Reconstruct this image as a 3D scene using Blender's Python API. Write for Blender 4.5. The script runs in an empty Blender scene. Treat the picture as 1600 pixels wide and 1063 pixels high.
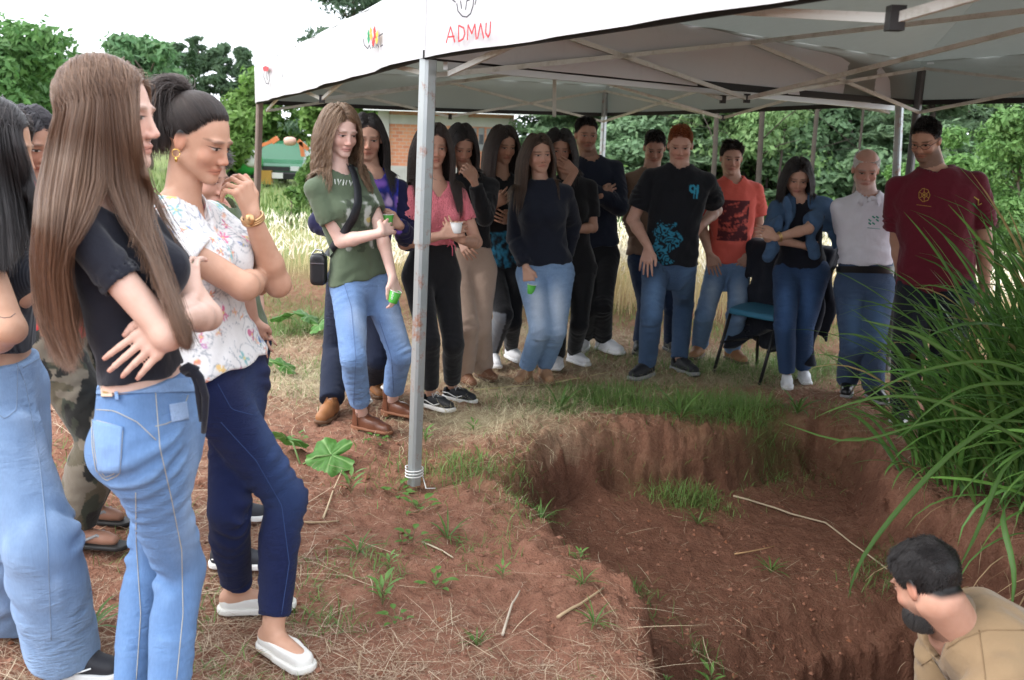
import bpy, math, random
import numpy as np
from mathutils import Matrix, Vector
rng = np.random.default_rng(7)
random.seed(7)
SC = bpy.context.scene
COL = SC.collection
R = math.radians
# ---------------------------------------------------------------- camera
F_PX, CX, CY, CAM_H, ROLL, HOR = 1500.0, 800.0, 531.5, 1.60, 0.035, 212.0
PITCH = math.atan((CY - HOR) / F_PX)
_r = np.array([1, 0, 0.]); _u = np.array([0, math.sin(PITCH), math.cos(PITCH)]); _w = np.array([0, math.cos(PITCH), -math.sin(PITCH)])
_R = _r * math.cos(ROLL) + _u * math.sin(ROLL); _U = -_r * math.sin(ROLL) + _u * math.cos(ROLL)
CAMP = np.array([0, 0, CAM_H])
cam = bpy.data.cameras.new('camera'); cam_o = bpy.data.objects.new('camera', cam); COL.objects.link(cam_o)
cam_o.matrix_world = Matrix(((_R[0], _U[0], -_w[0], 0), (_R[1], _U[1], -_w[1], 0), (_R[2], _U[2], -_w[2], CAM_H), (0, 0, 0, 1)))
cam.sensor_width = 36; cam.lens = F_PX / 1600 * 36; cam.clip_start = 0.05; cam.clip_end = 900
cam.dof.use_dof = True; cam.dof.focus_distance = 4.0; cam.dof.aperture_fstop = 5.0
SC.camera = cam_o
# ---------------------------------------------------------------- sky, sun, exposure
world = bpy.data.worlds.new('World'); SC.world = world; world.use_nodes = True
wn = world.node_tree; wn.nodes.clear()
SUN_EL, SUN_AZ = 46, 252
sky = wn.nodes.new('ShaderNodeTexSky'); sky.sky_type = 'NISHITA'; sky.sun_disc = False
sky.sun_elevation = R(SUN_EL); sky.sun_rotation = R(SUN_AZ); sky.air_density = 1.0; sky.dust_density = 4.0; sky.ozone_density = 1.0
wmix = wn.nodes.new('ShaderNodeMix'); wmix.data_type = 'RGBA'; wmix.inputs[0].default_value = 0.82
wmix.inputs[7].default_value = (12.5, 13.2, 14.2, 1)          # overcast cloud sheet in front of the blue
wbg = wn.nodes.new('ShaderNodeBackground'); wbg.inputs[1].default_value = 0.13
wout = wn.nodes.new('ShaderNodeOutputWorld')
wn.links.new(sky.outputs[0], wmix.inputs[6]); wn.links.new(wmix.outputs[2], wbg.inputs[0]); wn.links.new(wbg.outputs[0], wout.inputs[0])
sun = bpy.data.lights.new('sun', 'SUN'); sun.energy = 1.1; sun.angle = R(24); sun.color = (1.0, 0.96, 0.9)
sun_o = bpy.data.objects.new('sun', sun); COL.objects.link(sun_o)
_az = R(SUN_AZ); _sd = Vector((math.sin(_az) * math.cos(R(SUN_EL)), math.cos(_az) * math.cos(R(SUN_EL)), math.sin(R(SUN_EL))))
sun_o.rotation_euler = _sd.to_track_quat('Z', 'Y').to_euler()
SC.view_settings.view_transform = 'Standard'; SC.view_settings.look = 'None'; SC.view_settings.gamma = 1; SC.view_settings.use_curve_mapping = False
SC.view_settings.exposure = 1.0
SC.cycles.max_bounces = 6; SC.cycles.diffuse_bounces = 3; SC.cycles.transparent_max_bounces = 8
SC.cycles.use_denoising = True

# ---------------------------------------------------------------- helpers
def nrm(v):
    v = np.asarray(v, float); return v / (np.linalg.norm(v) + 1e-12)
def ray(px, py):
    return (px - CX) / F_PX * _R - (py - CY) / F_PX * _U + _w
def at(px, py, Y):                     # the point of the scene at depth Y (metres ahead of the photographer)
    d = ray(px, py); return CAMP + d * (Y / d[1])
def ground_at(px, py, z=0.0):
    d = ray(px, py); return CAMP + d * ((z - CAM_H) / d[2])
def proj(P):
    P = np.asarray(P, float) - CAMP; z = P @ _w
    return np.stack([CX + F_PX * (P @ _R) / z, CY - F_PX * (P @ _U) / z], -1)

def mesh_np(V, faces, smooth=True, attrs=None, mats=None, name='m', matidx=None):
    """V (n,3); faces a list of (k,3)/(k,4) index arrays."""
    me = bpy.data.meshes.new(name)
    if not isinstance(faces, (list, tuple)): faces = [faces]
    faces = [np.asarray(f, np.int32) for f in faces if len(f)]
    nl = sum(f.size for f in faces); nf = sum(len(f) for f in faces)
    me.vertices.add(len(V)); me.vertices.foreach_set('co', np.ascontiguousarray(V, np.float32).ravel())
    me.loops.add(nl); me.polygons.add(nf)
    me.loops.foreach_set('vertex_index', np.concatenate([f.ravel() for f in faces]) if faces else np.zeros(0, np.int32))
    sizes = np.concatenate([np.full(len(f), f.shape[1], np.int32) for f in faces])
    starts = np.concatenate([[0], np.cumsum(sizes)[:-1]]).astype(np.int32)
    me.polygons.foreach_set('loop_start', starts)
    try: me.polygons.foreach_set('loop_total', sizes)
    except Exception: pass
    me.polygons.foreach_set('use_smooth', np.full(nf, smooth))
    if matidx is not None: me.polygons.foreach_set('material_index', np.asarray(matidx, np.int32))
    for k, a in (attrs or {}).items():
        a = np.asarray(a, np.float32)
        if a.ndim == 1:
            at_ = me.attributes.new(k, 'FLOAT', 'POINT'); at_.data.foreach_set('value', a)
        elif k == 'col':
            at_ = me.attributes.new(k, 'FLOAT_COLOR', 'POINT')
            if a.shape[1] == 3: a = np.concatenate([a, np.ones((len(a), 1), np.float32)], 1)
            at_.data.foreach_set('color', np.ascontiguousarray(a).ravel())
        else:
            at_ = me.attributes.new(k, 'FLOAT_VECTOR', 'POINT'); at_.data.foreach_set('vector', np.ascontiguousarray(a).ravel())
    me.update(calc_edges=True); me.validate()
    for m in (mats or []): me.materials.append(m)
    return me
def link(name, me, parent=None, loc=None):
    o = bpy.data.objects.new(name, me); COL.objects.link(o)
    if parent is not None: o.parent = parent
    if loc is not None: o.location = loc
    return o
def thing(name, label, cat, loc=(0, 0, 0), group=None, kind=None):
    o = bpy.data.objects.new(name, None); o.empty_display_size = .1; COL.objects.link(o); o.location = tuple(loc)
    o['label'] = label; o['category'] = cat
    if group: o['group'] = group
    if kind: o['kind'] = kind
    return o
def tag(o, label=None, cat=None, group=None, kind=None):
    if label: o['label'] = label
    if cat: o['category'] = cat
    if group: o['group'] = group
    if kind: o['kind'] = kind
    return o
def child(name, V, faces, mat, parent, **kw):
    """mesh part given in world coordinates, parented to an unrotated empty"""
    V = np.asarray(V, float)
    off = np.array(parent.location) if parent is not None and parent.parent is None else (np.array(parent.parent.location) if parent is not None else np.zeros(3))
    o = link(name, mesh_np(V - off, faces, mats=[mat] if not isinstance(mat, list) else mat, name=name, **kw), parent)
    return o

class MB:                               # collects simple solids, in world coordinates
    def __init__(s): s.V = []; s.F4 = []; s.F3 = []; s.n = 0
    def add(s, V, F4=None, F3=None):
        s.V.append(np.asarray(V, float))
        if F4 is not None and len(F4): s.F4.append(np.asarray(F4) + s.n)
        if F3 is not None and len(F3): s.F3.append(np.asarray(F3) + s.n)
        s.n += len(V)
    def box(s, c, size, ax=None):
        c = np.asarray(c, float); hx, hy, hz = np.asarray(size) / 2.
        if ax is None: ax = np.eye(3)
        P = np.array([[i, j, k] for i in (-1, 1) for j in (-1, 1) for k in (-1, 1)], float) * [hx, hy, hz]
        s.add(c + P @ np.asarray(ax), [[0, 1, 3, 2], [4, 6, 7, 5], [0, 4, 5, 1], [2, 3, 7, 6], [0, 2, 6, 4], [1, 5, 7, 3]])
    def bar(s, a, b, w, h=None, up=(0, 0, 1)):
        a = np.asarray(a, float); b = np.asarray(b, float); h = h or w; d = nrm(b - a)
        x = np.cross(d, up); x = nrm(x) if np.linalg.norm(x) > 1e-3 else np.array([1., 0, 0]); z = np.cross(x, d)
        s.box((a + b) / 2, (w, np.linalg.norm(b - a), h), np.array([x, d, z]))
    def tube(s, pts, r, n=8, cap=True):
        pts = np.asarray(pts, float); m = len(pts); r = np.broadcast_to(r, (m,))
        T = np.gradient(pts, axis=0); T /= np.linalg.norm(T, axis=1)[:, None] + 1e-12
        ref = np.array([0, 0, 1.]) if abs(T[0][2]) < .9 else np.array([1., 0, 0])
        V = []
        x = nrm(np.cross(T[0], ref))
        for i in range(m):
            x = nrm(x - T[i] * (x @ T[i])); y = np.cross(T[i], x)
            a = np.arange(n) * 2 * np.pi / n
            V.append(pts[i] + r[i] * (np.cos(a)[:, None] * x + np.sin(a)[:, None] * y))
        V = np.concatenate(V); F = []
        for i in range(m - 1):
            for j in range(n):
                k = (j + 1) % n; F.append([i * n + j, i * n + k, (i + 1) * n + k, (i + 1) * n + j])
        F3 = []
        if cap:
            V = np.concatenate([V, pts[:1], pts[-1:]])
            for j in range(n):
                k = (j + 1) % n; F3.append([m * n, k, j]); F3.append([m * n + 1, (m - 1) * n + j, (m - 1) * n + k])
        s.add(V, F, F3)
    def lathe(s, c, prof, n=20, ax=(0, 0, 1)):   # prof: (radius, height along ax)
        ax = nrm(ax); x = nrm(np.cross(ax, [0.3, 1, 0.2])); y = np.cross(ax, x)
        a = np.arange(n) * 2 * np.pi / n; V = []
        for r_, h_ in prof: V.append(np.asarray(c) + ax * h_ + r_ * (np.cos(a)[:, None] * x + np.sin(a)[:, None] * y))
        F = []
        for i in range(len(prof) - 1):
            for j in range(n):
                k = (j + 1) % n; F.append([i * n + j, i * n + k, (i + 1) * n + k, (i + 1) * n + j])
        s.add(np.concatenate(V), F)
    def build(s, name, mat, parent=None, smooth=False, **kw):
        V = np.concatenate(s.V); F = []
        if s.F4: F.append(np.concatenate(s.F4))
        if s.F3: F.append(np.concatenate(s.F3))
        if parent is None: return link(name, mesh_np(V, F, smooth, mats=[mat], name=name, **kw))
        return child(name, V, F, mat, parent, smooth=smooth, **kw)

def vnoise(P, seed=0, octaves=2, freq=1.0):
    """cheap smooth vector noise: sum of warped sines, about -1..1"""
    rg = np.random.default_rng(seed); P = np.asarray(P, np.float32); out = np.zeros(len(P), np.float32); amp = 1.; tot = 0
    for o in range(octaves):
        for k in range(3):
            d = rg.normal(size=3); d /= np.linalg.norm(d); d2 = rg.normal(size=3); d2 /= np.linalg.norm(d2)
            f = freq * (2 ** o) * rg.uniform(.8, 1.3) * 6.283
            out += amp * np.sin(P @ (d * f).astype(np.float32) + rg.uniform(0, 6.28) + 1.6 * np.sin(P @ (d2 * f * .7).astype(np.float32) + rg.uniform(0, 6.28)))
        tot += amp * 1.7; amp *= .55
    return out / tot
def lat_noise(x, y, seed=0, freq=1.0, octaves=4):
    """2-D value noise with octaves for the terrain, about -1..1"""
    rg = np.random.default_rng(seed); out = np.zeros_like(x); amp = 1; tot = 0
    for o in range(octaves):
        T = rg.uniform(-1, 1, (256, 256)); f = freq * 2 ** o
        a = rg.uniform(0, 6.28); ca, sa = math.cos(a), math.sin(a)
        u = (x * ca - y * sa) * f + 17.3 * (o + 1); v = (x * sa + y * ca) * f + 9.1 * (o + 1)
        iu = np.floor(u).astype(int); iv = np.floor(v).astype(int); fu = u - iu; fv = v - iv
        fu = fu * fu * (3 - 2 * fu); fv = fv * fv * (3 - 2 * fv)
        g = lambda i, j: T[i % 256, j % 256]
        out += amp * ((g(iu, iv) * (1 - fu) + g(iu + 1, iv) * fu) * (1 - fv) + (g(iu, iv + 1) * (1 - fu) + g(iu + 1, iv + 1) * fu) * fv)
        tot += amp; amp *= .5
    return out / tot * 1.5

# ---- material builder
class NT:
    def __init__(s, name):
        s.m = bpy.data.materials.new(name); s.m.use_nodes = True; s.t = s.m.node_tree; s.t.nodes.clear()
        s.out = s.n('ShaderNodeOutputMaterial'); s.b = s.n('ShaderNodeBsdfPrincipled'); s.l(s.b.outputs[0], s.out.inputs[0])
    def n(s, t, **kw):
        x = s.t.nodes.new(t)
        for k, v in kw.items(): setattr(x, k, v)
        return x
    def l(s, a, b): s.t.links.new(a, b)
    def inp(s, sock, v):
        if hasattr(v, 'is_linked') or hasattr(v, 'links'): s.l(v, sock)
        elif isinstance(v, (tuple, list)) and len(v) == 3 and sock.type == 'RGBA': sock.default_value = (*v, 1)
        else: sock.default_value = v
    def math(s, op, a, b=None, c=None, clamp=False):
        x = s.n('ShaderNodeMath', operation=op, use_clamp=clamp)
        s.inp(x.inputs[0], a)
        if b is not None: s.inp(x.inputs[1], b)
        if c is not None: s.inp(x.inputs[2], c)
        return x.outputs[0]
    def mix(s, f, a, b, mode='MIX'):
        x = s.n('ShaderNodeMix', data_type='RGBA', blend_type=mode); s.inp(x.inputs[0], f); s.inp(x.inputs[6], a); s.inp(x.inputs[7], b); return x.outputs[2]
    def noise(s, scale, vec=None, detail=4, rough=.55, dim='3D'):
        x = s.n('ShaderNodeTexNoise'); x.inputs['Scale'].default_value = scale; x.inputs['Detail'].default_value = detail; x.inputs['Roughness'].default_value = rough
        if vec is not None: s.l(vec, x.inputs['Vector'])
        return x.outputs[0]
    def vor(s, scale, vec=None, feature='F1', out=0):
        x = s.n('ShaderNodeTexVoronoi', feature=feature); x.inputs['Scale'].default_value = scale
        if vec is not None: s.l(vec, x.inputs['Vector'])
        return x.outputs[out]
    def ramp(s, f, stops):
        x = s.n('ShaderNodeValToRGB'); s.inp(x.inputs[0], f); e = x.color_ramp.elements
        while len(e) < len(stops): e.new(.5)
        for i, (p, c) in enumerate(stops):
            e[i].position = p; e[i].color = (*c, 1) if not isinstance(c, (int, float)) else (c, c, c, 1)
        return x.outputs[0]
    def attr(s, name):
        x = s.n('ShaderNodeAttribute', attribute_name=name); return x
    def obj(s): return s.n('ShaderNodeTexCoord').outputs['Object']
    def pos(s): return s.n('ShaderNodeNewGeometry').outputs['Position']
    def bump(s, h, strength=.3, dist=.01):
        x = s.n('ShaderNodeBump'); x.inputs['Strength'].default_value = strength; x.inputs['Distance'].default_value = dist; s.l(h, x.inputs['Height']); s.l(x.outputs[0], s.b.inputs['Normal'])
    def set(s, **kw):
        for k, v in kw.items(): s.inp(s.b.inputs[k.replace('_', ' ')], v)
        return s.m
def simple(name, col, rough=.6, spec=.4, metal=0, noise=.0, nscale=20, bump=0, bscale=200):
    n = NT(name)
    c = col
    if noise:
        f = n.noise(nscale, n.obj()); c = n.mix(f, tuple(x * (1 - noise) for x in col), tuple(min(1, x * (1 + noise)) for x in col))
    if bump: n.bump(n.noise(bscale, n.obj()), bump, .003)
    return n.set(Base_Color=c, Roughness=rough, Specular_IOR_Level=spec, Metallic=metal)

# ---------------------------------------------------------------- signed-distance modelling
def surface_nets(fn, lo, hi, h, lip=1.25):
    B = 8; lo = np.asarray(lo, float); hi = np.asarray(hi, float)
    nb = np.ceil((hi - lo) / (h * B)).astype(int) + 1; n = nb * B
    bc = [lo[i] + (np.arange(nb[i]) * B + (B - 1) / 2) * h for i in range(3)]
    G = np.stack(np.meshgrid(*bc, indexing='ij'), -1).reshape(-1, 3).astype(np.float32)
    dc = fn(G); act = np.abs(dc) < B * h * .87 * lip + h
    vals = np.repeat(np.repeat(np.repeat(dc.reshape(nb), B, 0), B, 1), B, 2).astype(np.float32)
    o = np.stack(np.meshgrid(*[np.arange(B)] * 3, indexing='ij'), -1).reshape(-1, 3)
    ai = np.nonzero(act)[0]
    bi = np.stack(np.unravel_index(ai, nb), -1)
    vv = vals.reshape(nb[0], B, nb[1], B, nb[2], B)
    CH = 1500
    for s in range(0, len(ai), CH):
        b = bi[s:s + CH]
        P = (lo + (b[:, None, :] * B + o[None]) * h).reshape(-1, 3).astype(np.float32)
        d = fn(P).reshape(len(b), B, B, B)
        vv[b[:, 0], :, b[:, 1], :, b[:, 2], :] = d
    ins = vals < 0
    c = [ins[i:n[0] - 1 + i, j:n[1] - 1 + j, k:n[2] - 1 + k] for i in (0, 1) for j in (0, 1) for k in (0, 1)]
    a_ = c[0].copy(); o_ = c[0].copy()
    for x in c[1:]: a_ &= x; o_ |= x
    mixed = o_ & ~a_
    I, J, K = np.nonzero(mixed)
    if len(I) == 0: return np.zeros((0, 3)), np.zeros((0, 4), int)
    cv = np.stack([vals[I + i, J + j, K + k] for i in (0, 1) for j in (0, 1) for k in (0, 1)], 1)
    off = np.array([(i, j, k) for i in (0, 1) for j in (0, 1) for k in (0, 1)], float)
    acc = np.zeros((len(I), 3)); cnt = np.zeros(len(I))
    for a in range(8):
        for b in range(a + 1, 8):
            if np.abs(off[a] - off[b]).sum() != 1: continue
            va, vb = cv[:, a], cv[:, b]; m = (va < 0) != (vb < 0)
            t = np.where(m, va / np.where(m, va - vb, 1), 0)
            acc += m[:, None] * (off[a] + t[:, None] * (off[b] - off[a])); cnt += m
    V = lo + (np.stack([I, J, K], 1) + acc / cnt[:, None]) * h
    dims = np.array(mixed.shape); flat = (I * dims[1] + J) * dims[2] + K
    faces = []
    for ax in range(3):
        s0 = [slice(0, n[0] - 1), slice(0, n[1] - 1), slice(0, n[2] - 1)]; s1 = list(s0); s1[ax] = slice(1, n[ax])
        A, Bb = ins[tuple(s0)], ins[tuple(s1)]
        x = A != Bb; q = np.stack(np.nonzero(x), 1)
        u, v = (ax + 1) % 3, (ax + 2) % 3
        q = q[(q[:, u] > 0) & (q[:, v] > 0)]
        if len(q) == 0: continue
        def idx(du, dv):
            p = q.copy(); p[:, u] -= du; p[:, v] -= dv
            return np.searchsorted(flat, (p[:, 0] * dims[1] + p[:, 1]) * dims[2] + p[:, 2])
        f = np.stack([idx(1, 1), idx(0, 1), idx(0, 0), idx(1, 0)], 1)
        fl = A[tuple(q.T)]
        f[~fl] = f[~fl][:, ::-1]
        faces.append(f)
    Fc = np.concatenate(faces)
    Fc = np.clip(Fc, 0, len(V) - 1)
    return V, Fc
f32 = lambda v: np.asarray(v, np.float32)
def smin(a, b, k):
    h = np.clip(.5 + .5 * (b - a) / k, 0, 1); return b + (a - b) * h - k * h * (1 - h)
def smax(a, b, k): return -smin(-a, -b, k)
def cone(P, a, b, ra, rb):
    a, b = f32(a), f32(b); ab = b - a; L = float(ab @ ab) + 1e-9
    pa = P - a; t = np.clip(pa @ ab / L, 0, 1)
    d = pa - t[:, None] * ab
    return np.sqrt(np.einsum('ij,ij->i', d, d)) - (ra + (rb - ra) * t)
def conet(P, a, b, ra, rb):            # also returns the unclamped parameter
    a, b = f32(a), f32(b); ab = b - a; L = float(ab @ ab) + 1e-9
    pa = P - a; t0 = pa @ ab / L; t = np.clip(t0, 0, 1)
    d = pa - t[:, None] * ab
    return np.sqrt(np.einsum('ij,ij->i', d, d)) - (ra + (rb - ra) * t), t0
def ell(P, c, rad, M=None):            # M rows = axes
    q = P - f32(c)
    if M is not None: q = q @ f32(M).T
    r = f32(rad); k0 = np.sqrt(np.einsum('ij,ij->i', q / r, q / r)); k1 = np.sqrt(np.einsum('ij,ij->i', q / (r * r), q / (r * r)))
    return k0 * (k0 - 1) / (k1 + 1e-9)
# ---------------------------------------------------------------- ground height
def g_base(x, y):
    x = np.asarray(x, float); y = np.asarray(y, float)
    z = 0.025 - 0.03 * x
    far = np.clip(y - 9.0, 0, None)
    return z - 0.028 * far - 0.0 * far
def on_ground(px, py):                 # where the sight line of a pixel meets the ground
    z = 0.0
    for _ in range(8):
        p = ground_at(px, py, z); z = float(g_base(p[0], p[1]))
    return p

# ---------------------------------------------------------------- materials for people
def skin_material(name, tone, lips, hairc, brow, stubble=0.0, lids=0.45, scalp=True, rough=.5):
    n = NT(name); hp = n.attr('hp').outputs['Vector']; sp = n.n('ShaderNodeSeparateXYZ'); n.l(hp, sp.inputs[0])
    X = n.math('ABSOLUTE', sp.outputs[0]); Y = sp.outputs[1]; Z = sp.outputs[2]
    def el(cx, cz, rx, rz, soft=.35, x=X, ylo=.045, tilt=0.):
        a = n.math('DIVIDE', n.math('SUBTRACT', x, cx), rx)
        zz = n.math('SUBTRACT', Z, cz)
        if tilt: zz = n.math('SUBTRACT', zz, n.math('MULTIPLY', n.math('SUBTRACT', x, cx), tilt))
        b = n.math('DIVIDE', zz, rz)
        d = n.math('SQRT', n.math('ADD', n.math('MULTIPLY', a, a), n.math('MULTIPLY', b, b)))
        m = n.math('MULTIPLY', n.math('SUBTRACT', 1 + soft, d), 1 / soft, clamp=True)
        return n.math('MULTIPLY', m, n.math('GREATER_THAN', Y, ylo))
    P = n.pos()
    f1 = n.noise(30, P, 3); f2 = n.noise(400, P, 2)
    base = n.mix(f1, tuple(np.array(tone) * [.88, .80, .76]), tuple(np.minimum(1, np.array(tone) * [1.1, 1.12, 1.14])))
    pk = n.attr('pink').outputs['Fac']
    base = n.mix(n.math('MULTIPLY', pk, .5), base, tuple(np.array(tone) * [1.0, .58, .5]))
    base = n.mix(n.math('MULTIPLY', el(.036, -.036, .022, .022, 1.0), .28), base, tuple(np.array(tone) * [1.0, .62, .56]))
    if stubble: base = n.mix(n.math('MULTIPLY', n.math('MULTIPLY', n.math('MULTIPLY', n.math('SUBTRACT', -.036, Z), 40, clamp=True), n.math('GREATER_THAN', Y, .0)), n.math('MULTIPLY_ADD', f2, .5, stubble)), base, tuple(np.array(hairc) * .9 + .01))
    base = n.mix(n.math('MULTIPLY', el(0, -.066, .0225, .0092, .5, ylo=.06, tilt=-.2), .55), base, lips)
    base = n.mix(n.math('MULTIPLY', el(0, -.0665, .024, .0012, .6, ylo=.06, tilt=-.24), .75), base, tuple(np.array(lips) * .35))
    base = n.mix(n.math('MULTIPLY', el(.010, -.047, .004, .0025, .4, ylo=.06), .8), base, tuple(np.array(tone) * .2))  # nostrils: their shade is put into the skin colour
    zo = -.003
    base = n.mix(n.math('MULTIPLY', el(.031, zo + .006, .0185, .012, .7), .40), base, tuple(np.array(tone) * [.62, .5, .46]))
    ow = .0026 + .0028 * (1 - lids)                     # half height of the visible eye
    base = n.mix(n.math('MULTIPLY', el(.031, zo - .001, .0125, ow, .3), .75), base, (.40, .36, .33))
    base = n.mix(el(.031, zo - .0015, .0062, min(.0062, ow * 1.15), .2), base, (.03, .018, .012))
    base = n.mix(n.math('MULTIPLY', el(.031, zo + ow * .95, .0155, .0016, .5), .92), base, (.012, .009, .008))
    base = n.mix(n.math('MULTIPLY', el(.033, .0175, .0175, .0034, .8, tilt=-.03), .5), base, brow)
    if scalp: base = n.mix(n.attr('scalp').outputs['Fac'], base, tuple(np.array(hairc) * .8))
    n.bump(n.math('MULTIPLY_ADD', f2, .6, n.noise(120, P, 3)), .12, .002)
    n.b.inputs['Subsurface Weight'].default_value = .08; n.b.inputs['Subsurface Radius'].default_value = (.9, .35, .2); n.b.inputs['Subsurface Scale'].default_value = .01
    return n.set(Base_Color=base, Roughness=rough, Specular_IOR_Level=.35)
def cloth_material(name, kind='knit', rough=.85, var=.12):
    n = NT(name); c = n.attr('col').outputs['Color']; P = n.obj()
    f = n.noise(14, P, 5)
    c = n.mix(n.math('MULTIPLY', f, var * 2), c, (.5, .5, .5), 'MULTIPLY') if var else c
    if kind == 'denim':
        w = n.n('ShaderNodeTexWave', wave_type='BANDS', bands_direction='DIAGONAL'); w.inputs['Scale'].default_value = 240; w.inputs['Distortion'].default_value = 2.5; w.inputs['Detail'].default_value = 2
        n.l(P, w.inputs['Vector'])
        sc = n.n('ShaderNodeMapping'); sc.inputs['Scale'].default_value = (1, 1, .12); n.l(P, sc.inputs[0])
        st = n.noise(220, sc.outputs[0], 3)
        wr = n.math('MULTIPLY', n.attr('wr').outputs['Fac'], .55)
        fm = n.n('ShaderNodeMapping'); fm.inputs['Scale'].default_value = (1, 1, 3.4); fm.inputs['Rotation'].default_value = (.15, .1, 0); n.l(P, fm.inputs[0])
        fo = n.noise(9., fm.outputs[0], 4, .6); gt = n.math('MULTIPLY_ADD', n.noise(3.2, P, 2), 4.5, -1.9, clamp=True); fr = n.math('MULTIPLY', gt, n.math('SUBTRACT', 1, n.math('MULTIPLY', n.math('ABSOLUTE', n.math('SUBTRACT', fo, .5)), 5.0), clamp=True))
        c = n.mix(n.math('MULTIPLY', st, .55), c, (1.75, 1.7, 1.6), 'MULTIPLY')
        c = n.mix(n.math('MULTIPLY_ADD', wr, .35, n.math('MULTIPLY', fr, .36), clamp=True), c, (1.75, 1.6, 1.45), 'MULTIPLY')
        c = n.mix(n.math('MULTIPLY', n.noise(3.5, P, 4), .5), c, (.6, .62, .68), 'MULTIPLY')
        h = n.math('MULTIPLY_ADD', w.outputs[0], .06, n.math('MULTIPLY_ADD', n.noise(60, P, 4), .12, n.math('MULTIPLY', fr, .45)))
        n.bump(h, .8, .016)
    elif kind == 'rib':
        w = n.n('ShaderNodeTexWave', wave_type='BANDS', bands_direction='X'); w.inputs['Scale'].default_value = 55; w.inputs['Distortion'].default_value = .6; n.l(P, w.inputs['Vector'])
        n.bump(n.math('MULTIPLY_ADD', n.noise(30, P, 3), .5, w.outputs[0]), .6, .004)
    elif kind == 'crinkle':
        v = n.vor(90, P); n.bump(n.math('ADD', v, n.noise(60, P, 3)), .9, .006)
    else:
        n.bump(n.math('MULTIPLY_ADD', n.noise(500, P, 2), .05, n.math('MULTIPLY_ADD', n.noise(22, P, 4), .3, n.noise(6.5, P, 3))), .6, .022)
    n.b.inputs['Sheen Weight'].default_value = .15 if kind != 'denim' else .05
    return n.set(Base_Color=c, Roughness=rough, Specular_IOR_Level=.2)
M = {}
M['knit'] = cloth_material('knit_cloth'); M['denim'] = cloth_material('denim_cloth', 'denim', .8); M['rib'] = cloth_material('ribbed_cloth', 'rib'); M['crinkle'] = cloth_material('crinkled_cloth', 'crinkle')
def solid(c, rough=.6, **kw):
    k = ('solid', tuple(c), rough)
    if k not in M: M[k] = simple('coloured_%d' % len(M), c, rough, **kw)
    return M[k]
def hair_material(name, c1, c2, rough=.38):
    k = ('hair', tuple(c1), tuple(c2))
    if k in M: return M[k]
    n = NT(name); f = n.attr('tint').outputs['Fac']
    h = n.n('ShaderNodeBsdfHairPrincipled'); h.parametrization = 'COLOR'; n.l(n.mix(f, c1, c2), h.inputs['Color'])
    h.inputs['Roughness'].default_value = .38; h.inputs['Radial Roughness'].default_value = .5; h.inputs['Random Roughness'].default_value = .1; h.inputs['Coat'].default_value = 0
    n.set(Base_Color=n.mix(f, c1, c2), Roughness=.55, Specular_IOR_Level=.25); mx = n.n('ShaderNodeMixShader'); mx.inputs[0].default_value = .42; n.l(n.b.outputs[0], mx.inputs[1]); n.l(h.outputs[0], mx.inputs[2]); n.l(mx.outputs[0], n.out.inputs[0]); M[k] = n.m
    return n.m

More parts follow.
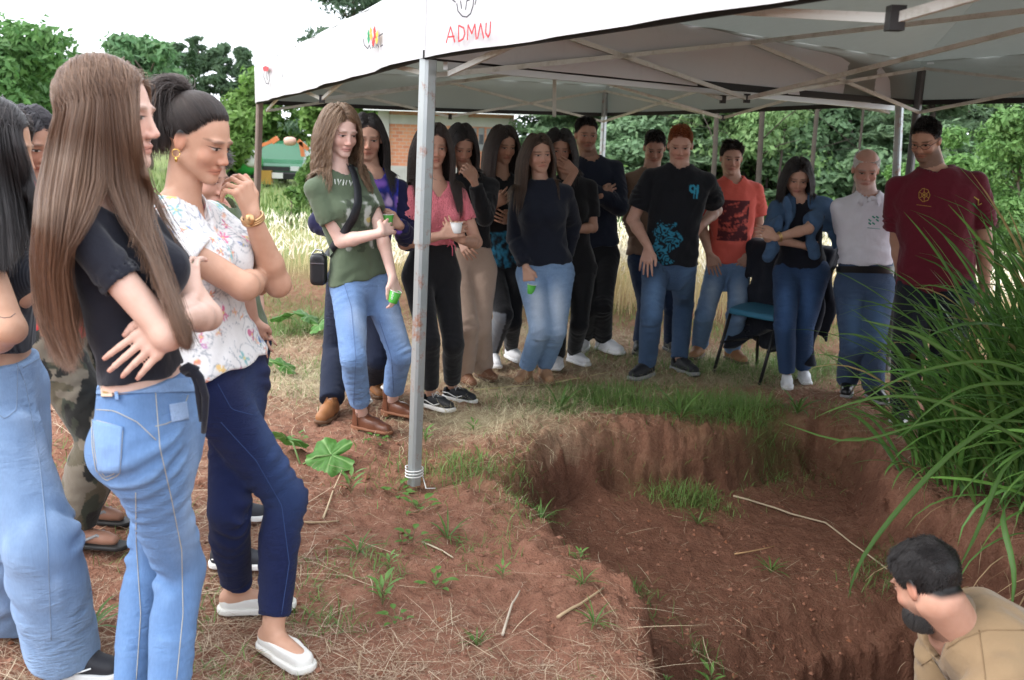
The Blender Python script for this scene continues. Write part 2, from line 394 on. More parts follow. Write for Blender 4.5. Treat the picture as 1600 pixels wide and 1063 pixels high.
# ---------------------------------------------------------------- shoes (templates in foot space: x to the toe, z up)
_shoe_cache = {}
def shoe_template(kind, h=.0042):
    if (kind, h) in _shoe_cache: return _shoe_cache[(kind, h)]
    boot = kind in ('ankle_boot',); low = kind == 'loafer'; chukka = kind in ('chukka', 'tan_boot')
    def outline(P, g=0.):
        Q = P.copy(); Q[:, 2] = 0
        return np.minimum(cone(Q, (-.028, 0, 0), (.06, .004, 0), .034 + g, .039 + g), cone(Q, (.06, .004, 0), (.150, .0, 0), .041 + g, .036 + g))
    def sole(P):
        z = P[:, 2]; th = .026 if kind in ('sneaker', 'vans') else (.02 if not low else .024)
        toe = np.clip((P[:, 0] - .13) / .06, 0, 1) ** 2 * .008
        d = smax(outline(P, .006 if kind != 'dress' else .003), np.abs(z - th / 2 - toe) - th / 2, .006)
        if boot: d = np.minimum(smax(smax(outline(P, .003), np.abs(z - .016) - .016, .004), P[:, 0] + .0, .004), smax(smax(outline(P, .004), np.abs(z - .026 ) - .009, .004), -.02 - P[:, 0] * 0, .004))
        return d
    top = dict(sneaker=.085, vans=.075, loafer=.055, dress=.08, ankle_boot=.165, chukka=.115, tan_boot=.13)[kind]
    def upper(P):
        d = smin(cone(P, (-.025, 0, .04), (.07, 0, .044), .034, .038), cone(P, (.07, 0, .042), (.150, 0, .034), .040, .033), .02)
        d = smin(d, cone(P, (-.012, 0, .05), (-.004, 0, .2), .037, .053 if boot else .045), .03)
        d = smin(d, cone(P, (0, 0, .06), (.08, 0, .052), .033, .03), .02)
        slope = .35 if kind in ('sneaker', 'vans', 'chukka', 'tan_boot', 'dress') else 0.
        cutz = top + np.clip(P[:, 0] + .0, -.05, .09) * slope * .2
        d = smax(d, P[:, 2] - cutz, .004)
        if low:
            hole = ell(P, (.015, 0, .062), (.075, .028, .035)); d = smax(d, -hole, .004)
        elif not boot:
            d = smax(d, -cone(P, (-.006, 0, top - .02), (-.004, 0, .3), .033, .036), .004)
        else: d = smax(d, -cone(P, (-.004, 0, top - .03), (-.004, 0, .3), .036, .039), .004)
        d = smax(d, .014 - P[:, 2], .004); d = smax(d, outline(P, .002 if P is not None else 0) - np.clip(P[:, 2] - .1, 0, .1), .01)
        return d
    out = {}
    lo, hi = (-.09, -.07, -.01), (.22, .07, .2)
    out['upper'] = surface_nets(upper, lo, hi, h); out['sole'] = surface_nets(sole, lo, hi, h)
    if kind in ('sneaker', 'vans', 'chukka', 'tan_boot', 'dress'):
        mb = MB()
        for i in range(5 if kind != 'chukka' else 3):
            x = .045 + i * .017; z = .086 - i * .0065
            a = 1 if i % 2 else -1
            mb.tube([(x, -.018, z - .012), (x + .004 * a, -.008, z + .0005), (x, .008, z + .0005), (x - .004 * a, .018, z - .012)], .0022, 5)
        mb.tube([(.04, 0, .09), (.035, .02, .098), (.05, .03, .08)], .002, 5); mb.tube([(.04, 0, .09), (.03, -.02, .098), (.055, -.032, .075)], .002, 5)
        out['laces'] = (np.concatenate(mb.V), np.concatenate(mb.F4), np.concatenate(mb.F3))
    if kind == 'vans':
        mb = MB()
        for sgn in (1, -1):
            mb.tube([(-.045, sgn * .034, .045), (0, sgn * .0415, .05), (.04, sgn * .044, .040), (.07, sgn * .0445, .034), (.11, sgn * .041, .05)], .0028, 5)
        out['stripe'] = (np.concatenate(mb.V), np.concatenate(mb.F4), np.concatenate(mb.F3))
    _shoe_cache[(kind, h)] = out
    return out

# ---------------------------------------------------------------- the figure
TB_F = np.array([(-.26, .075, .05, .05), (-.16, .135, .075, .09), (0, .172, .092, .112), (.13, .162, .088, .105), (.27, .132, .082, .082), (.38, .121, .082, .075), (.5, .127, .088, .078),
                 (.65, .140, .098, .085), (.78, .150, .092, .092), (.88, .140, .075, .088), (.95, .105, .058, .072), (1.0, .07, .048, .058), (1.06, .045, .04, .045)])
TB_M = np.array([(-.26, .075, .05, .05), (-.16, .13, .075, .09), (0, .162, .092, .10), (.13, .157, .095, .096), (.27, .148, .098, .088), (.38, .146, .098, .085), (.5, .152, .102, .09),
                 (.65, .166, .11, .098), (.78, .178, .105, .105), (.88, .165, .088, .1), (.95, .125, .068, .08), (1.0, .08, .054, .062), (1.06, .05, .045, .05)])
def yawf(a): return np.array([math.sin(R(a)), -math.cos(R(a)), 0.])
def pick_joint(A, C, l1, l2, hint, pref=None, wp=0.):
    A = np.asarray(A); C = np.asarray(C); d = C - A; L = np.linalg.norm(d); sc = 1.
    if L > (l1 + l2) * .998: sc = L / ((l1 + l2) * .998)
    l1 *= sc; l2 *= sc
    if L < abs(l1 - l2) * 1.02: L = abs(l1 - l2) * 1.02
    d = d / np.linalg.norm(d); a = (l1 * l1 - l2 * l2 + L * L) / (2 * L); h = math.sqrt(max(0, l1 * l1 - a * a))
    x = nrm(np.cross(d, [0.12, .3, 1])); y = np.cross(d, x); th = np.linspace(0, 2 * np.pi, 96, endpoint=False)
    Pn = A + d * a + h * (np.cos(th)[:, None] * x + np.sin(th)[:, None] * y)
    cost = np.zeros(96)
    if hint is not None: cost = np.linalg.norm(proj(Pn) - np.array(hint), axis=1)
    if pref is not None: cost = cost - wp * (Pn - A) @ nrm(pref) * 100
    return Pn[int(np.argmin(cost))], sc

class Person:
    def __init__(s, **k):
        s.k = k; g = k.get
        s.fem = g('fem', True); s.feet = []
        for f in g('feet'):
            p = on_ground(f[0], f[1]) if len(f) < 4 else at(f[0], f[1], f[3])
            s.feet.append((p, f[2]))
        s.Y = g('Y') or float(np.mean([p[1] for p, _ in s.feet]))
        Y = s.Y
        s.hip = at(*k['hip'][:2], Y + (k['hip'][2] if len(k['hip']) > 2 else 0)); s.neck = at(*k['neck'][:2], Y + (k['neck'][2] if len(k['neck']) > 2 else 0))
        s.head = at(*k['head'][:2], Y + (k['head'][2] if len(k['head']) > 2 else 0))
        s.Lt = np.linalg.norm(s.neck - s.hip); s.up = (s.neck - s.hip) / s.Lt
        top = s.head[2] + .115; gz = np.mean([p[2] for p, _ in s.feet])
        s.H = g('H') or (top - gz); s.s = s.H / 1.7; S = s.s
        f = yawf(g('yaw', 0)); s.f = nrm(f - s.up * (f @ s.up)); s.l = np.cross(s.up, s.f)
        hf = yawf(g('hyaw', g('yaw', 0))); cp, sp = math.cos(R(g('pitch', 10))), math.sin(R(g('pitch', 10)))
        s.hf = hf * cp - np.array([0, 0, 1]) * sp; hu = np.array([0, 0, 1]) * cp + hf * sp; s.hx = np.cross(s.hf, hu)   # hx: person's right... x axis of head
        ro = R(g('roll', 0)); hx0 = s.hx.copy(); s.hx = hx0 * math.cos(ro) + hu * math.sin(ro); s.hu = hu * math.cos(ro) - hx0 * math.sin(ro)
        s.HM = np.array([s.hx, s.hf, s.hu]); s.hs = g('hs', 1.02) * (S ** .4)
        sw = (.158 if s.fem else .178) * S * g('shw', 1.); s.w = g('w', 1.)
        sc = s.neck - s.up * .062 * S + s.f * -.005
        tilt = g('shtilt', 0.)
        s.shR = sc - s.l * sw + s.up * tilt; s.shL = sc + s.l * sw - s.up * tilt
        s.hipR = s.hip - s.l * .088 * S * s.w; s.hipL = s.hip + s.l * .088 * S * s.w
        s.tb = (TB_F if s.fem else TB_M).copy(); s.tb[:, 1:] *= S * s.w
        for (t0, col, dv) in g('shape', []):       # local changes of the torso outline
            s.tb[:, col] += dv * np.exp(-((s.tb[:, 0] - t0) / .17) ** 2)
        tt = np.linspace(-.26, 1.06, 100); k5 = np.hanning(13); k5 /= k5.sum()
        s.tt = tt; s.tbd = [np.convolve(np.pad(np.interp(tt, s.tb[:, 0], s.tb[:, c]), 6, mode='edge'), k5, 'valid') for c in (1, 2, 3)]
        # legs
        s.legs = []
        th, sh = .243 * s.H, .232 * s.H
        kn = g('knees', (None, None))
        for i, (hj, (fp, fy)) in enumerate(zip((s.hipR, s.hipL), s.feet)):
            ank = fp + np.array([0, 0, .085 * S])
            knee, sc_ = pick_joint(hj, ank, th, sh, kn[i], yawf(g('yaw', 0)), 1.0 if kn[i] is None else .15)
            s.legs.append((hj, knee, ank, fp, fy)); s.legsc = sc_
        # arms
        s.arms = []; ua, fa = .172 * s.H, .148 * s.H; rep = []
        for side, key in ((-1, 'armR'), (1, 'armL')):
            a = k.get(key); sh_ = s.shR if side < 0 else s.shL
            if a is None: s.arms.append(None); continue
            wr = at(a['w'][0], a['w'][1], Y + a['w'][2])
            el, sc_ = pick_joint(sh_, wr, ua, fa, a['e'][:2], np.array([0, a['e'][2] if len(a['e']) > 2 else 0, -.2]), .6)
            rep.append(round(sc_, 2))
            hd = a.get('h')
            fd = nrm(at(hd[0], hd[1], Y + hd[2]) - wr) if hd else nrm(wr - el)
            n = np.array(a.get('n', (0, -1, 0)), float); n = nrm(n - fd * (n @ fd))
            th_ = np.cross(n, fd) if side < 0 else np.cross(fd, n)
            s.arms.append(dict(s=sh_, e=el, w=wr, fd=fd, n=n, t=th_, curl=a.get('curl', (.35, .45, .3)), thumb=a.get('thumb', .5), spread=a.get('spread', 1.), side=side))
        s.ar = g('armr', 1.)
        s.C = s.hip
        print('PERSON', g('id'), 'Y %.2f H %.2f torso %.2f' % (s.Y, s.H, s.Lt / (.315 * s.H)), 'leg %.2f' % s.legsc, 'arms', rep)
        s.hands = [s._hand(a) for a in s.arms]
    # -- fields
    def loft(s, P, off=0.):
        q = P - f32(s.C); t = q @ f32(s.up) / s.Lt; u = q @ f32(s.l); v = q @ f32(s.f)
        ru = np.interp(t, s.tt, s.tbd[0]).astype(np.float32) + off; rf = np.interp(t, s.tt, s.tbd[1]).astype(np.float32) + off; rb = np.interp(t, s.tt, s.tbd[2]).astype(np.float32) + off
        rv = np.where(v > 0, rf, rb); au = np.abs(u / ru); av = np.abs(v / rv)
        e = (au ** 2.3 + av ** 2.3 + 1e-9) ** (1 / 2.3)
        d = (e - 1) * np.minimum(ru, rv)
        return np.maximum(d, np.maximum((t - 1.06) * s.Lt, (-.26 - t) * s.Lt)), t, u, v
    def _hand(s, a):
        if a is None: return None
        S = s.s * (1.0 if s.fem else 1.07); w, n, t, F = a['w'], a['n'], a['t'], a['fd']; segs = []
        kn = [w + F * (.088 - abs(i - .8) * .004) * S + t * (.030 - .0205 * i) * S for i in range(4)]
        for i in range(4): segs.append((w + F * .012 * S + t * (.013 - .009 * i) * S, kn[i], .0135 * S, .0105 * S, 0))
        L = [(.042, .026, .020), (.047, .029, .021), (.043, .027, .020), (.034, .021, .018)]
        for i in range(4):
            p = kn[i]; ang = 0.; lat = (1.2 - i) * .07 * a['spread']
            cu = np.broadcast_to(a['curl'], (3,)) * (1 + .12 * (i - 1))
            for j in range(3):
                ang += cu[j]
                d = nrm((F * math.cos(ang) - n * math.sin(ang)) + t * lat); q = p + d * L[i][j] * S
                segs.append((p, q, (.0088 - .0009 * j) * S, (.0080 - .0011 * j) * S, j + 1)); p = q
        th = a['thumb']; p0 = w + F * .02 * S + t * .016 * S; p1 = p0 + nrm(F * .75 + t * .7 - n * .35 * th) * .042 * S
        p2 = p1 + nrm(F * .9 + t * .35 * (1 - th) - n * .5 * th) * .032 * S; p3 = p2 + nrm(F * 1 + t * (-.25 * th) - n * .6 * th) * .026 * S
        segs += [(p0, p1, .016 * S, .012 * S, 0), (p1, p2, .0115 * S, .0095 * S, 1), (p2, p3, .0095 * S, .0078 * S, 3)]
        a['tip'] = p3; a['palm'] = w + F * .06 * S - n * .02; a['grip'] = w + F * .085 * S - n * .035 * S
        return dict(segs=segs, c=w + F * .09 * S, r=.13 * S, tips=[x[1] for x in segs if x[4] == 3])
    def f_head(s, P):
        q = ((P - f32(s.head)) @ f32(s.HM).T) / s.hs
        x = q[:, 0]; q = np.stack([np.abs(x), q[:, 1], q[:, 2]], 1); fm = s.fem; g = s.k.get
        d = ell(q, (0, -.018, .034), (.074, .093, .083)); jw = g('jaw', 1.) * (1. if fm else 1.06)
        d = smin(d, ell(q, (0, .024, -.022), (.060, .062, .082)), .03)
        d = smin(d, cone(q, (.044 * jw, .0, -.058), (.012 * jw, .062, -.094), .020, .0165), .028)
        d = smin(d, ell(q, (0, .070, -.098), (.019 * jw, .014, .014)), .014)
        d = smin(d, ell(q, (.026, .0755, .0155), (.026, .010, .0065)), .012 if fm else .009)
        d = smax(d, -ell(q, (.032, .094, -.004), (.0175, .014, .0125)), .012)
        d = smin(d, ell(q, (.031, .0690, -.004), (.0145, .0125, .0115)), .004)
        d = smin(d, ell(q, (.038, .054, -.036), (.020, .02, .019)), .018)
        d = smin(d, cone(q, (0, .081, .006), (0, .096, -.033), .0065, .0088), .008)
        d = smin(d, ell(q, (0, .0985, -.037), (.0090, .0095, .0080)), .006); d = smin(d, ell(q, (.0115, .090, -.041), (.0075, .010, .0075)), .006)
        d = smin(d, ell(q, (0, .080, -.0615), (.021, .0105, .006)), .006); d = smin(d, ell(q, (0, .078, -.0735), (.0185, .0105, .0072)), .006)
        d = smax(d, -ell(q, (0, .092, -.0675), (.022, .006, .0018)), .003)
        M_ = np.array([[1, .25, 0], [-.25, 1, .15], [0, -.15, 1.]])
        e = ell(q, (.0755, -.010, -.010), (.0085, .0185, .031), M_); e = smax(e, -ell(q, (.086, -.006, -.006), (.007, .011, .019), M_), .003)
        d = smin(d, e, .006)
        return d * s.hs
    def f_arm(s, P, i, off=0., upto=2.):
        a = s.arms[i]; S = s.s * s.ar; m = 1. if s.fem else 1.1
        ru = .043 * S * m; re = .036 * S * m; rw = .0235 * S * m
        d = cone(P, a['s'], a['e'], ru + off, re + off * 1.05)
        if upto > 1:
            mid = a['e'] + (a['w'] - a['e']) * .3
            fo = smin(cone(P, a['e'], mid, re * .98 + off, .0365 * S * m + off), cone(P, mid, a['w'], .0365 * S * m + off, rw + off), .015)
            d = smin(d, fo, .018)
        return d
    def f_handseg(s, P, h):
        d = np.linalg.norm(P - f32(h['c']), axis=1) - h['r']; m = d < .03
        if m.any():
            Q = P[m]; pal = None; fin = None
            for a, b, ra, rb, j in h['segs']:
                c_ = cone(Q, a, b, ra, rb)
                if j == 0: pal = c_ if pal is None else smin(pal, c_, .012)
                else: fin = c_ if fin is None else smin(fin, c_, .0022)
            o = smin(pal, fin, .006); d[m] = o; d[~m] = np.maximum(d[~m], .03)
        return d
    def skin(s, P):
        S = s.s; g = s.k.get
        d = cone(P, s.neck - s.up * .03, s.head - s.hf * .022 - s.hu * .05, (.054 if s.fem else .066) * S, (.049 if s.fem else .060) * S)
        d = smin(d, cone(P, s.shL - s.up * .0, s.neck - s.up * .01, .032 * S, .042 * S), .03); d = smin(d, cone(P, s.shR, s.neck - s.up * .01, .032 * S, .042 * S), .03)
        lf, lt, lu, lv = s.loft(P, -.006 if g('mid') else -.008); d = smin(d, np.maximum(lf, ((.12 if g('mid') else .76) - lt) * s.Lt), .02)
        for i in (0, 1):
            if s.arms[i] is not None:
                d = smin(d, s.f_arm(P, i), .02 if not g('crease') else .008)
        for hj, kn, an, fp, fy in s.legs:
            if g('barefoot'):
                d = np.minimum(d, cone(P, an + (kn - an) * .3, an, .040 * S, .034 * S))
                t = np.array([math.sin(R(fy)), -math.cos(R(fy)), 0.]); 
                d = smin(d, cone(P, an - t * .02 + [0, 0, -.035], fp + t * .12 + [0, 0, .034], .032 * S, .024 * S), .025)
                d = smin(d, cone(P, fp - t * .03 + [0, 0, .045], fp + t * .15 + [0, 0, .03], .028 * S, .022 * S), .02)
        m = np.linalg.norm(P - f32(s.head), axis=1) - .16 * s.hs; dh = m + .0; mm = m < .04
        if mm.any(): dh[mm] = s.f_head(P[mm]); dh[~mm] = np.maximum(dh[~mm], .04)
        d = smin(d, dh, .012)
        for a, h in zip(s.arms, s.hands):
            if h is not None: d = smin(d, s.f_handseg(P, h), .010)
        return d
    def core(s, P):                    # the part of the figure under the clothes, coarse
        d = np.maximum(s.loft(P, -.012)[0], (s.loft(P)[1] - .9) * s.Lt)
        for hj, kn, an, fp, fy in s.legs: d = np.minimum(d, np.minimum(cone(P, hj, kn, .055 * s.s, .045 * s.s), cone(P, kn, an, .045 * s.s, .034 * s.s)))
        return d
    def bounds(s, pad=.1):
        pts = [s.hip, s.neck, s.head + [0, 0, .15], s.head - s.hf * .12, s.head + s.hf * .12] + [p for p, _ in s.feet] + [p + yawf(y) * .2 for p, y in s.feet]
        for hj, kn, an, _, _ in s.legs: pts += [kn]
        for a in s.arms:
            if a is not None: pts += [a['s'], a['e'], a['w'], a['w'] + a['fd'] * .19]
        pts = np.array(pts); return pts.min(0) - pad, pts.max(0) + pad
    # garments
    def top(s, P, full=False):
        T = s.k['top']; off = T.get('off', .012); S = s.s
        d, t, u, v = s.loft(P, off)
        hem = T.get('hem', .1)
        if T.get('flare'): d = d - T['flare'] * np.clip((.45 - t) / .5, 0, 1)
        if s.fem and T.get('bust', 1):
            b = T.get('bust', 1) * S
            for sg in (-1, 1):
                c = s.C + s.up * s.Lt * .67 + s.l * sg * .07 * S + s.f * .068 * S
                d = smin(d, np.linalg.norm(P - f32(c), axis=1) - .058 * b - off, .035)
        d = smin(d, np.minimum(cone(P, s.shL - s.up * .004, s.neck - s.up * .012, .036 * S + off, .040 * S + off), cone(P, s.shR - s.up * .004, s.neck - s.up * .012, .036 * S + off, .040 * S + off)), .035)
        sl = T.get('sleeve', .6); so = T.get('soff', off + .006); wr = T.get('wr', .006)
        q = P - f32(s.C)
        fold = np.sin(30 * t * s.Lt * 2 + 2.5 * vnoise(P, 5, 1, 3.) + 3 * u / .15)
        dv = wr * (vnoise(P, 11, 2, 4.5) * .7 + .45 * fold * np.clip(1 - np.abs(t - hem) / .45, 0, 1))
        d = d + dv
        for i in (0, 1):
            a = s.arms[i]
            if a is None: continue
            L1 = np.linalg.norm(a['e'] - a['s']); d1 = (a['e'] - a['s']) / L1
            sa = np.clip(((P - f32(a['s'])) @ f32(d1)) / L1 * 2.2, 0, 1)
            da = s.f_arm(P, i, 0., 2 if sl > 1 else 1) - (off * .5 + (so - off * .5) * sa) + wr * .8 * sa * np.sin((P - f32(a['e'])) @ f32(nrm(a['w'] - a['s'] + 1e-3)) * 150 + 4 * vnoise(P, 21 + i, 1, 4.)) * np.clip(.5 + vnoise(P, 25 + i, 1, 4.), 0, 1)
            if sl <= 1:
                pl = (P - f32(a['s'])) @ f32(d1) - sl * L1
                da = smax(da, pl, .004); inner = np.maximum(s.f_arm(P, i, .004, 1), -pl - .03); da = smax(da, -inner, .003)
            else:
                dw = a['w'] - a['e']; L2 = np.linalg.norm(dw); pl = (P - f32(a['e'])) @ f32(dw / L2) - (sl - 1) * L2
                near = np.linalg.norm(P - f32(a['w']), axis=1) < L2 * 1.05
                da = np.where(near, smax(da, pl, .004), da)
            d = smin(d, da, T.get('ak', .014))
        # neck opening
        nk = T.get('neck', 'crew'); r = dict(crew=.062, v=.066, boat=.088, high=.05, polo=.06, scoop=.085)[nk] * S
        c = s.neck + s.up * .018 * S + s.f * (.012 if nk != 'high' else 0)
        if nk == 'v' or nk == 'polo':
            d = smax(d, -cone(P, c, c - s.up * .085 * S + s.f * .07 * S, r, .012), .004)
        elif nk in ('boat', 'scoop'):
            d = smax(d, -ell(P, c + s.f * .03 * S, (.115 * S, .10 * S, (.05 if nk == 'boat' else .085) * S), np.array([s.l, s.f, s.up])), .004)
        d = smax(d, -cone(P, c - s.up * .02, c + s.up * .2, r, r + .03), .004)
        # hem with uneven edge
        d = smax(d, (hem - t) * s.Lt + .006 * np.sin(u * 40) , .005)
        return d
    def pants(s, P, want=False):
        B = s.k['pants']; off = B.get('off', .006); S = s.s * s.w; lw = B.get('lw', 1.); wide = B.get('wide', 0.)
        d, t, u, v = s.loft(P, off)
        bt = B.get('butt', .5 if s.fem else .2)
        if bt:
            for sg in (-1, 1):
                c = s.hip + s.l * sg * .068 * S - s.f * .058 * S - s.up * .01
                d = smin(d, np.linalg.norm(P - f32(c), axis=1) - (.058 + .028 * bt) * S - off, .03)
        disp = np.zeros(len(P), np.float32)
        for i, (hj, kn, an, fp, fy) in enumerate(s.legs):
            L1 = np.linalg.norm(kn - hj); L2 = np.linalg.norm(an - kn); dn = (an - kn) / L2; th = (kn - hj) / L1
            r0, r1 = (.090 if s.fem else .084) * S * lw, .060 * S * lw; r1 = r1 + wide * .5
            rc, ra = .057 * S * lw + wide * .8, .040 * S * lw + wide
            d1, t1 = conet(P, hj, kn, r0 + off, r1 + off)
            calf = kn + dn * L2 * .3 - s.f * .014 * S * (1 - min(1, wide * 20))
            d2, t2 = conet(P, kn, an + dn * .03, r1 * .97 + off, ra + off)
            d3 = cone(P, kn + dn * .03, calf, .052 * S * lw + off + wide * .6, .056 * S * lw + off + wide * .7)
            d3 = np.minimum(d3, cone(P, calf, an, .056 * S * lw + off + wide * .7, ra + off))
            dl = smin(d1, smin(d2, d3, .02), .02)
            sl = np.where(t2 > 0, 1 + np.clip(t2, 0, 1.2), np.clip(t1, -.3, 1))
            amp = B.get('wr', .0035) * .75; wl = B.get('wl', .038)
            w_ = .35 + .9 * np.exp(-((sl - 1.0) / .16) ** 2) + .9 * np.clip((sl - 1.5) * 2, 0, 1) + .6 * np.exp(-((sl - .05) / .14) ** 2)
            ph = np.where(t2 > 0, t2 * L2, (t1 - 1) * L1) * 6.283 / wl
            gate = np.clip(.25 + 1.1 * vnoise(P, 61 + i, 2, 3.5), 0, 1); asym = ((P - f32(kn)) @ f32(s.l)) * 7 + ((P - f32(kn)) @ f32(s.f)) * 5
            di = amp * w_ * gate * (np.sin(ph + 3.2 * vnoise(P, 31 + i, 1, 2.4) + asym) + .6 * np.sin(ph * .55 - asym * 1.3 + 3 * vnoise(P, 71 + i, 1, 3.)))
            dl = dl - di
            pl = (P - f32(an)) @ f32(dn) - B.get('cut', -.0)
            nearf = np.linalg.norm(P - f32(an), axis=1) < .3
            dl = np.where(nearf, smax(dl, pl, .004), dl)
            m = dl < d; disp = np.where(m, di, disp)
            d = smin(d, dl, .02)
        d = d + .002 * vnoise(P, 44, 2, 5.)
        d = smax(d, (t - B.get('waist', .24)) * s.Lt, .004)
        return (d, disp, t) if want else d
    def outer(s, P):
        d = s.loft(P, .01)[0]
        if 'top' in s.k: d = np.minimum(d, s.top(P))
        return d
    def coll(s, P):                    # what hair falls on
        q = ((P - f32(s.head)) @ f32(s.HM).T) / s.hs
        d = ell(q, (0, -.018, .034), (.076, .095, .086)) * s.hs
        d = smin(d, ell(q, (0, .022, -.03), (.062, .066, .085)) * s.hs, .02)
        d = smin(d, ell(np.stack([np.abs(q[:, 0]), q[:, 1], q[:, 2]], 1), (.078, -.010, -.008), (.013, .024, .036)) * s.hs, .01)
        d = np.minimum(d, cone(P, s.neck, s.head - s.hf * .02, .052, .05))
        d = smin(d, s.loft(P, .014)[0], .02)
        for i in (0, 1):
            if s.arms[i] is not None: d = smin(d, cone(P, s.arms[i]['s'], s.arms[i]['e'], .056 * s.s * s.ar, .046 * s.s * s.ar), .02)
        if s.fem: d = smin(d, np.linalg.norm(P - f32(s.C + s.up * s.Lt * .67 + s.f * .075 * s.s), axis=1) - .085, .04)
        d = smin(d, np.minimum(cone(P, s.shL, s.neck, .056, .05), cone(P, s.shR, s.neck, .056, .05)), .02)
        return d
    # -- build
    def build(s):
        k = s.k; g = k.get; S = s.s
        e = thing('person', k['label'], 'person', (s.hip[0], s.hip[1], min(p[2] for p, _ in s.feet)))
        s.e = e; hs_, hc = g('h', .0062 if s.Y < 5.7 else .0068), g('hc', .0090 if s.Y < 6 else .0108)
        lo, hi = s.bounds(.08)
        V, Fc = surface_nets(s.skin, lo, hi, hs_); V2, F2 = surface_nets(s.core, lo, hi, .022); Fc = np.concatenate([Fc, F2 + len(V)]); V = np.concatenate([V, V2])
        hp = ((V - s.head) @ s.HM.T) / s.hs
        hp[np.linalg.norm(hp, axis=1) > .17] = 9.
        pink = np.zeros(len(V))
        for h in s.hands:
            if h is not None:
                for tip in h['tips']: pink = np.maximum(pink, np.exp(-(np.linalg.norm(V - tip, axis=1) / .012) ** 2))
                for sg in h['segs']:
                    if sg[4] in (1,): pink = np.maximum(pink, .6 * np.exp(-(np.linalg.norm(V - sg[0], axis=1) / .009) ** 2))
        a = np.abs(hp[:, 0]); pink = np.maximum(pink, .7 * ((a > .074) & (a < .1) & (np.abs(hp[:, 2] + .01) < .035)))
        pink = np.maximum(pink, .55 * np.exp(-((hp[:, 0] / .014) ** 2 + ((hp[:, 2] + .038) / .012) ** 2)) * (hp[:, 1] > .08))
        hl = s.hairline(hp)
        scalp = np.clip(hl * 60 + .15, 0, 1) * (g('hair', {}).get('scalp', 1.))
        skm = skin_material('skin', k['skin'], k.get('lips', tuple(np.array(k['skin']) * [.85, .45, .42])), g('hair', {}).get('c', (.02, .015, .012)), g('brow', (.03, .02, .015)), g('stubble', 0), g('lids', .8))
        s.body = child('body', V, Fc, skm, e, attrs=dict(hp=hp, pink=pink, scalp=scalp))
        # top
        if 'top' in k:
            T = k['top']
            V, Fc = surface_nets(s.top, lo, hi, T.get('h', hc))
            d, t, u, v = s.loft(V.astype(np.float32))
            c = T['c'](V, t, u, v, s) if callable(T['c']) else np.broadcast_to(np.array(T['c'], float), (len(V), 3)).copy()
            s.top_o = child(T.get('name', 'shirt'), V, Fc, T.get('m', M['knit']), e, attrs=dict(col=c))
        if 'pants' in k:
            B = k['pants']
            V, Fc = surface_nets(s.pants, lo, hi, B.get('h', hc))
            d, disp, t = s.pants(V.astype(np.float32), True)
            c = B['c'](V, t, s) if callable(B['c']) else np.broadcast_to(np.array(B['c'], float), (len(V), 3)).copy()
            if B.get('fade') is not None:          # worn denim: paler on the thigh fronts and knees
                for hj, kn, an, fp, fy in s.legs:
                    m = hj * .45 + kn * .55 + s.f * .08
                    w_ = np.exp(-(((V - m) @ s.l) / .05) ** 2) * np.exp(-(((V - m) @ s.up) / .2) ** 2) * np.clip((V - (hj + kn) / 2) @ s.f * 15, 0, 1)
                    c = c + (np.array(B['fade']) - c) * (w_ * .8)[:, None]
            s.pants_o = child(B.get('name', 'trousers'), V, Fc, B.get('m', M['denim']), e, attrs=dict(col=c, wr=disp / .0035))
        for i, (hj, kn, an, fp, fy) in enumerate(s.legs):
            if g('shoe'): s.put_shoe(fp, fy, **g('shoe'))
        s.build_hair()
        return s
    def put_shoe(s, fp, fy, kind, c, sole=(.75, .74, .72), lace=None, rough=.6, scale=None, hide=None):
        tp = shoe_template(kind, .0048 if s.Y < 4 else (.0058 if s.Y < 5.6 else .0080)); t = yawf(fy); sd = np.cross([0, 0, 1], t); sc = (scale or (1.0 if s.fem else 1.1)) * s.s
        pitch = 0.
        def X(V): return fp + (V @ np.array([t, sd, [0, 0, 1]])) * sc
        V, Fc = tp['upper']; o = child('shoe', X(V), Fc, solid(c, rough), s.e)
        off = np.array(s.e.location)
        def sub(nm, V, F, m):
            return link(nm, mesh_np(V - off, F, mats=[m], name=nm), o)
        V, Fc = tp['sole']; sub('sole', X(V), Fc, solid(sole, .7))
        if 'laces' in tp and lace is not None: sub('laces', X(tp['laces'][0]), list(tp['laces'][1:]), solid(lace, .8))
        if 'stripe' in tp: sub('side_stripe', X(tp['stripe'][0]), list(tp['stripe'][1:]), solid((.8, .8, .78), .6))
        if kind == 'ankle_boot':
            mb = MB(); pts = [fp + t * (-.004 + .051 * math.cos(a)) * sc + sd * .051 * sc * math.sin(a) + np.array([0, 0, .163 * sc + .003 * math.sin(5 * a)]) for a in np.linspace(0, 6.283, 22)]
            mb.tube(pts, .0085, 7); m = mb; V = np.concatenate(m.V); o2 = sub('fleece_trim', V, [np.concatenate(m.F4), np.concatenate(m.F3)], solid((.62, .58, .52), .95))
            mb = MB(); mb.tube([fp + t * (-.0) * sc - sd * .0405 * sc + np.array([0, 0, .04 * sc]), fp + t * (.0) * sc - sd * .046 * sc + np.array([0, 0, .1 * sc]), fp - sd * .0475 * sc + np.array([0, 0, .155 * sc])], .0025, 5)
            sub('zip', np.concatenate(mb.V), [np.concatenate(mb.F4), np.concatenate(mb.F3)], solid((.06, .03, .02), .5))
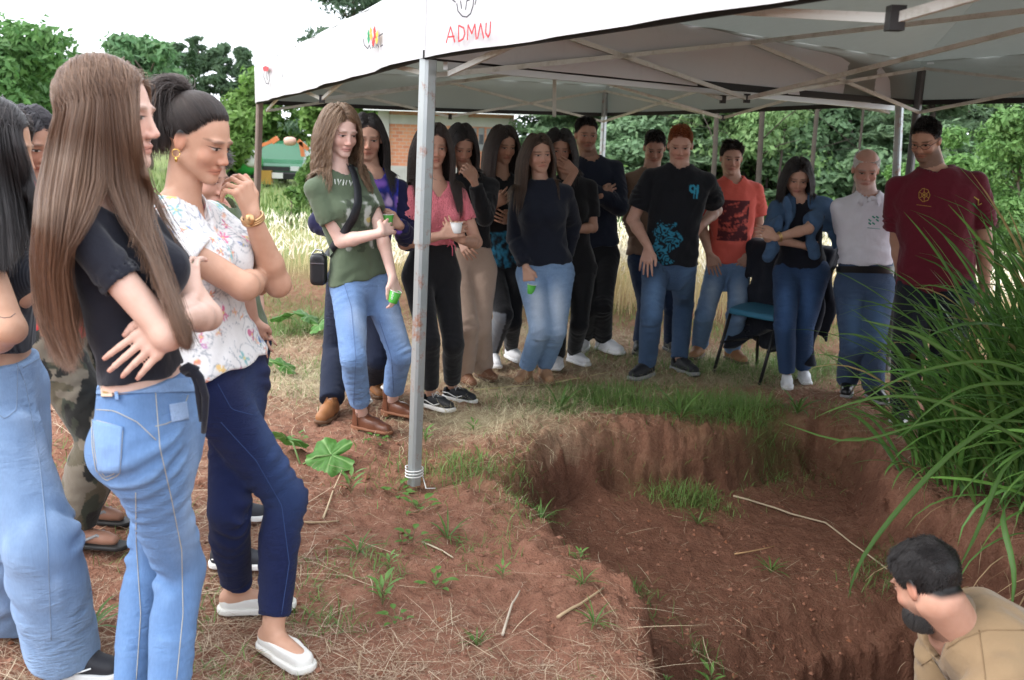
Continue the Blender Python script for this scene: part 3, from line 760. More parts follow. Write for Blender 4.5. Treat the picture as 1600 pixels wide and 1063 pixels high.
    def hairline(s, hp):
        h = s.k.get('hair', {}); fr = h.get('front', .068); y = hp[:, 1]
        zl = np.interp(y, [-.12, -.07, -.045, -.02, .0, .022, .04, .055, .07, .09], [-.058, -.052, -.036, -.006, .000, .006, fr - .030, fr - .010, fr - .001, fr])
        if h.get('tie') is not None: zl = np.maximum(zl, np.interp(y, [-.02, -.01, .01, .03, .05], [-.02, -.008, .010, .030, fr - .014]))
        r = hp[:, 2] - zl
        if h.get('bald'): r = np.minimum(r, .066 - hp[:, 2] + np.clip(-hp[:, 1] - .03, 0, 1) * .3)
        r[np.linalg.norm(hp, axis=1) > .17] = -1
        return r
    def build_hair(s):
        h = s.k.get('hair')
        if not h or h.get('none'): return
        rg = np.random.default_rng(abs(hash(str(s.k['label']))) % 1000 if False else len(s.k['label']) * 7 + int(s.k['head'][0]))
        N = h.get('n', 1500); seg = h.get('seg', 16); style = h.get('style', 'long')
        D = rg.normal(size=(N * 3, 3)); D /= np.linalg.norm(D, axis=1)[:, None]
        rad = np.array([.074, .093, .083]); c = np.array([0, -.018, .034]); lp = c + D * rad
        ok = s.hairline(lp) > 0; lp = lp[ok][:N]; D = D[ok][:N]; N = len(lp)
        nl = D / rad; nl /= np.linalg.norm(nl, axis=1)[:, None]
        W = lambda q: s.head + (q * s.hs) @ s.HM
        root = W(lp); nw = nl @ s.HM
        u = rg.random(N); part = h.get('part', 0.)
        sx = np.where(lp[:, 0] > part, 1., -1.)
        if style == 'short':
            L = h.get('len', .022) * (.7 + .5 * u) * np.clip(.22 + (lp[:, 2] - .01) / .09, h.get('minlen', .2), 1)
            comb = np.stack([sx * .35 + .13 * rg.normal(size=N), .5 + .15 * rg.normal(size=N) if h.get('fwd', 1) else -.6 + .2 * rg.normal(size=N), -.1 + .15 * rg.normal(size=N)], 1)
            comb[:, 2] -= .5 * (np.abs(lp[:, 0]) > .05)
            tf_ = np.stack([vnoise(root, 81 + j_, 2, 9.) for j_ in range(3)], 1); comb = comb + tf_ * .28; L = L * (1 + .35 * tf_[:, 0]); cd = comb @ s.HM; P = [root]; p = root.copy(); sg_ = 6
            for i in range(1, sg_):
                d = nw * (h.get('lift', .42) - .06 * i) + cd * .6; d /= np.linalg.norm(d, axis=1)[:, None]; p = p + d * (L / sg_)[:, None]; P.append(p.copy())
            pts = np.stack(P, 1); r = h.get('r', .0014)
        elif style == 'guided':
            pts = h['fn'](s, rg, N, root, lp, nw); r = h.get('r', .0009)
        else:
            L = h.get('len', .5) * (.75 + .3 * u); step = L / seg
            tie = h.get('tie')
            mg0 = mg = .003 + h.get('vol', .018) * .7 * rg.random(N)
            g_ = np.array([0, 0, -1.]); side = s.hx * 1.
            tsp = rg.normal(size=(N, 3)) * [1, 1, .2]; P = [root + nw * .001]; p = P[0].copy()
            back = h.get('back', .35); wave = h.get('wave', 0.)
            ph = rg.uniform(0, 6.28, N)
            d = nw * .5 + (sx[:, None] * s.hx * .7 - s.hf * back - s.hu * .25)
            for i in range(1, seg + 1):
                hz = ((p - s.head) @ s.hu) / s.hs
                tgt = np.where((hz > -.02)[:, None], sx[:, None] * s.hx * .25 - s.hf * back * .45 + g_ * 1.0, np.broadcast_to(g_, p.shape) - s.hf * h.get('drift', .08))
                if tie is not None:
                    tp_ = W(np.array(tie)); tg = tp_ - p; dist = np.linalg.norm(tg, axis=1)
                    tgt = np.where((i <= seg * .4)[..., None] if False else (i <= seg * .45), tg / (dist[:, None] + 1e-6), (np.array(h.get('tail', (0, 0, -1.))) if i > seg * .45 + 3.2 else -s.hf * 1.2 + s.hu * (.25 if i < seg * .45 + 2 else -.5))[None])
                    if i <= seg * .45:
                        st = dist / max(1, (int(seg * .45) - i + 1))
                    else: st = L / seg * np.ones(N)
                    d = tgt if i <= seg * .45 else d * .6 + tgt * .4; d = d / np.linalg.norm(d, axis=1)[:, None]
                    p = p + d * st[:, None]
                    if i > seg * .45: p = p + rg.normal(size=p.shape) * .0012 + tsp * .0035
                else:
                    d = d * .45 + tgt * .55; d /= np.linalg.norm(d, axis=1)[:, None]
                    p = p + d * step[:, None]
                    if wave:
                        a_ = i / seg; p = p + (s.hx * np.sin(ph + i * 1.1)[:, None] + s.hf * np.cos(ph * 1.3 + i * 1.0)[:, None]) * wave * a_
                ql = ((p - s.head) @ s.HM.T) / s.hs; W_ = np.interp(ql[:, 2], [-.17, -.13, -.05, .02, .055, .085], [0, .045, .066, .070, .052, .0]) * h.get('open', 1.); fm_ = (ql[:, 1] > h.get('openy', -.025)) & (sx * ql[:, 0] < W_) & (ql[:, 2] > -.17)
                if tie is None and fm_.any(): ql[fm_, 0] = (sx * W_)[fm_]; p[fm_] = s.head + (ql[fm_] * s.hs) @ s.HM
                Pf = p.astype(np.float32); dd = s.coll(Pf); e_ = 2e-3; mg = mg0 if tie is None else np.minimum(mg0, .0015 + .0012 * i); m = dd < mg
                if m.any():
                    Q = Pf[m]; gr = np.stack([s.coll(Q + f32([e_ if j == q_ else 0 for j in range(3)])) - dd[m] for q_ in range(3)], 1); gr /= np.linalg.norm(gr, axis=1)[:, None] + 1e-9
                    lim = np.minimum(mg[m] - dd[m], .03); mv = gr * lim[:, None]
                    if tie is None: pass
                    p[m] += mv
                P.append(p.copy())
            pts = np.stack(P, 1); r = h.get('r', .0022)
        tint = h.get('tintf', lambda rg, N: np.clip(rg.normal(.4, .28, N), 0, 1))(rg, pts.shape[0])
        hm = hair_material('hair_fibre', h.get('c', (.02, .014, .011)), h.get('c2', tuple(np.array(h.get('c', (.02, .014, .011))) * 2.2)), h.get('rough', .4))
        s.hair_o = add_strands('hair', pts - np.array(s.e.location), r, tint, hm, s.e, h.get('taper', .35))
def add_strands(name, pts, r, tint, mat, parent, taper=.35):
    N, Sg, _ = pts.shape
    hc = bpy.data.hair_curves.new(name); hc.add_curves([Sg] * N)
    hc.position_data.foreach_set('vector', np.ascontiguousarray(pts, np.float32).ravel())
    t = np.linspace(0, 1, Sg); rr = np.broadcast_to(r, (N,))[:, None] * (1 - (1 - taper) * np.clip((t - .6) / .4, 0, 1) ** 1.5)[None]
    ra = hc.attributes.get('radius') or hc.attributes.new('radius', 'FLOAT', 'POINT'); ra.data.foreach_set('value', np.ascontiguousarray(rr, np.float32).ravel())
    ta = hc.attributes.new('tint', 'FLOAT', 'POINT'); tint = np.asarray(tint); ta.data.foreach_set('value', (np.repeat(tint, Sg) if tint.ndim == 1 else tint.ravel()).astype(np.float32))
    hc.materials.append(mat)
    o = bpy.data.objects.new(name, hc); COL.objects.link(o); o.parent = parent
    return o
# decals: strips and patches laid on a modelled surface along sight lines
def march(fn, px, py, Y0, off=.0015):
    d = np.stack([ray(a, b) for a, b in zip(np.ravel(px), np.ravel(py))]); d /= np.linalg.norm(d, axis=1)[:, None]
    t = np.full(len(d), Y0 - .45)
    for _ in range(60):
        P = (CAMP + d * t[:, None]).astype(np.float32); dd = fn(P) - off; t = t + np.clip(dd, -.02, .05) * .9
    return CAMP + d * t[:, None]
def ribbon_on(s, name, fn, pxs, Y0, w, mat, parent, off=.0015, res=8, world_sp=None):
    """a raised cord following the surface along a pixel polyline"""
    pxs = np.array(pxs, float); seg = np.linalg.norm(np.diff(pxs, axis=0), axis=1); tt = np.concatenate([[0], np.cumsum(seg)]); n = max(2, int(tt[-1] / res) + 1)
    q = np.linspace(0, tt[-1], n); x = np.interp(q, tt, pxs[:, 0]); y = np.interp(q, tt, pxs[:, 1])
    P = march(fn, x, y, Y0, off); mb = MB(); mb.tube(P, w, 5); return mb
def patch_on(fn, corners, Y0, nu=10, nv=10, off=.003):
    """quad patch from four pixel corners (tl,tr,br,bl) on the surface; returns V,F with a thin rim"""
    tl, tr, br, bl = [np.array(c, float) for c in corners]; u = np.linspace(0, 1, nu); v = np.linspace(0, 1, nv)
    g = np.array([[(tl * (1 - a) + tr * a) * (1 - b) + (bl * (1 - a) + br * a) * b for a in u] for b in v]).reshape(-1, 2)
    P = march(fn, g[:, 0], g[:, 1], Y0, off); Q = march(fn, g[:, 0], g[:, 1], Y0, -.004)
    F = [[i * nu + j, i * nu + j + 1, (i + 1) * nu + j + 1, (i + 1) * nu + j] for i in range(nv - 1) for j in range(nu - 1)]
    n = len(P); B = [j for j in range(nu)] + [i * nu + nu - 1 for i in range(1, nv)] + [(nv - 1) * nu + j for j in range(nu - 2, -1, -1)] + [i * nu for i in range(nv - 2, 0, -1)]
    for a, b in zip(B, B[1:] + B[:1]): F.append([b, a, a + n, b + n])
    return np.concatenate([P, Q]), np.array(F)
# ================================================================ THE GROUND
def poly_sd(x, y, poly):               # signed distance, positive inside
    x = np.asarray(x, float); y = np.asarray(y, float); sh = x.shape; x = x.ravel(); y = y.ravel()
    P = np.array(poly); Q = np.roll(P, -1, 0); best = np.full(x.shape, 1e9); ins = np.zeros(x.shape, bool)
    for (ax, ay), (bx, by) in zip(P, Q):
        dx, dy = bx - ax, by - ay; t = np.clip(((x - ax) * dx + (y - ay) * dy) / (dx * dx + dy * dy), 0, 1)
        best = np.minimum(best, np.hypot(x - ax - t * dx, y - ay - t * dy))
        with np.errstate(divide='ignore', invalid='ignore'):
            ins ^= ((ay > y) != (by > y)) & (x < (bx - ax) * (y - ay) / (by - ay) + ax)
    return np.where(ins, best, -best).reshape(sh)
PIT = [tuple(ground_at(*p, 0.0)[:2]) for p in [(1000, 942), (930, 872), (868, 830), (806, 782), (800, 735), (862, 694), (938, 682), (1050, 676), (1120, 668), (1199, 655), (1284, 650), (1360, 672), (1398, 735), (1470, 775), (1540, 800), (1640, 845)]]
PIT = PIT + [(2.2, 2.2), (1.9, 1.2), (.62, 1.2), (.50, 1.85)]
SHELF = .36
HOLE = [tuple(ground_at(*p, -SHELF)[:2]) for p in [(1110, 1100), (1190, 1030), (1250, 990), (1320, 965), (1400, 950), (1480, 940)]]
HOLE = HOLE + [(1.35, 2.2), (1.2, 1.2), (.60, 1.2)]
def smooth(a): a = np.clip(a, 0, 1); return a * a * (3 - 2 * a)
def hfun(x, y, fine=True):
    x = np.asarray(x, float); y = np.asarray(y, float)
    nearm = 1 / (1 + (np.hypot(x, y - 4) / 14) ** 2)
    z = g_base(x, y) + .022 * lat_noise(x, y, 3, .8, 3) * smooth((y - 1) / 2) + .25 * lat_noise(x, y, 4, .05, 2) * smooth((y - 16) / 20)
    jx = lat_noise(x, y, 8, 2.2, 4); jy = lat_noise(x, y, 9, 9., 3)
    sd = poly_sd(x, y, PIT) + .055 * jx + .022 * jy
    wall = smooth((sd + .02) / .15) * .84 + smooth((sd - .05) / .6) * .16
    berm = .045 * np.exp(-((sd + .16) / .14) ** 2)
    z = z + berm - SHELF * wall
    sd2 = poly_sd(x, y, HOLE) + .03 * jx + .015 * jy
    z = z - .16 * smooth((sd2 + .30) / .34) - .55 * smooth((sd2 - .0) / .16)
    steep = np.exp(-((sd - .06) / .09) ** 2) + np.exp(-((sd2 - .04) / .06) ** 2)
    if fine:
        z = z + (.008 * lat_noise(x, y, 12, 7, 3) + .0075 * lat_noise(x, y, 13, 28, 2)) * nearm * (1 + .9 * smooth(-sd / .1 + .5)) + steep * (.055 * lat_noise(x, y, 15, 9, 3) + .045 * (np.abs(lat_noise(x, y, 16, 19, 2)) - .3) + .02 * lat_noise(x, y, 18, 45, 2))
        cl = lat_noise(x, y, 17, 13, 2); z = z + .02 * np.clip(cl - .45, 0, 1) * nearm
    return z
def geo(a, b, n0, step, grow):          # growing spacing outward from a to b
    out = []; p = a; s = step
    while (p < b) if b > a else (p > b): p += s if b > a else -s; s *= grow; out.append(p)
    return out
xs = np.array(sorted(geo(-2.2, -260, 0, .03, 1.09) + list(np.arange(-2.2, -.1, .024)) + list(np.arange(-.1, 2.3, .0145)) + list(np.arange(2.3, 3.4, .024)) + geo(3.4, 260, 0, .03, 1.09)))
ys = np.array(sorted(geo(1.4, -30, 0, .05, 1.2) + list(np.arange(1.4, 3.6, .0215)) + list(np.arange(3.6, 5.5, .0140)) + list(np.arange(5.5, 7.6, .03)) + geo(7.6, 420, 0, .022, 1.06)))
GX, GY = np.meshgrid(xs, ys, indexing='ij'); GZ = hfun(GX, GY)
nx, ny = GX.shape; ii, jj = np.meshgrid(np.arange(nx - 1), np.arange(ny - 1), indexing='ij'); a_ = (ii * ny + jj).ravel()
GF = np.stack([a_, a_ + ny, a_ + ny + 1, a_ + 1], 1)
# maps of what lies on the soil
def wpt(px, py): p = ground_at(px, py, 0); return p[0], p[1]
HAY = [(wpt(755, 670), .46, .36), (wpt(800, 630), .6, .3), (wpt(900, 622), .8, .22), (wpt(1010, 590), .6, .30), (wpt(1140, 588), .5, .25), (wpt(720, 610), .55, .35), (wpt(560, 560), .9, .9), (wpt(840, 545), 1.3, .9), (wpt(640, 600), .9, .5), (wpt(1060, 560), 1.1, .5), (wpt(480, 600), .6, .6)]
def hay_map(x, y):
    m = np.zeros_like(x)
    for (cx, cy), rx, ry in HAY: m = np.maximum(m, np.exp(-((x - cx) / rx) ** 2 - ((y - cy) / ry) ** 2))
    m = m * (.75 + .5 * lat_noise(x, y, 21, 3, 3)); return np.clip(m, 0, 1) * (poly_sd(x, y, PIT) < .03)
GRS = [(wpt(1040, 635), .72, .30, 2.2), (wpt(1160, 640), .4, .2, 1.6), (wpt(930, 650), .3, .2, 1.4), (wpt(1150, 625), .35, .2, .7), (wpt(1235, 655), .18, .1, .8), (wpt(940, 640), .25, .18, .5), (wpt(480, 520), .5, .8, .8), (wpt(700, 760), .25, .25, .35), (wpt(820, 770), .15, .4, .4), (wpt(1150, 570), 1.2, .35, .7), (wpt(1250, 560), 1., .5, .8), (wpt(780, 490), 1.2, .5, .5), (wpt(1060, 690), .3, .12, .9)]
def grass_map(x, y):
    m = np.zeros_like(x)
    for (cx, cy), rx, ry, s in GRS: m = np.maximum(m, s * np.exp(-((x - cx) / rx) ** 2 - ((y - cy) / ry) ** 2))
    m = m * np.clip(.8 + .9 * lat_noise(x, y, 23, 2.5, 3), 0, 2)
    back = smooth((y - 7.2) / 1.2); left = smooth((y - 4.6 + .3 * x) / 1.5) * smooth((-.8 - x) / .8)
    m = np.maximum(m, .45 * back * np.clip(.7 + .8 * lat_noise(x, y, 24, 1.2, 3), 0, 1)); m = np.maximum(m, .6 * left * np.clip(.5 + lat_noise(x, y, 25, 1.5, 3), 0, 1))
    return np.clip(m, 0, 1)
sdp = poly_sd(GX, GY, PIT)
litter = np.clip(.42 + .75 * lat_noise(GX, GY, 27, 1.3, 4), 0, 1) * smooth(-sdp / .25 + .2) * smooth((9.5 - GY) / 2)
mt = NT('laterite_soil'); P_ = mt.pos()
n1 = mt.noise(1.6, P_, 5, .6); n2 = mt.noise(14, P_, 6, .65); n3 = mt.noise(90, P_, 5, .7); v1 = mt.vor(38, P_); v2 = mt.vor(120, P_)
soil = mt.ramp(mt.math('MULTIPLY_ADD', n3, .35, mt.math('MULTIPLY', n2, .65)), [(.25, (.115, .050, .033)), (.5, (.235, .108, .070)), (.72, (.35, .19, .13))])
soil = mt.mix(mt.math('MULTIPLY', n1, .35), soil, (.23, .115, .075))
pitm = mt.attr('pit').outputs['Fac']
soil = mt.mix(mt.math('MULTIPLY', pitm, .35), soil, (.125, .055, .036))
speck = mt.math('GREATER_THAN', mt.noise(160, P_, 2), .67); soil = mt.mix(mt.math('MULTIPLY', speck, .5), soil, (.34, .22, .14))
ma = mt.n('ShaderNodeMapping'); ma.inputs['Scale'].default_value = (1, .22, 1); ma.inputs['Rotation'].default_value = (0, 0, .6); mt.l(P_, ma.inputs[0]); fib = mt.noise(85, ma.outputs[0], 4, .7)
mb_ = mt.n('ShaderNodeMapping'); mb_.inputs['Scale'].default_value = (.25, 1, 1); mb_.inputs['Rotation'].default_value = (0, 0, -.3); mt.l(P_, mb_.inputs[0]); fib2 = mt.noise(75, mb_.outputs[0], 4, .7)
fb = mt.math('MAXIMUM', fib, fib2)
lit = mt.attr('litter').outputs['Fac']; hay = mt.attr('hay').outputs['Fac']; grn = mt.attr('green').outputs['Fac']; fld = mt.attr('field').outputs['Fac']
soil = mt.mix(mt.math('MULTIPLY', mt.math('MULTIPLY', mt.math('SUBTRACT', fb, .55), 9, clamp=True), mt.math('MULTIPLY', lit, .75)), soil, (.36, .25, .17))
soil = mt.mix(mt.math('MULTIPLY', hay, mt.math('MULTIPLY_ADD', fb, 1.2, .05, clamp=True)), soil, mt.mix(fib, (.36, .28, .17), (.70, .61, .42)))
soil = mt.mix(mt.math('MULTIPLY', grn, mt.math('MULTIPLY_ADD', n2, 1.5, -.1, clamp=True)), soil, mt.mix(n3, (.045, .085, .018), (.12, .17, .045)))
soil = mt.mix(fld, soil, mt.mix(mt.noise(.5, P_, 5), (.11, .16, .045), (.22, .24, .09)))
hgt = mt.math('ADD', mt.math('MULTIPLY', n3, .6), mt.math('ADD', mt.math('MULTIPLY', v1, .5), mt.math('MULTIPLY', v2, .3)))
mt.bump(mt.math('ADD', hgt, mt.math('MULTIPLY', mt.math('MULTIPLY', pitm, mt.noise(24, P_, 6, .75)), 3.5)), .9, .014)
mt.set(Base_Color=soil, Roughness=.95, Specular_IOR_Level=.15)
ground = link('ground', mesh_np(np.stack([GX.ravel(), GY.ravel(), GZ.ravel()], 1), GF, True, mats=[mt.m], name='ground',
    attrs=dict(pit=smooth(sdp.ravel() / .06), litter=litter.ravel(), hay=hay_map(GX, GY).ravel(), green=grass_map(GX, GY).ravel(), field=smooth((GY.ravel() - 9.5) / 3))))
ground['kind'] = 'structure'; ground['label'] = 'red earth ground with a dug soil pit and straw litter'
# ================================================================ STRAW, GRASS, WEEDS
def ribbons(name, base, az, L, w, el0, droop, col, mat, segs=3, jit=.25, hug=None, lab=None, seed=1):
    """many narrow blades in one mesh: base (n,3), azimuth, length, width, start elevation, droop per unit"""
    rg = np.random.default_rng(seed); n = len(base); p = base.copy(); el = el0.copy() if hasattr(el0, 'copy') else np.full(n, el0); a = az.copy(); rows = []
    for i in range(segs + 1):
        t = i / segs; wd = w * (1 - t ** 2 * .85) * (.7 + .3 * min(1, t * 4)) / 2
        sd = np.stack([-np.sin(a), np.cos(a), np.zeros(n)], 1)
        rows += [p - sd * wd[:, None], p + sd * wd[:, None]]
        d = np.stack([np.cos(a) * np.cos(el), np.sin(a) * np.cos(el), np.sin(el)], 1); p = p + d * (L / segs)[:, None]
        el = el - droop / segs; a = a + rg.normal(0, jit, n) / segs
    V = np.stack(rows, 1).reshape(-1, 3); k = 2 * (segs + 1); b = (np.arange(n) * k)[:, None]
    F = np.concatenate([b + np.array([2 * i, 2 * i + 1, 2 * i + 3, 2 * i + 2]) for i in range(segs)])
    o = link(name, mesh_np(V, F, True, mats=[mat], attrs=dict(col=np.repeat(col, k, 0)), name=name)); o['kind'] = 'stuff'
    if lab: o['label'] = lab
    return o
def leafmat(name, rough=.6, trans=.25, var=.25):
    n = NT(name); c = n.attr('col').outputs['Color']; c = n.mix(var, c, n.mix(n.noise(40, n.pos(), 3), (.3, .3, .3), (1.6, 1.6, 1.6)), 'MULTIPLY')
    n.set(Base_Color=c, Roughness=rough, Specular_IOR_Level=.3)
    if trans:
        tr = n.n('ShaderNodeBsdfTranslucent'); n.l(c, tr.inputs[0]); mx = n.n('ShaderNodeMixShader'); mx.inputs[0].default_value = trans
        n.l(n.b.outputs[0], mx.inputs[1]); n.l(tr.outputs[0], mx.inputs[2]); n.l(mx.outputs[0], n.out.inputs[0])
    return n.m
MS = leafmat('dry_straw', .75, .1); MG = leafmat('green_blade', .5, .25)
def scatter(n, x0, x1, y0, y1, dens, seed, bias=1.4):
    rg = np.random.default_rng(seed); out = np.zeros((0, 2))
    while len(out) < n:
        m = n * 4; yy = (y0 ** (1 - bias) + rg.random(m) * (y1 ** (1 - bias) - y0 ** (1 - bias))) ** (1 / (1 - bias)); xx = rg.uniform(-.58, .58, m) * yy
        xx = xx + (x0 + x1) / 2 * 0; ok = (xx > x0) & (xx < x1); xx, yy = xx[ok], yy[ok]
        ok = rg.random(len(xx)) < dens(xx, yy); out = np.concatenate([out, np.stack([xx[ok], yy[ok]], 1)])
    return out[:n]
def put(xy, dz=.003): return np.stack([xy[:, 0], xy[:, 1], hfun(xy[:, 0], xy[:, 1]) + dz], 1)
def cols(n, c1, c2, seed):
    rg = np.random.default_rng(seed); t = rg.random(n)[:, None]; return np.array(c1) * (1 - t) + np.array(c2) * t * 1. + rg.normal(0, .01, (n, 1))
def lit_d(x, y):
    sd = poly_sd(x, y, PIT)
    m = np.clip(.38 + .9 * lat_noise(x, y, 27, 1.3, 4), .05, 1) * (sd < -.02); m = np.where((sd > .05), .035 + .13 * (lat_noise(x, y, 28, 2.5, 2) > .2), m); return np.clip(m, .0, 1)
rg = np.random.default_rng(5)
n = 34000; xy = scatter(n, -3, 4, 1.9, 8.2, lit_d, 31); az = rg.uniform(0, 6.28, n)
ribbons('straw_litter', put(xy, .006), az, rg.gamma(2.0, .022, n) + .012, rg.uniform(.0009, .0024, n), rg.normal(.03, .18, n), rg.uniform(0, .4, n), np.clip(cols(n, (.60, .47, .34), (.27, .17, .10), 3), 0, 1), MS, 2, .5, lab='dry straw bits scattered over the red soil', seed=2)
n = 1100; xy = scatter(n, -3, 4, 1.9, 8.2, lit_d, 33); az = rg.uniform(0, 6.28, n)
ribbons('straw_stalks', put(xy, .012), az, rg.uniform(.07, .28, n), rg.uniform(.0016, .0038, n), rg.normal(.02, .07, n), rg.uniform(-.1, .3, n), np.clip(cols(n, (.66, .54, .38), (.38, .26, .16), 5), 0, 1), MS, 5, .35, lab='long dry straw stalks lying on the soil', seed=4)
n = 16000; xy = scatter(n, -3, 4, 3.2, 8.2, hay_map, 35, 1.8); az = rg.uniform(0, 6.28, n)
hb = put(xy, .0); hb[:, 2] += rg.random(n) ** 2 * .055 * np.clip(hay_map(xy[:, 0], xy[:, 1]) * 1.5, 0, 1)
ribbons('hay', hb, az, rg.uniform(.05, .2, n), rg.uniform(.001, .0026, n), rg.normal(.15, .3, n), rg.uniform(0, 1.2, n), np.clip(cols(n, (.78, .69, .47), (.48, .41, .24), 7), 0, 1), MS, 3, 2.2, lab='heaped pale mown hay on the ground behind the pit', seed=6)
n = 24000; xy = scatter(n, -3.6, 4.2, 3.0, 9.5, grass_map, 37, 1.5); az = rg.uniform(0, 6.28, n); gm = grass_map(xy[:, 0], xy[:, 1])
ribbons('short_grass', put(xy, -.003), az, rg.uniform(.05, .14, n) * (.5 + .8 * gm), rg.uniform(.002, .005, n), rg.uniform(.6, 1.5, n), rg.uniform(.3, 1.6, n), np.clip(cols(n, (.10, .20, .045), (.21, .32, .09), 9), 0, 1), MG, 3, .6, lab='patches of short green grass by the pit', seed=8)
def pitgrass(x, y): return (poly_sd(x, y, PIT) > .1) * np.clip(lat_noise(x, y, 41, 2.2, 3) - .38, 0, 1) * 2
n = 900; xy = scatter(n, .3, 2.6, 2.0, 4.6, pitgrass, 39, 1.2); az = rg.uniform(0, 6.28, n)
ribbons('pit_grass', put(xy, -.003), az, rg.uniform(.03, .11, n), rg.uniform(.002, .0042, n), rg.uniform(.4, 1.4, n), rg.uniform(.3, 1.6, n), np.clip(cols(n, (.06, .13, .03), (.15, .24, .07), 9), 0, 1), MG, 3, .6, lab='thin grass sprouting on the pit floor', seed=9)
def neargrass(x, y): return (poly_sd(x, y, PIT) < -.03) * np.clip(lat_noise(x, y, 43, 2.6, 3) - .40, 0, 1) * 2.2
n = 3200; xy = scatter(n, -2.4, 2, 1.9, 5.2, neargrass, 47, 1.2); az = rg.uniform(0, 6.28, n)
ribbons('sparse_grass', put(xy, -.003), az, rg.uniform(.025, .09, n), rg.uniform(.002, .0045, n), rg.uniform(.2, 1.3, n), rg.uniform(.3, 1.6, n), np.clip(cols(n, (.08, .16, .035), (.19, .28, .08), 9), 0, 1), MG, 3, .6, lab='sparse grass shoots among the straw litter', seed=10)
# soil crumbs
def crumbs(name, n, x0, x1, y0, y1, dens, seed, lo, hi, lab):
    rg = np.random.default_rng(seed); xy = scatter(n, x0, x1, y0, y1, dens, seed, 1.3); c = put(xy, .0); r = lo + (hi - lo) * rg.random(n) ** 4
    base = np.array([(1, 0, 0), (-1, 0, 0), (0, 1, 0), (0, -1, 0), (0, 0, 1), (0, 0, -1)], float); T = np.array([(0, 2, 4), (2, 1, 4), (1, 3, 4), (3, 0, 4), (2, 0, 5), (1, 2, 5), (3, 1, 5), (0, 3, 5)])
    V = c[:, None] + base[None] * (r[:, None, None] * rg.uniform(.6, 1.3, (n, 6, 1))) * [1, 1, .7]; F = (np.arange(n) * 6)[:, None, None] + T[None]
    o = link(name, mesh_np(V.reshape(-1, 3), F.reshape(-1, 3), False, mats=[MC], name=name, attrs=dict(col=np.repeat(cols(n, (.13, .05, .03), (.24, .11, .07), seed), 6, 0)))); o['kind'] = 'stuff'; o['label'] = lab
MC = leafmat('soil_clod', .95, 0, .5)
crumbs('soil_crumbs', 9000, -3, 3.5, 1.9, 7, lambda x, y: .3 + .5 * (lat_noise(x, y, 51, 2, 3) > 0), 53, .003, .017, 'loose red soil crumbs over the ground')
# wheat field
MW = leafmat('ripe_wheat', .7, .2)
def wheat_d(x, y):
    e = 8.75 + .25 * lat_noise(x, y * 0, 61, 1., 2) + np.where(x < -.6, .9, 0); return ((y > e) & (y < 16)) * (1. - .55 * smooth((-1.2 - x) / 1.0))
n = 26000; rgw = np.random.default_rng(62); yy = 8.4 + 7.6 * rgw.random(n) ** 1.5; xx = rgw.uniform(-.62, .62, n) * yy; ok = rgw.random(n) < wheat_d(xx, yy); xx, yy = xx[ok], yy[ok]; n = len(xx)
wb = np.stack([xx, yy, hfun(xx, yy, False)], 1); az = rgw.uniform(0, 6.28, n); L = rgw.uniform(.38, .60, n) * (1 - .5 * smooth((-.5 - xx) / 1.))
wc = np.clip(cols(n, (.68, .58, .36), (.50, .40, .20), 63), 0, 1)
ribbons('wheat_stalks', wb, az, L, rgw.uniform(.004, .009, n), rgw.normal(1.45, .08, n), rgw.uniform(0, .35, n), wc, MW, 3, .3, lab='ripe golden wheat standing behind the group', seed=64)
hd = wb + np.stack([np.cos(az) * .06, np.sin(az) * .06, L * .93], 1); ribbons('wheat_ears', hd, az, rgw.uniform(.08, .14, n), rgw.uniform(.012, .022, n), rgw.uniform(.5, 1.5, n), rgw.uniform(.2, 1.0, n), np.clip(cols(n, (.78, .70, .52), (.88, .82, .66), 65), 0, 1), MW, 2, .3, lab='pale bearded wheat ears', seed=66)
n = 9000; yy = 16 + 30 * rgw.random(n) ** 1.6; xx = rgw.uniform(-.62, .1, n) * yy; wb = np.stack([xx, yy, hfun(xx, yy, False)], 1)
ribbons('meadow_grass', wb, rgw.uniform(0, 6.28, n), rgw.uniform(.15, .5, n), rgw.uniform(.015, .04, n), rgw.uniform(.8, 1.5, n), rgw.uniform(.3, 1.2, n), np.clip(cols(n, (.10, .17, .04), (.22, .30, .10), 67), 0, 1), MG, 2, .5, lab='long green meadow grass beyond the wheat', seed=68)

# ---- leafy weeds (three kinds, copied) and the squash leaves
def leaf_patch(L, W, segs=6, fold=.25, droop=.5, el=.6, az=0., base=(0, 0, 0), ncross=2, lobes=None, curl=0.):
    rows = []; p = np.array(base, float); e = el
    for i in range(segs + 1):
        t = i / segs; w = W * (math.sin(math.pi * min(1, t ** .75)) ** .8 + .02) / 2 if lobes is None else W * lobes(t) / 2
        d = np.array([math.cos(az) * math.cos(e), math.sin(az) * math.cos(e), math.sin(e)]); s = np.array([-math.sin(az), math.cos(az), 0]); u = np.cross(d, s) * 1.
        r = []
        for j in range(-ncross, ncross + 1):
            q = j / ncross; r.append(p + s * w * q + (-u if u[2] < 0 else u) * (fold * w * abs(q) + curl * w * math.sin(5 * t + 3 * q)))
        rows.append(r); p = p + d * L / segs; e -= droop / segs
    V = np.array(rows).reshape(-1, 3); m = 2 * ncross + 1
    F = np.array([[i * m + j, i * m + j + 1, (i + 1) * m + j + 1, (i + 1) * m + j] for i in range(segs) for j in range(m - 1)]); return V, F
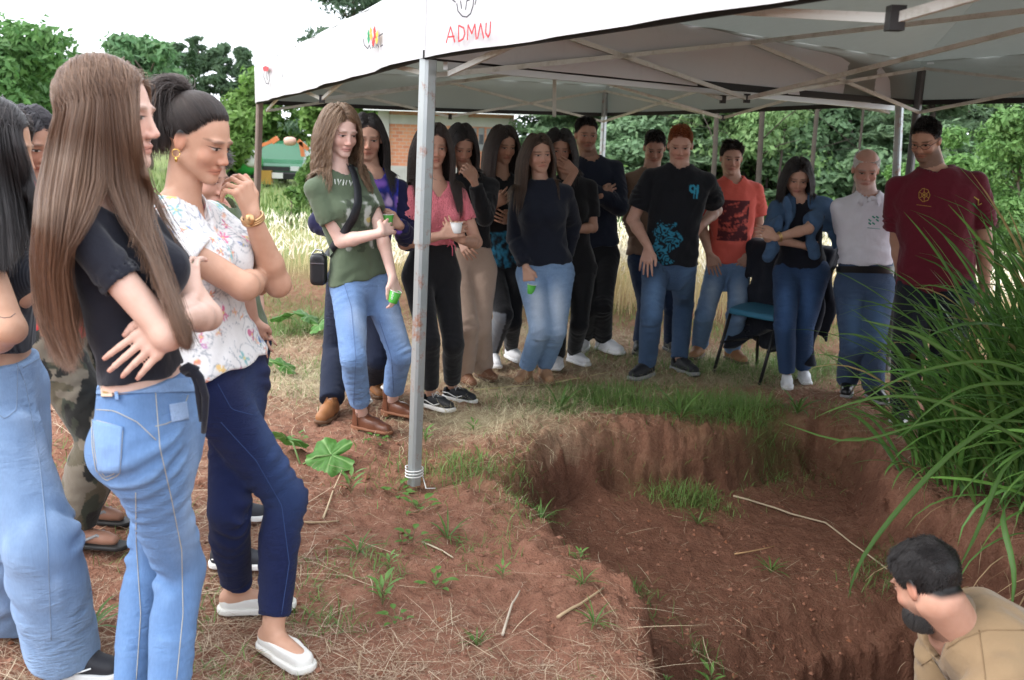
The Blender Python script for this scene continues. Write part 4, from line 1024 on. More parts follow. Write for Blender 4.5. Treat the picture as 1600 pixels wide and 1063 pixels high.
def weed_template(kind, seed):
    rg = np.random.default_rng(seed); mb = MB(); st = MB(); nl = rg.integers(7, 12) if kind != 2 else 14
    for i in range(nl):
        az = i * 2.4 + rg.normal(0, .3)
        if kind == 0:   z = .01 + .05 * i / nl; r = .03 + .02 * rg.random(); L, W, el = rg.uniform(.03, .055), rg.uniform(.018, .03), .35
        elif kind == 1: z = .02 + .07 * i / nl; r = .012; L, W, el = rg.uniform(.04, .08), rg.uniform(.012, .02), .7
        else:           z = .004; r = .004; L, W, el = rg.uniform(.08, .2), rg.uniform(.007, .012), rg.uniform(.5, 1.2)
        b = np.array([math.cos(az) * r, math.sin(az) * r, z]); V, F = leaf_patch(L, W, 4, .3, 1.0 if kind == 2 else .6, el, az, b, 1); mb.add(V, F)
        st.tube([(0, 0, max(0, z - .02)), b], .0013, 4)
    V = np.concatenate(mb.V); cc = np.clip(np.array([(.10, .20, .04), (.13, .24, .06), (.09, .17, .04)][kind]) * rg.uniform(.8, 1.25, (len(V), 1)), 0, 1)
    lm = mesh_np(V, np.concatenate(mb.F4), True, mats=[MG], attrs=dict(col=cc), name='weed_leaves'); smm = mesh_np(np.concatenate(st.V), [np.concatenate(st.F4), np.concatenate(st.F3)], True, mats=[solid((.12, .14, .05))], name='weed_stem')
    return lm, smm
WT = [weed_template(0, 1), weed_template(1, 2), weed_template(2, 3)]
WEEDS = [(620, 765, 0, 1.5, 'spreading broad-leaved weed at the foot of the tent pole'), (655, 790, 0, 1.6, 'pale green weed just below the foot of the pole'), (645, 843, 0, 1.3, 'low round-leaved weed below the pole'), (608, 895, 1, 1.0, 'tiny seedling left of the middle foreground soil'),
    (680, 915, 0, 1.3, 'round-leaved weed in the open soil right of the white loafers'), (598, 945, 1, 1.4, 'narrow-leaved weed between the loafers and the pit'), (618, 972, 0, 1.0, 'bright green low weed right of the white loafers'), (560, 868, 2, .9, 'thin grassy weed right of the dark blue jeans'), (548, 765, 1, 1.5, 'leafy weed behind the dark blue knee'),
    (785, 910, 1, .8, 'small upright seedling in the middle of the foreground'), (745, 1008, 2, .6, 'bright grass sprout near the bottom of the open soil'), (905, 880, 1, .9, 'seedling close to the pit edge'), (928, 1000, 2, .7, 'pale grass sprout near the lower pit edge'), (1112, 1050, 1, 1.3, 'bright yellow-green plant at the bottom edge of the pit rim'), (910, 930, 2, .7, 'little grassy sprout beside a straw stick'),
    (870, 742, 2, 1.7, 'tuft of long grass hanging over the pit wall'), (1062, 665, 2, 2.0, 'large grass tuft on the back rim of the pit'), (1245, 655, 2, 1.6, 'grass tuft on the back rim near the right'), (820, 775, 2, 1.3, 'grass blades leaning over the left pit corner'), (925, 830, 1, .8, 'seedling on the pit floor under the left wall'),
    (1090, 822, 2, .9, 'grass tuft on the pit floor near its middle'), (1205, 890, 2, .9, 'tuft on the pit floor above the deeper hole'), (1050, 935, 1, .7, 'small sprout on the pit floor near the left'), (700, 835, 2, 1.0, 'grassy weed between the pole foot and pit corner'), (740, 690, 1, 1.0, 'weed at the edge of the hay heap'), (590, 700, 0, 1.2, 'weed in front of the brown ankle boots'), (465, 690, 0, 1.0, 'weed behind the large squash leaf'), (665, 700, 1, 1.2, 'weed right of the pole beside the hay'), (140, 985, 2, 1.3, 'grass tuft between the pale and the light blue jeans'), (560, 560, 0, 1.5, 'weed growing left of the light blue jeans and pole'), (845, 800, 2, .9, 'blades at the left lip of the pit')]
for i, (px, py, k, sc, lab) in enumerate(WEEDS):
    p0 = on_ground(px, py); x, y = p0[0], p0[1]
    if poly_sd(np.array([x]), np.array([y]), PIT)[0] > .15:
        p0 = ground_at(px, py, -SHELF + .0); x, y = p0[0], p0[1]
    t = thing('weed', lab, 'weed', (x, y, float(hfun(np.array([x]), np.array([y]))[0])), 'weeds around the pit'); t.scale = (sc * (.72 if k < 2 else .85),) * 3; t.rotation_euler = (0, 0, i * 1.7)
    link('leaves', WT[k][0], t); link('stem', WT[k][1], t)
def squash_leaf_mesh(seed):
    rg = np.random.default_rng(seed); n = 60; rings = 9; V = [(0, 0, 0)]; C = [(.16, .32, .09)]
    for r in range(1, rings + 1):
        for i in range(n):
            a = i / n * 6.283; lob = .78 + .2 * abs(math.cos(2.5 * (a - .0))) ** .7 + .03 * math.sin(17 * a) + .02 * math.sin(31 * a + 1)
            notch = 1 - .85 * math.exp(-((a - math.pi) / .28) ** 2) * (r / rings) ** .6; R_ = lob * notch * r / rings
            vein = min(abs(((a * 5 / 6.283 + .5) % 1) - .5) * 6.283 / 5, 9) * r / rings
            z = .10 * (r / rings) ** 2 * math.cos(2.5 * 2 * a) * .5 + .03 * math.sin(9 * a + r) * (r / rings) - .12 * (r / rings) ** 2 + .02 * min(1, vein / .08)
            V.append((R_ * math.cos(a), R_ * math.sin(a), z)); C.append((.24, .40, .14) if vein < .022 else tuple(np.array((.075, .20, .035)) * rg.uniform(.85, 1.2)))
    F4 = [[1 + (r - 1) * n + i, 1 + r * n + i, 1 + r * n + (i + 1) % n, 1 + (r - 1) * n + (i + 1) % n] for r in range(1, rings) for i in range(n)]; F3 = [[0, 1 + i, 1 + (i + 1) % n] for i in range(n)]
    return mesh_np(V, [F4, F3], True, mats=[MG], attrs=dict(col=np.array(C)), name='leaf')
SQM = [squash_leaf_mesh(1), squash_leaf_mesh(2)]
def squash_plant(px, py, lab, leaves):
    p0 = on_ground(px, py); t = thing('squash_plant', lab, 'plant', p0, 'squash plants on the soil'); mb = MB()
    for j, (dx, dy, z, sc, rz, tx, ty) in enumerate(leaves):
        o = link('leaf', SQM[j % 2], t, (dx, dy, z)); o.scale = (sc,) * 3; o.rotation_euler = (tx, ty, rz)
        mb.tube([p0 + np.array([0, 0, .0]), p0 + np.array([dx * .5, dy * .5, z * .9]), p0 + np.array([dx, dy, z])], .005, 6)
    mb.build('stem', solid((.16, .25, .08)), t, True)
squash_plant(470, 728, 'two large lobed squash leaves lying right of the dark blue knee', [(-.10, .12, .10, .13, 2.2, .5, .3), (.14, .02, .05, .125, 3.3, -.55, .15)])
squash_plant(480, 520, 'low squash plant behind the floral blouse woman and green shirt girl', [(.0, .0, .13, .12, 1, .4, .2), (.22, .1, .12, .10, 2, .3, -.3), (-.2, .05, .11, .11, 4, .5, 0), (.12, -.15, .09, .09, 5, .6, .2), (.35, 0, .10, .08, 0, .5, .2)])
squash_plant(445, 590, 'small squash plant near the elbow of the floral blouse woman', [(.0, .0, .08, .09, 1, .5, .2), (-.16, .1, .09, .08, 2, .3, -.3)])
# sticks
def stick(pxs, r, lab, z=None, c=(.42, .30, .18)):
    P = np.array([ground_at(a, b, z) if z is not None else on_ground(a, b) for a, b in pxs]); Q = []
    for a, b in zip(P[:-1], P[1:]): Q += [a + (b - a) * t for t in (0, .33, .66)]
    Q = np.array(Q + [P[-1]]); 
    if z is None or True: Q[:, 2] = np.maximum(hfun(Q[:, 0], Q[:, 1]), hfun(Q[:, 0], Q[:, 1], False)) + r + .004
    Q[:, 2] = np.interp(np.arange(len(Q)), np.arange(len(Q)), np.convolve(np.pad(Q[:, 2], 1, mode='edge'), [.25, .5, .25], 'valid'))
    mb = MB(); mb.tube(Q, np.linspace(r, r * .6, len(Q)), 6); tag(mb.build('stick', solid(c, .8), None, True), lab, 'stick', 'dry stalks on the ground')
stick([(870, 985), (905, 968), (942, 938)], .006, 'thick dry cane left of the lower pit rim')
stick([(1145, 783), (1210, 792), (1290, 818), (1330, 852), (1385, 895)], .006, 'long pale cane lying across the pit floor', -SHELF, (.40, .32, .22))
stick([(505, 810), (520, 770), (535, 735)], .005, 'upright-leaning straw beside the large squash leaf', None, (.5, .38, .24))
stick([(465, 820), (530, 812)], .005, 'straw lying behind the dark blue jeans')
stick([(660, 845), (708, 872)], .004, 'pale straw below the pole foot', None, (.55, .47, .34))
stick([(785, 1000), (800, 950), (812, 930)], .005, 'split pale stalk in the foreground soil', None, (.5, .42, .33))
stick([(1148, 865), (1210, 853)], .004, 'short orange straw on the pit floor', -SHELF, (.45, .28, .14))
stick([(740, 612), (850, 600), (960, 580)], .004, 'long yellow reed on the hay behind the pole', None, (.5, .42, .2))
for (px, py, lab) in ((836, 853, 'pale crumpled dry leaf in the litter'), (938, 958, 'small orange clod beside the cane')):
    p = on_ground(px, py); V, F = leaf_patch(.05, .035, 5, .5, .8, .4, 1.2, p + np.array([0, 0, .008]), 2, curl=.3); me = mesh_np(V, F, True, mats=[MS], attrs=dict(col=np.broadcast_to(np.array([.6, .45, .3]), (len(V), 3))), name='dry_leaf'); tag(link('dry_leaf', me), lab, 'dry leaf')
# ================================================================ THE TALL GRASS CLUMP
MB_ = leafmat('tall_grass_blade', .42, .3, .2)
rgc = np.random.default_rng(77)
def blade(base, az, el, L, w, dr, twist):
    segs = 11; rows = []; p = np.array(base); e = el; a = az; C = []
    for i in range(segs + 1):
        t = i / segs; wd = w * (min(1, t * 5 + .25)) * (1 - t ** 3) ** .8 / 2 + .0004
        d = np.array([math.cos(a) * math.cos(e), math.sin(a) * math.cos(e), math.sin(e)]); s = np.array([-math.sin(a), math.cos(a), 0]); up = np.cross(d, s); up = up if up[2] > 0 else -up
        s = s * math.cos(twist * t) + up * math.sin(twist * t)
        rows += [p - s * wd + up * wd * .35, p, p + s * wd + up * wd * .35]; p = p + d * L / segs; e -= dr * (.3 + 1.4 * t) / segs; a += twist * .05
    V = np.array(rows); F = [[3 * i + j, 3 * i + j + 1, 3 * i + j + 4, 3 * i + j + 3] for i in range(segs) for j in (0, 1)]
    return V, np.array(F)
clump = thing('grass_clump', 'tall dense green grass clump with long arching blades right of the pit', 'grass clump', (2.0, 3.7, 0.0))
def clump_base():
    while True:
        x, y = rgc.uniform(1.4, 3.1), rgc.uniform(2.45, 4.7)
        if poly_sd(np.array([x]), np.array([y]), PIT)[0] < -.05 and x / y > .36: return x, y
def culm(n, small=False):
    Vs, Fs, Cs, k = [], [], [], 0; singles = []
    for i in range(n):
        x, y = clump_base(); z = float(hfun(np.array([x]), np.array([y]), False)[0])
        # outward bias: toward the pit and the photographer
        cx, cy = 2.3, 3.7; out = math.atan2(y - cy, x - cx); az = out + rgc.normal(0, .75) if rgc.random() < .65 else rgc.uniform(0, 6.28)
        lean = rgc.random() < .22
        if lean: az = rgc.normal(3.5, .45)
        h0 = rgc.uniform(0.0, .75) ** 1.3; L = rgc.uniform(.6, 1.5); el = rgc.uniform(.6, 1.5); dr = rgc.uniform(.4, 2.4)
        base = (x + .10 * h0 * math.cos(az), y + .10 * h0 * math.sin(az), z + h0 * .9)
        pxx = proj(np.array([base]))[0, 0]; k_ = float(np.clip((pxx - 1400) / 260, 0, 1)); L *= (.45 + .6 * k_) * (.7 if lean else 1); h0 *= k_; base = (base[0], base[1], z + h0 * .9); el = max(el, .75 + .4 * k_) if rgc.random() < .7 else el
        V, F = blade(base, az, el, L, rgc.uniform(.015, .034), dr * (1.15 - .4 * k_), rgc.normal(0, .5))
        dry = rgc.random() < .05; c = np.array((.40, .30, .14)) if dry else np.array((.075, .19, .036)) * rgc.uniform(.6, 1.35) + np.array((.06, .09, .015)) * rgc.random() ** 1.5
        cc = np.tile(c, (len(V), 1)); cc[1::3] = cc[1::3] * 1.3 + .03 * (not dry)
        singles.append((V, F, cc))
    return singles
allb = culm(2500)
for i_ in range(1500):                # blades that lean out over the bank on the near side
    y = rgc.uniform(2.2, 3.7); x = y * rgc.uniform(.47, .66) + .02; z = float(hfun(np.array([x]), np.array([y]), False)[0])
    if poly_sd(np.array([x]), np.array([y]), PIT)[0] > -.03: continue
    V, F = blade((x, y, max(z, -.1) + rgc.uniform(0, .5)), rgc.normal(3.35, .55), rgc.uniform(.3, 1.25), rgc.uniform(.4, .95), rgc.uniform(.015, .032), rgc.uniform(1.4, 3.4), rgc.normal(0, .5))
    c = np.array((.07, .17, .035)) * rgc.uniform(.7, 1.3) + np.array((.05, .07, .01)) * rgc.random() ** 2; cc = np.tile(c, (len(V), 1)); cc[1::3] = cc[1::3] * 1.3 + .03; allb.append((V, F, cc))
hero = []
for (pts, w) in [([(1600, 640), (1500, 690), (1400, 800), (1340, 880), (1325, 935)], .026), ([(1640, 690), (1570, 720), (1530, 830), (1490, 905)], .024), ([(1600, 600), (1520, 600), (1450, 640), (1405, 690)], .02), ([(1640, 600), (1560, 560), (1480, 570), (1400, 590), (1330, 640)], .016), 
        ([(1620, 700), (1480, 625), (1380, 615), (1300, 640), (1270, 655)], .014), ([(1600, 760), (1560, 800), (1590, 900), (1575, 980)], .02), ([(1560, 600), (1430, 520), (1345, 500)], .014), ([(1600, 660), (1470, 650), (1330, 700), (1220, 660)], .012)]:
    Y0 = 3.1; q = np.array(pts, float); tq = np.linspace(0, len(q) - 1, 12); xx = np.interp(tq, np.arange(len(q)), q[:, 0]); yy = np.interp(tq, np.arange(len(q)), q[:, 1])
    for _ in range(2): xx[1:-1] = (xx[:-2] + 2 * xx[1:-1] + xx[2:]) / 4; yy[1:-1] = (yy[:-2] + 2 * yy[1:-1] + yy[2:]) / 4
    C = np.array([at(a, b, Y0 - .35 * t / 11) for t, (a, b) in enumerate(zip(xx, yy))]); T = np.gradient(C, axis=0); T /= np.linalg.norm(T, axis=1)[:, None]
    S = np.cross(T, [0.2, 1, .5]); S /= np.linalg.norm(S, axis=1)[:, None]; N_ = np.cross(S, T); rows = []
    for t in range(12): wd = w * (1 - (t / 11) ** 3) ** .8 * .5 + .0005; rows += [C[t] - S[t] * wd + N_[t] * wd * .3, C[t], C[t] + S[t] * wd + N_[t] * wd * .3]
    cc = np.tile(np.array((.085, .19, .035)), (36, 1)); cc[1::3] += .05
    hero.append((np.array(rows), np.array([[3 * i + j, 3 * i + j + 1, 3 * i + j + 4, 3 * i + j + 3] for i in range(11) for j in (0, 1)]), cc))
pxb = [proj(v[0]) for v in allb]
size = np.array([np.ptp(p[:, 0]) + np.ptp(p[:, 1]) if (p[:, 0].min() < 1600 and p[:, 1].max() > 0) else 0 for p in pxb]); order = np.argsort(-size)
off = np.array(clump.location)
for V, F, cc in hero + [allb[i] for i in order[:280]]: link('leaf', mesh_np(V - off, F, True, mats=[MB_], attrs=dict(col=cc), name='leaf'), clump)
rest = [allb[i] for i in order[280:]]; ks = np.cumsum([0] + [len(v[0]) for v in rest])
mo = link('blades', mesh_np(np.concatenate([v[0] for v in rest]) - off, np.concatenate([v[1] + k for v, k in zip(rest, ks)]), True, mats=[MB_], attrs=dict(col=np.concatenate([v[2] for v in rest])), name='blades'), clump); mo['kind'] = 'stuff'
# dry stems hanging over the pit
n = 420; bx = rgc.uniform(1.25, 2.6, n); by = rgc.uniform(2.6, 4.3, n); ok = np.abs(poly_sd(bx, by, PIT)) < .16; bx, by = bx[ok], by[ok]; n = len(bx); bz = hfun(bx, by) + .02
ribbons('dry_grass_fringe', np.stack([bx, by, bz], 1), rgc.normal(3.6, .6, n), rgc.uniform(.15, .5, n), rgc.uniform(.003, .009, n), rgc.uniform(-.3, .7, n), rgc.uniform(.5, 2., n), np.clip(cols(n, (.48, .34, .2), (.25, .16, .09), 71), 0, 1), MS, 5, .6, lab='dead straw fringe hanging over the right pit wall', seed=78)
# ================================================================ TREES
ML = leafmat('tree_foliage', .6, .3, .3)
bark = simple('bark', (.16, .125, .10), .9, .1, 0, .35, 9, .6, 40); bark_g = simple('pale_bark', (.06, .05, .042), .9, .1, 0, .3, 9, .6, 40)
def leafcloud(C, Rd, n, size, seed, c1, c2, up=.3, elong=2.2, flat=1.):
    rg = np.random.default_rng(seed); C = np.array(C, float); Rd = np.atleast_2d(np.array(Rd, float)); w = (Rd.prod(1)) ** (2 / 3); b = rg.choice(len(C), n, p=w / w.sum())
    D = rg.normal(size=(n, 3)); D /= np.linalg.norm(D, axis=1)[:, None]; r = rg.uniform(.35, 1.0, n) ** .5
    # uneven clumps: the cloud breaks up where the noise is low
    P = C[b] + D * Rd[b] * r[:, None] * (1 + .16 * rg.normal(size=(n, 1)))
    k = vnoise(P, seed + 9, 2, .55 / max(.8, Rd.mean())); keep = (k > -.45 + .3 * rg.normal(size=n)); P, D, b = P[keep], D[keep], b[keep]; n = len(P)
    nr = D * .8 + rg.normal(size=(n, 3)) * .6 + [0, 0, up]; nr /= np.linalg.norm(nr, axis=1)[:, None]
    a = np.cross(nr, rg.normal(size=(n, 3))); a /= np.linalg.norm(a, axis=1)[:, None]; a[:, 2] *= flat; q = np.cross(nr, a); s = size * rg.uniform(.6, 1.35, n)[:, None]
    V = np.stack([P - a * s, P + q * s / elong + nr * s * .1, P + a * s, P - q * s / elong + nr * s * .1], 1).reshape(-1, 3); F = np.arange(4 * n).reshape(n, 4)
    t = rg.random(n)[:, None]; kk = (vnoise(P, seed + 3, 1, .9 / max(.8, Rd.mean())) * .35 + rg.random(len(b)) * .5)[:, None]
    bb = rg.uniform(.8, 1.2, (len(C), 1))[b]
    col = (np.array(c1) * (1 - t) + np.array(c2) * t) * (1 + kk * .4) * bb
    return V, F, np.repeat(col, 4, 0)
def blob_shape(kind, Wd, Ht, seed):
    rg = np.random.default_rng(seed); C, Rr = [], []
    if kind == 'round':
        for i in range(34):
            d = rg.normal(size=3); d /= np.linalg.norm(d); r = rg.random() ** .4
            p = np.array([d[0] * Wd * .40 * r, d[1] * Wd * .40 * r, Ht * (.55 + .40 * d[2] * r)]); C.append(p); k = Wd * rg.uniform(.09, .17); Rr.append((k, k, k * .75))
    elif kind == 'cone':
        for i in range(40):
            z = rg.random() ** 1.1; rr = Wd * .5 * (1 - z) ** .75 * (.45 + .55 * rg.random()); a = rg.uniform(0, 6.28); k = Wd * .13 * (1.15 - z * .7)
            C.append((rr * math.cos(a), rr * math.sin(a), Ht * (.12 + .86 * z))); Rr.append((k, k, k * .8))
    elif kind == 'pine':                # tiers of drooping boughs with gaps
        for i in range(70):
            z = .28 + .72 * rg.random(); rr = Wd * .5 * (1.08 - z) ** .6 * rg.uniform(.3, 1.05); a = rg.uniform(0, 6.28)
            k = Wd * .10; C.append((rr * math.cos(a), rr * math.sin(a), Ht * z - rr * .12)); Rr.append((k * 1.3, k * 1.3, k * .38))
    elif kind == 'column':
        for i in range(16): z = i / 15; C.append((0, 0, Ht * (.06 + .92 * z))); k = Wd * .5 * math.sin(math.pi * (.12 + .80 * z)) ** .6; Rr.append((k, k, Ht * .05))
    elif kind == 'open':                # tall open tree: foliage in separate pads on bare limbs
        for i in range(30):
            z = .35 + .62 * rg.random(); a = rg.uniform(0, 6.28); rr = Wd * .5 * rg.random() ** .6; k = Wd * rg.uniform(.07, .13); C.append((rr * math.cos(a), rr * math.sin(a), Ht * z)); Rr.append((k * 1.3, k * 1.3, k * .6))
    elif kind == 'bush':
        for i in range(26):
            a = rg.uniform(0, 6.28); r = rg.random() ** .6; z = rg.random(); rr = Wd * .42 * r * (1 - .5 * z); k = Wd * rg.uniform(.08, .16); C.append((rr * math.cos(a), rr * math.sin(a), Ht * (.12 + .75 * z))); Rr.append((k, k, k * .8))
    return C, Rr
_tree_cache = {}
def tree_mesh(kind, Wd, Ht, n, size, c1, c2, seed, trunk_r=None, bk=None, limbs=7):
    C, Rr = blob_shape(kind, Wd, Ht, seed); V, F, col = leafcloud(C, Rr, n, size, seed, c1, c2, elong=(4 if kind in ('pine', 'column') else 2.2))
    crown = mesh_np(V, F, False, mats=[ML], attrs=dict(col=col), name='crown')
    mb = MB(); rg = np.random.default_rng(seed + 1); tr = trunk_r or Wd * .03; zt = Ht * (.92 if kind in ('pine', 'cone', 'column') else .62)
    tp = np.array([(Wd * .02 * math.sin(i * 1.3), Wd * .02 * math.cos(i * 1.7), -.3 + (zt + .3) * i / 7) for i in range(8)]); mb.tube(tp, np.linspace(tr, tr * .3, 8), 8)
    idx = rg.choice(len(C), min(limbs * 2, len(C)), replace=False)
    for j in idx:
        c = np.array(C[j]); z0 = min(zt * .95, max(Ht * .12, c[2] - np.hypot(c[0], c[1]) * .7)); a = np.array([np.interp(z0, tp[:, 2], tp[:, 0]), np.interp(z0, tp[:, 2], tp[:, 1]), z0]); m = (a + c) / 2 + [0, 0, Wd * .02]
        mb.tube([a, m, c], [tr * .42, tr * .26, tr * .08], 5)
    tm = mesh_np(np.concatenate(mb.V), [np.concatenate(mb.F4), np.concatenate(mb.F3)], True, mats=[bk or bark], name='trunk')
    return crown, tm
def tree(label, px, Y, top, wpx, kind, n=9000, size=.11, c1=(.04, .09, .02), c2=(.08, .15, .035), seed=1, bk=None, tr=None, share=None, name='tree', group=None, cat='tree', rz=0, zb=None, limbs=7):
    b = at(px, 330, Y); z0 = float(hfun(np.array([b[0]]), np.array([Y]), False)[0]) if zb is None else zb; T = at(px, top, Y); Ht = T[2] - z0; Wd = wpx / F_PX * Y
    t = thing(name, label, cat, (b[0], Y, z0), group)
    if share is not None and share in _tree_cache: cm, tm, W0, H0 = _tree_cache[share]
    else:
        cm, tm = tree_mesh(kind, Wd, Ht, n, size, c1, c2, seed, tr, bk, limbs); W0, H0 = Wd, Ht
        if share is not None: _tree_cache[share] = (cm, tm, W0, H0)
    t.scale = (Wd / W0, Wd / W0, Ht / H0); t.rotation_euler = (0, 0, rz)
    link('trunk', tm, t); link('crown', cm, t); return t
BR1, BR2 = (.09, .18, .035), (.17, .28, .07); DK1, DK2 = (.06, .105, .06), (.10, .16, .085); MD1, MD2 = (.06, .13, .04), (.11, .20, .06)  # DK: pine greens raised in colour to stand in for haze
tree('large bright green leafy tree at the left edge behind the hair', -40, 24, -25, 360, 'round', 30000, .115, (.07, .17, .045), (.13, .25, .075), 3, name='leafy_tree')
tree('second leafy tree sloping down behind the long brown hair', 70, 27, 85, 240, 'round', 17000, .12, (.07, .17, .045), (.13, .25, .075), 4, name='leafy_tree')
tree('tall feathery green tree left of the dark pines', 236, 40, 14, 175, 'round', 16000, .17, (.065, .15, .06), (.12, .21, .09), 5, name='feathery_tree')
tree('tiny far palm tip showing above the brown hair', 152, 70, 82, 34, 'open', 700, .3, DK1, DK2, 6, name='far_tree')
for i, (px, tp, w) in enumerate([(285, 66, 70), (318, 60, 64), (352, 64, 70), (385, 78, 60)]):
    tree(['leftmost dark pine of the far row', 'dark pine right behind the slender cypress', 'broad dark pine third in the far row', 'dark pine beside the white tent corner'][i], px, 62, tp, w, 'pine', 6000, .28, DK1, DK2, 10 + i, name='pine_tree', group='row of dark pines far behind', rz=i)
tree('slender dark cypress in front of the far pines', 308, 55, 60, 15, 'column', 3500, .16, (.02, .05, .02), (.04, .08, .03), 20, name='cypress', limbs=2)
tree('light green mango-like tree between the pines and the tent', 408, 37, 105, 190, 'round', 15000, .15, BR1, BR2, 21, name='leafy_tree')
tree('pale green rounded shrub tree behind the ponytail woman', 340, 32, 150, 120, 'round', 8000, .14, BR1, BR2, 22, name='leafy_tree')
tree('leafy tree hanging over the green van behind the wavy haired girl', 545, 29.5, 60, 175, 'round', 17000, .13, BR1, BR2, 23, name='leafy_tree')
tree('low leafy tree over the parked green van', 445, 37, 178, 120, 'bush', 7000, .13, BR1, BR2, 24, name='leafy_tree')
tree('bright green bush in the meadow right of the green van', 486, 20, 238, 75, 'bush', 8000, .08, (.07, .15, .03), (.14, .24, .06), 25, name='bush', cat='bush')
tree('small bush at the far edge of the wheat by the green shirt', 455, 17, 285, 60, 'bush', 4500, .07, (.06, .13, .03), (.12, .2, .05), 26, name='bush', cat='bush')
tree('tall dark open pine rising behind the white tent roof', 548, 36, -60, 240, 'pine', 15000, .13, (.05, .09, .055), (.09, .14, .08), 27, name='pine_tree', limbs=12)
rgt = np.random.default_rng(90)
FW = [(862, 29, 150, 60, 'a'), (880, 27, 120, 90, 'b'), (925, 26, 110, 150, 'a'), (985, 21, 140, 130, 'b'), (1040, 24, 100, 170, 'c'), (1095, 21, 120, 150, 'a'), (1150, 25, 90, 160, 'b'), (1205, 21, 110, 160, 'c'), (1262, 24, 90, 170, 'a'), (1320, 20, 120, 150, 'b'), (1375, 23, 100, 170, 'c'), (1440, 19, 130, 150, 'a')]
WH = ['behind the crossed arms boy', 'above the navy sweater girl', 'behind the tent corner leg', 'left of the redhead', 'behind the redhead', 'between the redhead and the coral shirt', 'above the coral shirt boy', 'right of the coral shirt boy', 'above the denim jacket woman', 'left of the white polo man', 'above the white polo man', 'behind the maroon polo man']
for i, (px, Y, tp, w, sh) in enumerate(FW):
    c = dict(a=((.12, .20, .11), (.19, .28, .15)), b=((.09, .16, .08), (.15, .24, .12)), c=((.12, .22, .08), (.20, .31, .12)))[sh]
    tree('dark forest tree ' + WH[i], px, Y, tp, w * 1.9, dict(a='pine', b='round', c='open')[sh], 19000, .080, *c, 30 + ord(sh), bark_g, .10, share='f' + sh, name='forest_tree', group='trees of the dark wood behind the wheat', rz=i * 1.3)
for i, (px, Y, w, r, lab) in enumerate([(1108, 17.5, 9, .05, 'straight grey trunk between the redhead and the coral shirt boy'), (1180, 18.5, 8, .06, 'brown trunk above the coral shirt boy'), (1264, 17, 8, .045, 'pale grey trunk above the denim jacket woman'), (1215, 19, 5, .028, 'thin pale trunk right of the coral shirt'), (1196, 20, 5, .025, 'thin grey trunk beside the brown trunk'), (1330, 18.5, 5, .03, 'thin trunk left of the white haired man')]):
    b = at(px, 330, Y); z0 = float(hfun(np.array([b[0]]), np.array([Y]), False)[0]); t = thing('bare_trunk_tree', lab, 'tree', (b[0], Y, z0), 'bare trunks at the wood edge'); mb = MB()
    tp = np.array([b + np.array([.03 * math.sin(k + i), 0, -b[2] + z0 + k * .8]) for k in range(9)]); mb.tube(tp, np.linspace(r, r * .6, 9), 8)
    rr = np.random.default_rng(i)
    for k in range(9):
        a = tp[rr.integers(2, 7)] + [0, 0, rr.random() * .6]; d = np.array([rr.normal() * 1.2, rr.normal() * .5, rr.uniform(-.1, .9)]); mb.tube([a, a + d * .5 + [0, 0, .05], a + d], [r * .25, r * .16, .006], 5)
    mb.build('trunk', bark_g, t, True)
    V, F, col = leafcloud([tp[-1] + [0, 0, .5], tp[-1] + [.8, 0, -.3], tp[-1] + [-.7, .3, 0]], [(.9, .9, .5)] * 3, 900, .1, 200 + i, DK1, MD2); child('crown', V, F, ML, t, smooth=False, attrs=dict(col=col))
V, F, col = [], [], []
for i in range(46):
    Y = rgt.uniform(17, 20.5); x = rgt.uniform(.06, .62) * Y; z0 = float(hfun(np.array([x]), np.array([Y]), False)[0]); k = rgt.uniform(.5, 1.1)
    V_, F_, c_ = leafcloud([(x, Y, z0 + k * .5), (x + k * .5, Y, z0 + k * .35)], [(k * .8, k * .6, k * .7), (k * .6, k * .5, k * .5)], 900, .09, 300 + i, *((MD1, MD2) if i % 2 else (BR1, (.09, .16, .04)))); F.append(F_ + sum(len(q) for q in V)); V.append(V_); col.append(c_)
u = link('undergrowth', mesh_np(np.concatenate(V), np.concatenate(F), False, mats=[ML], attrs=dict(col=np.concatenate(col)), name='undergrowth')); u['kind'] = 'stuff'; u['label'] = 'green undergrowth at the foot of the wood'
V, F, col = [], [], []; xs_ = 0
for i in range(40):
    Y = rgt.uniform(26, 31); x = rgt.uniform(.08, .75) * Y; k = rgt.uniform(1.6, 3.2); z = rgt.uniform(-.5, 6.5)
    V_, F_, c_ = leafcloud([(x, Y, z)], [(k * 1.2, k * .7, k)], 1300, .2, 400 + i, (.08, .13, .08), (.13, .19, .11)); F.append(F_ + xs_); xs_ += len(V_); V.append(V_); col.append(c_)
u = link('far_woods', mesh_np(np.concatenate(V), np.concatenate(F), False, mats=[ML], attrs=dict(col=np.concatenate(col)), name='far_woods')); u['kind'] = 'stuff'; u['label'] = 'dark mass of woodland behind the nearer trees'
for i, (px, Y, tp, w, lab) in enumerate([(1500, 14, 175, 170, 'bright green bush behind the maroon polo man'), (1585, 12.5, 150, 190, 'bright leafy bush at the right edge above the tall grass'), (1560, 10.5, 262, 120, 'low bright shrub just behind the tall grass clump'), (1420, 16, 230, 120, 'bush between the white polo man and the maroon polo man'), (1470, 11, 300, 80, 'small shrub behind the maroon shirt elbow')]):
    tree(lab, px, Y, tp, w, 'bush', 15000, .042, (.08, .18, .045), (.15, .27, .08), 60 + i, name='bush', cat='bush', group='bright bushes right of the wood', rz=i)
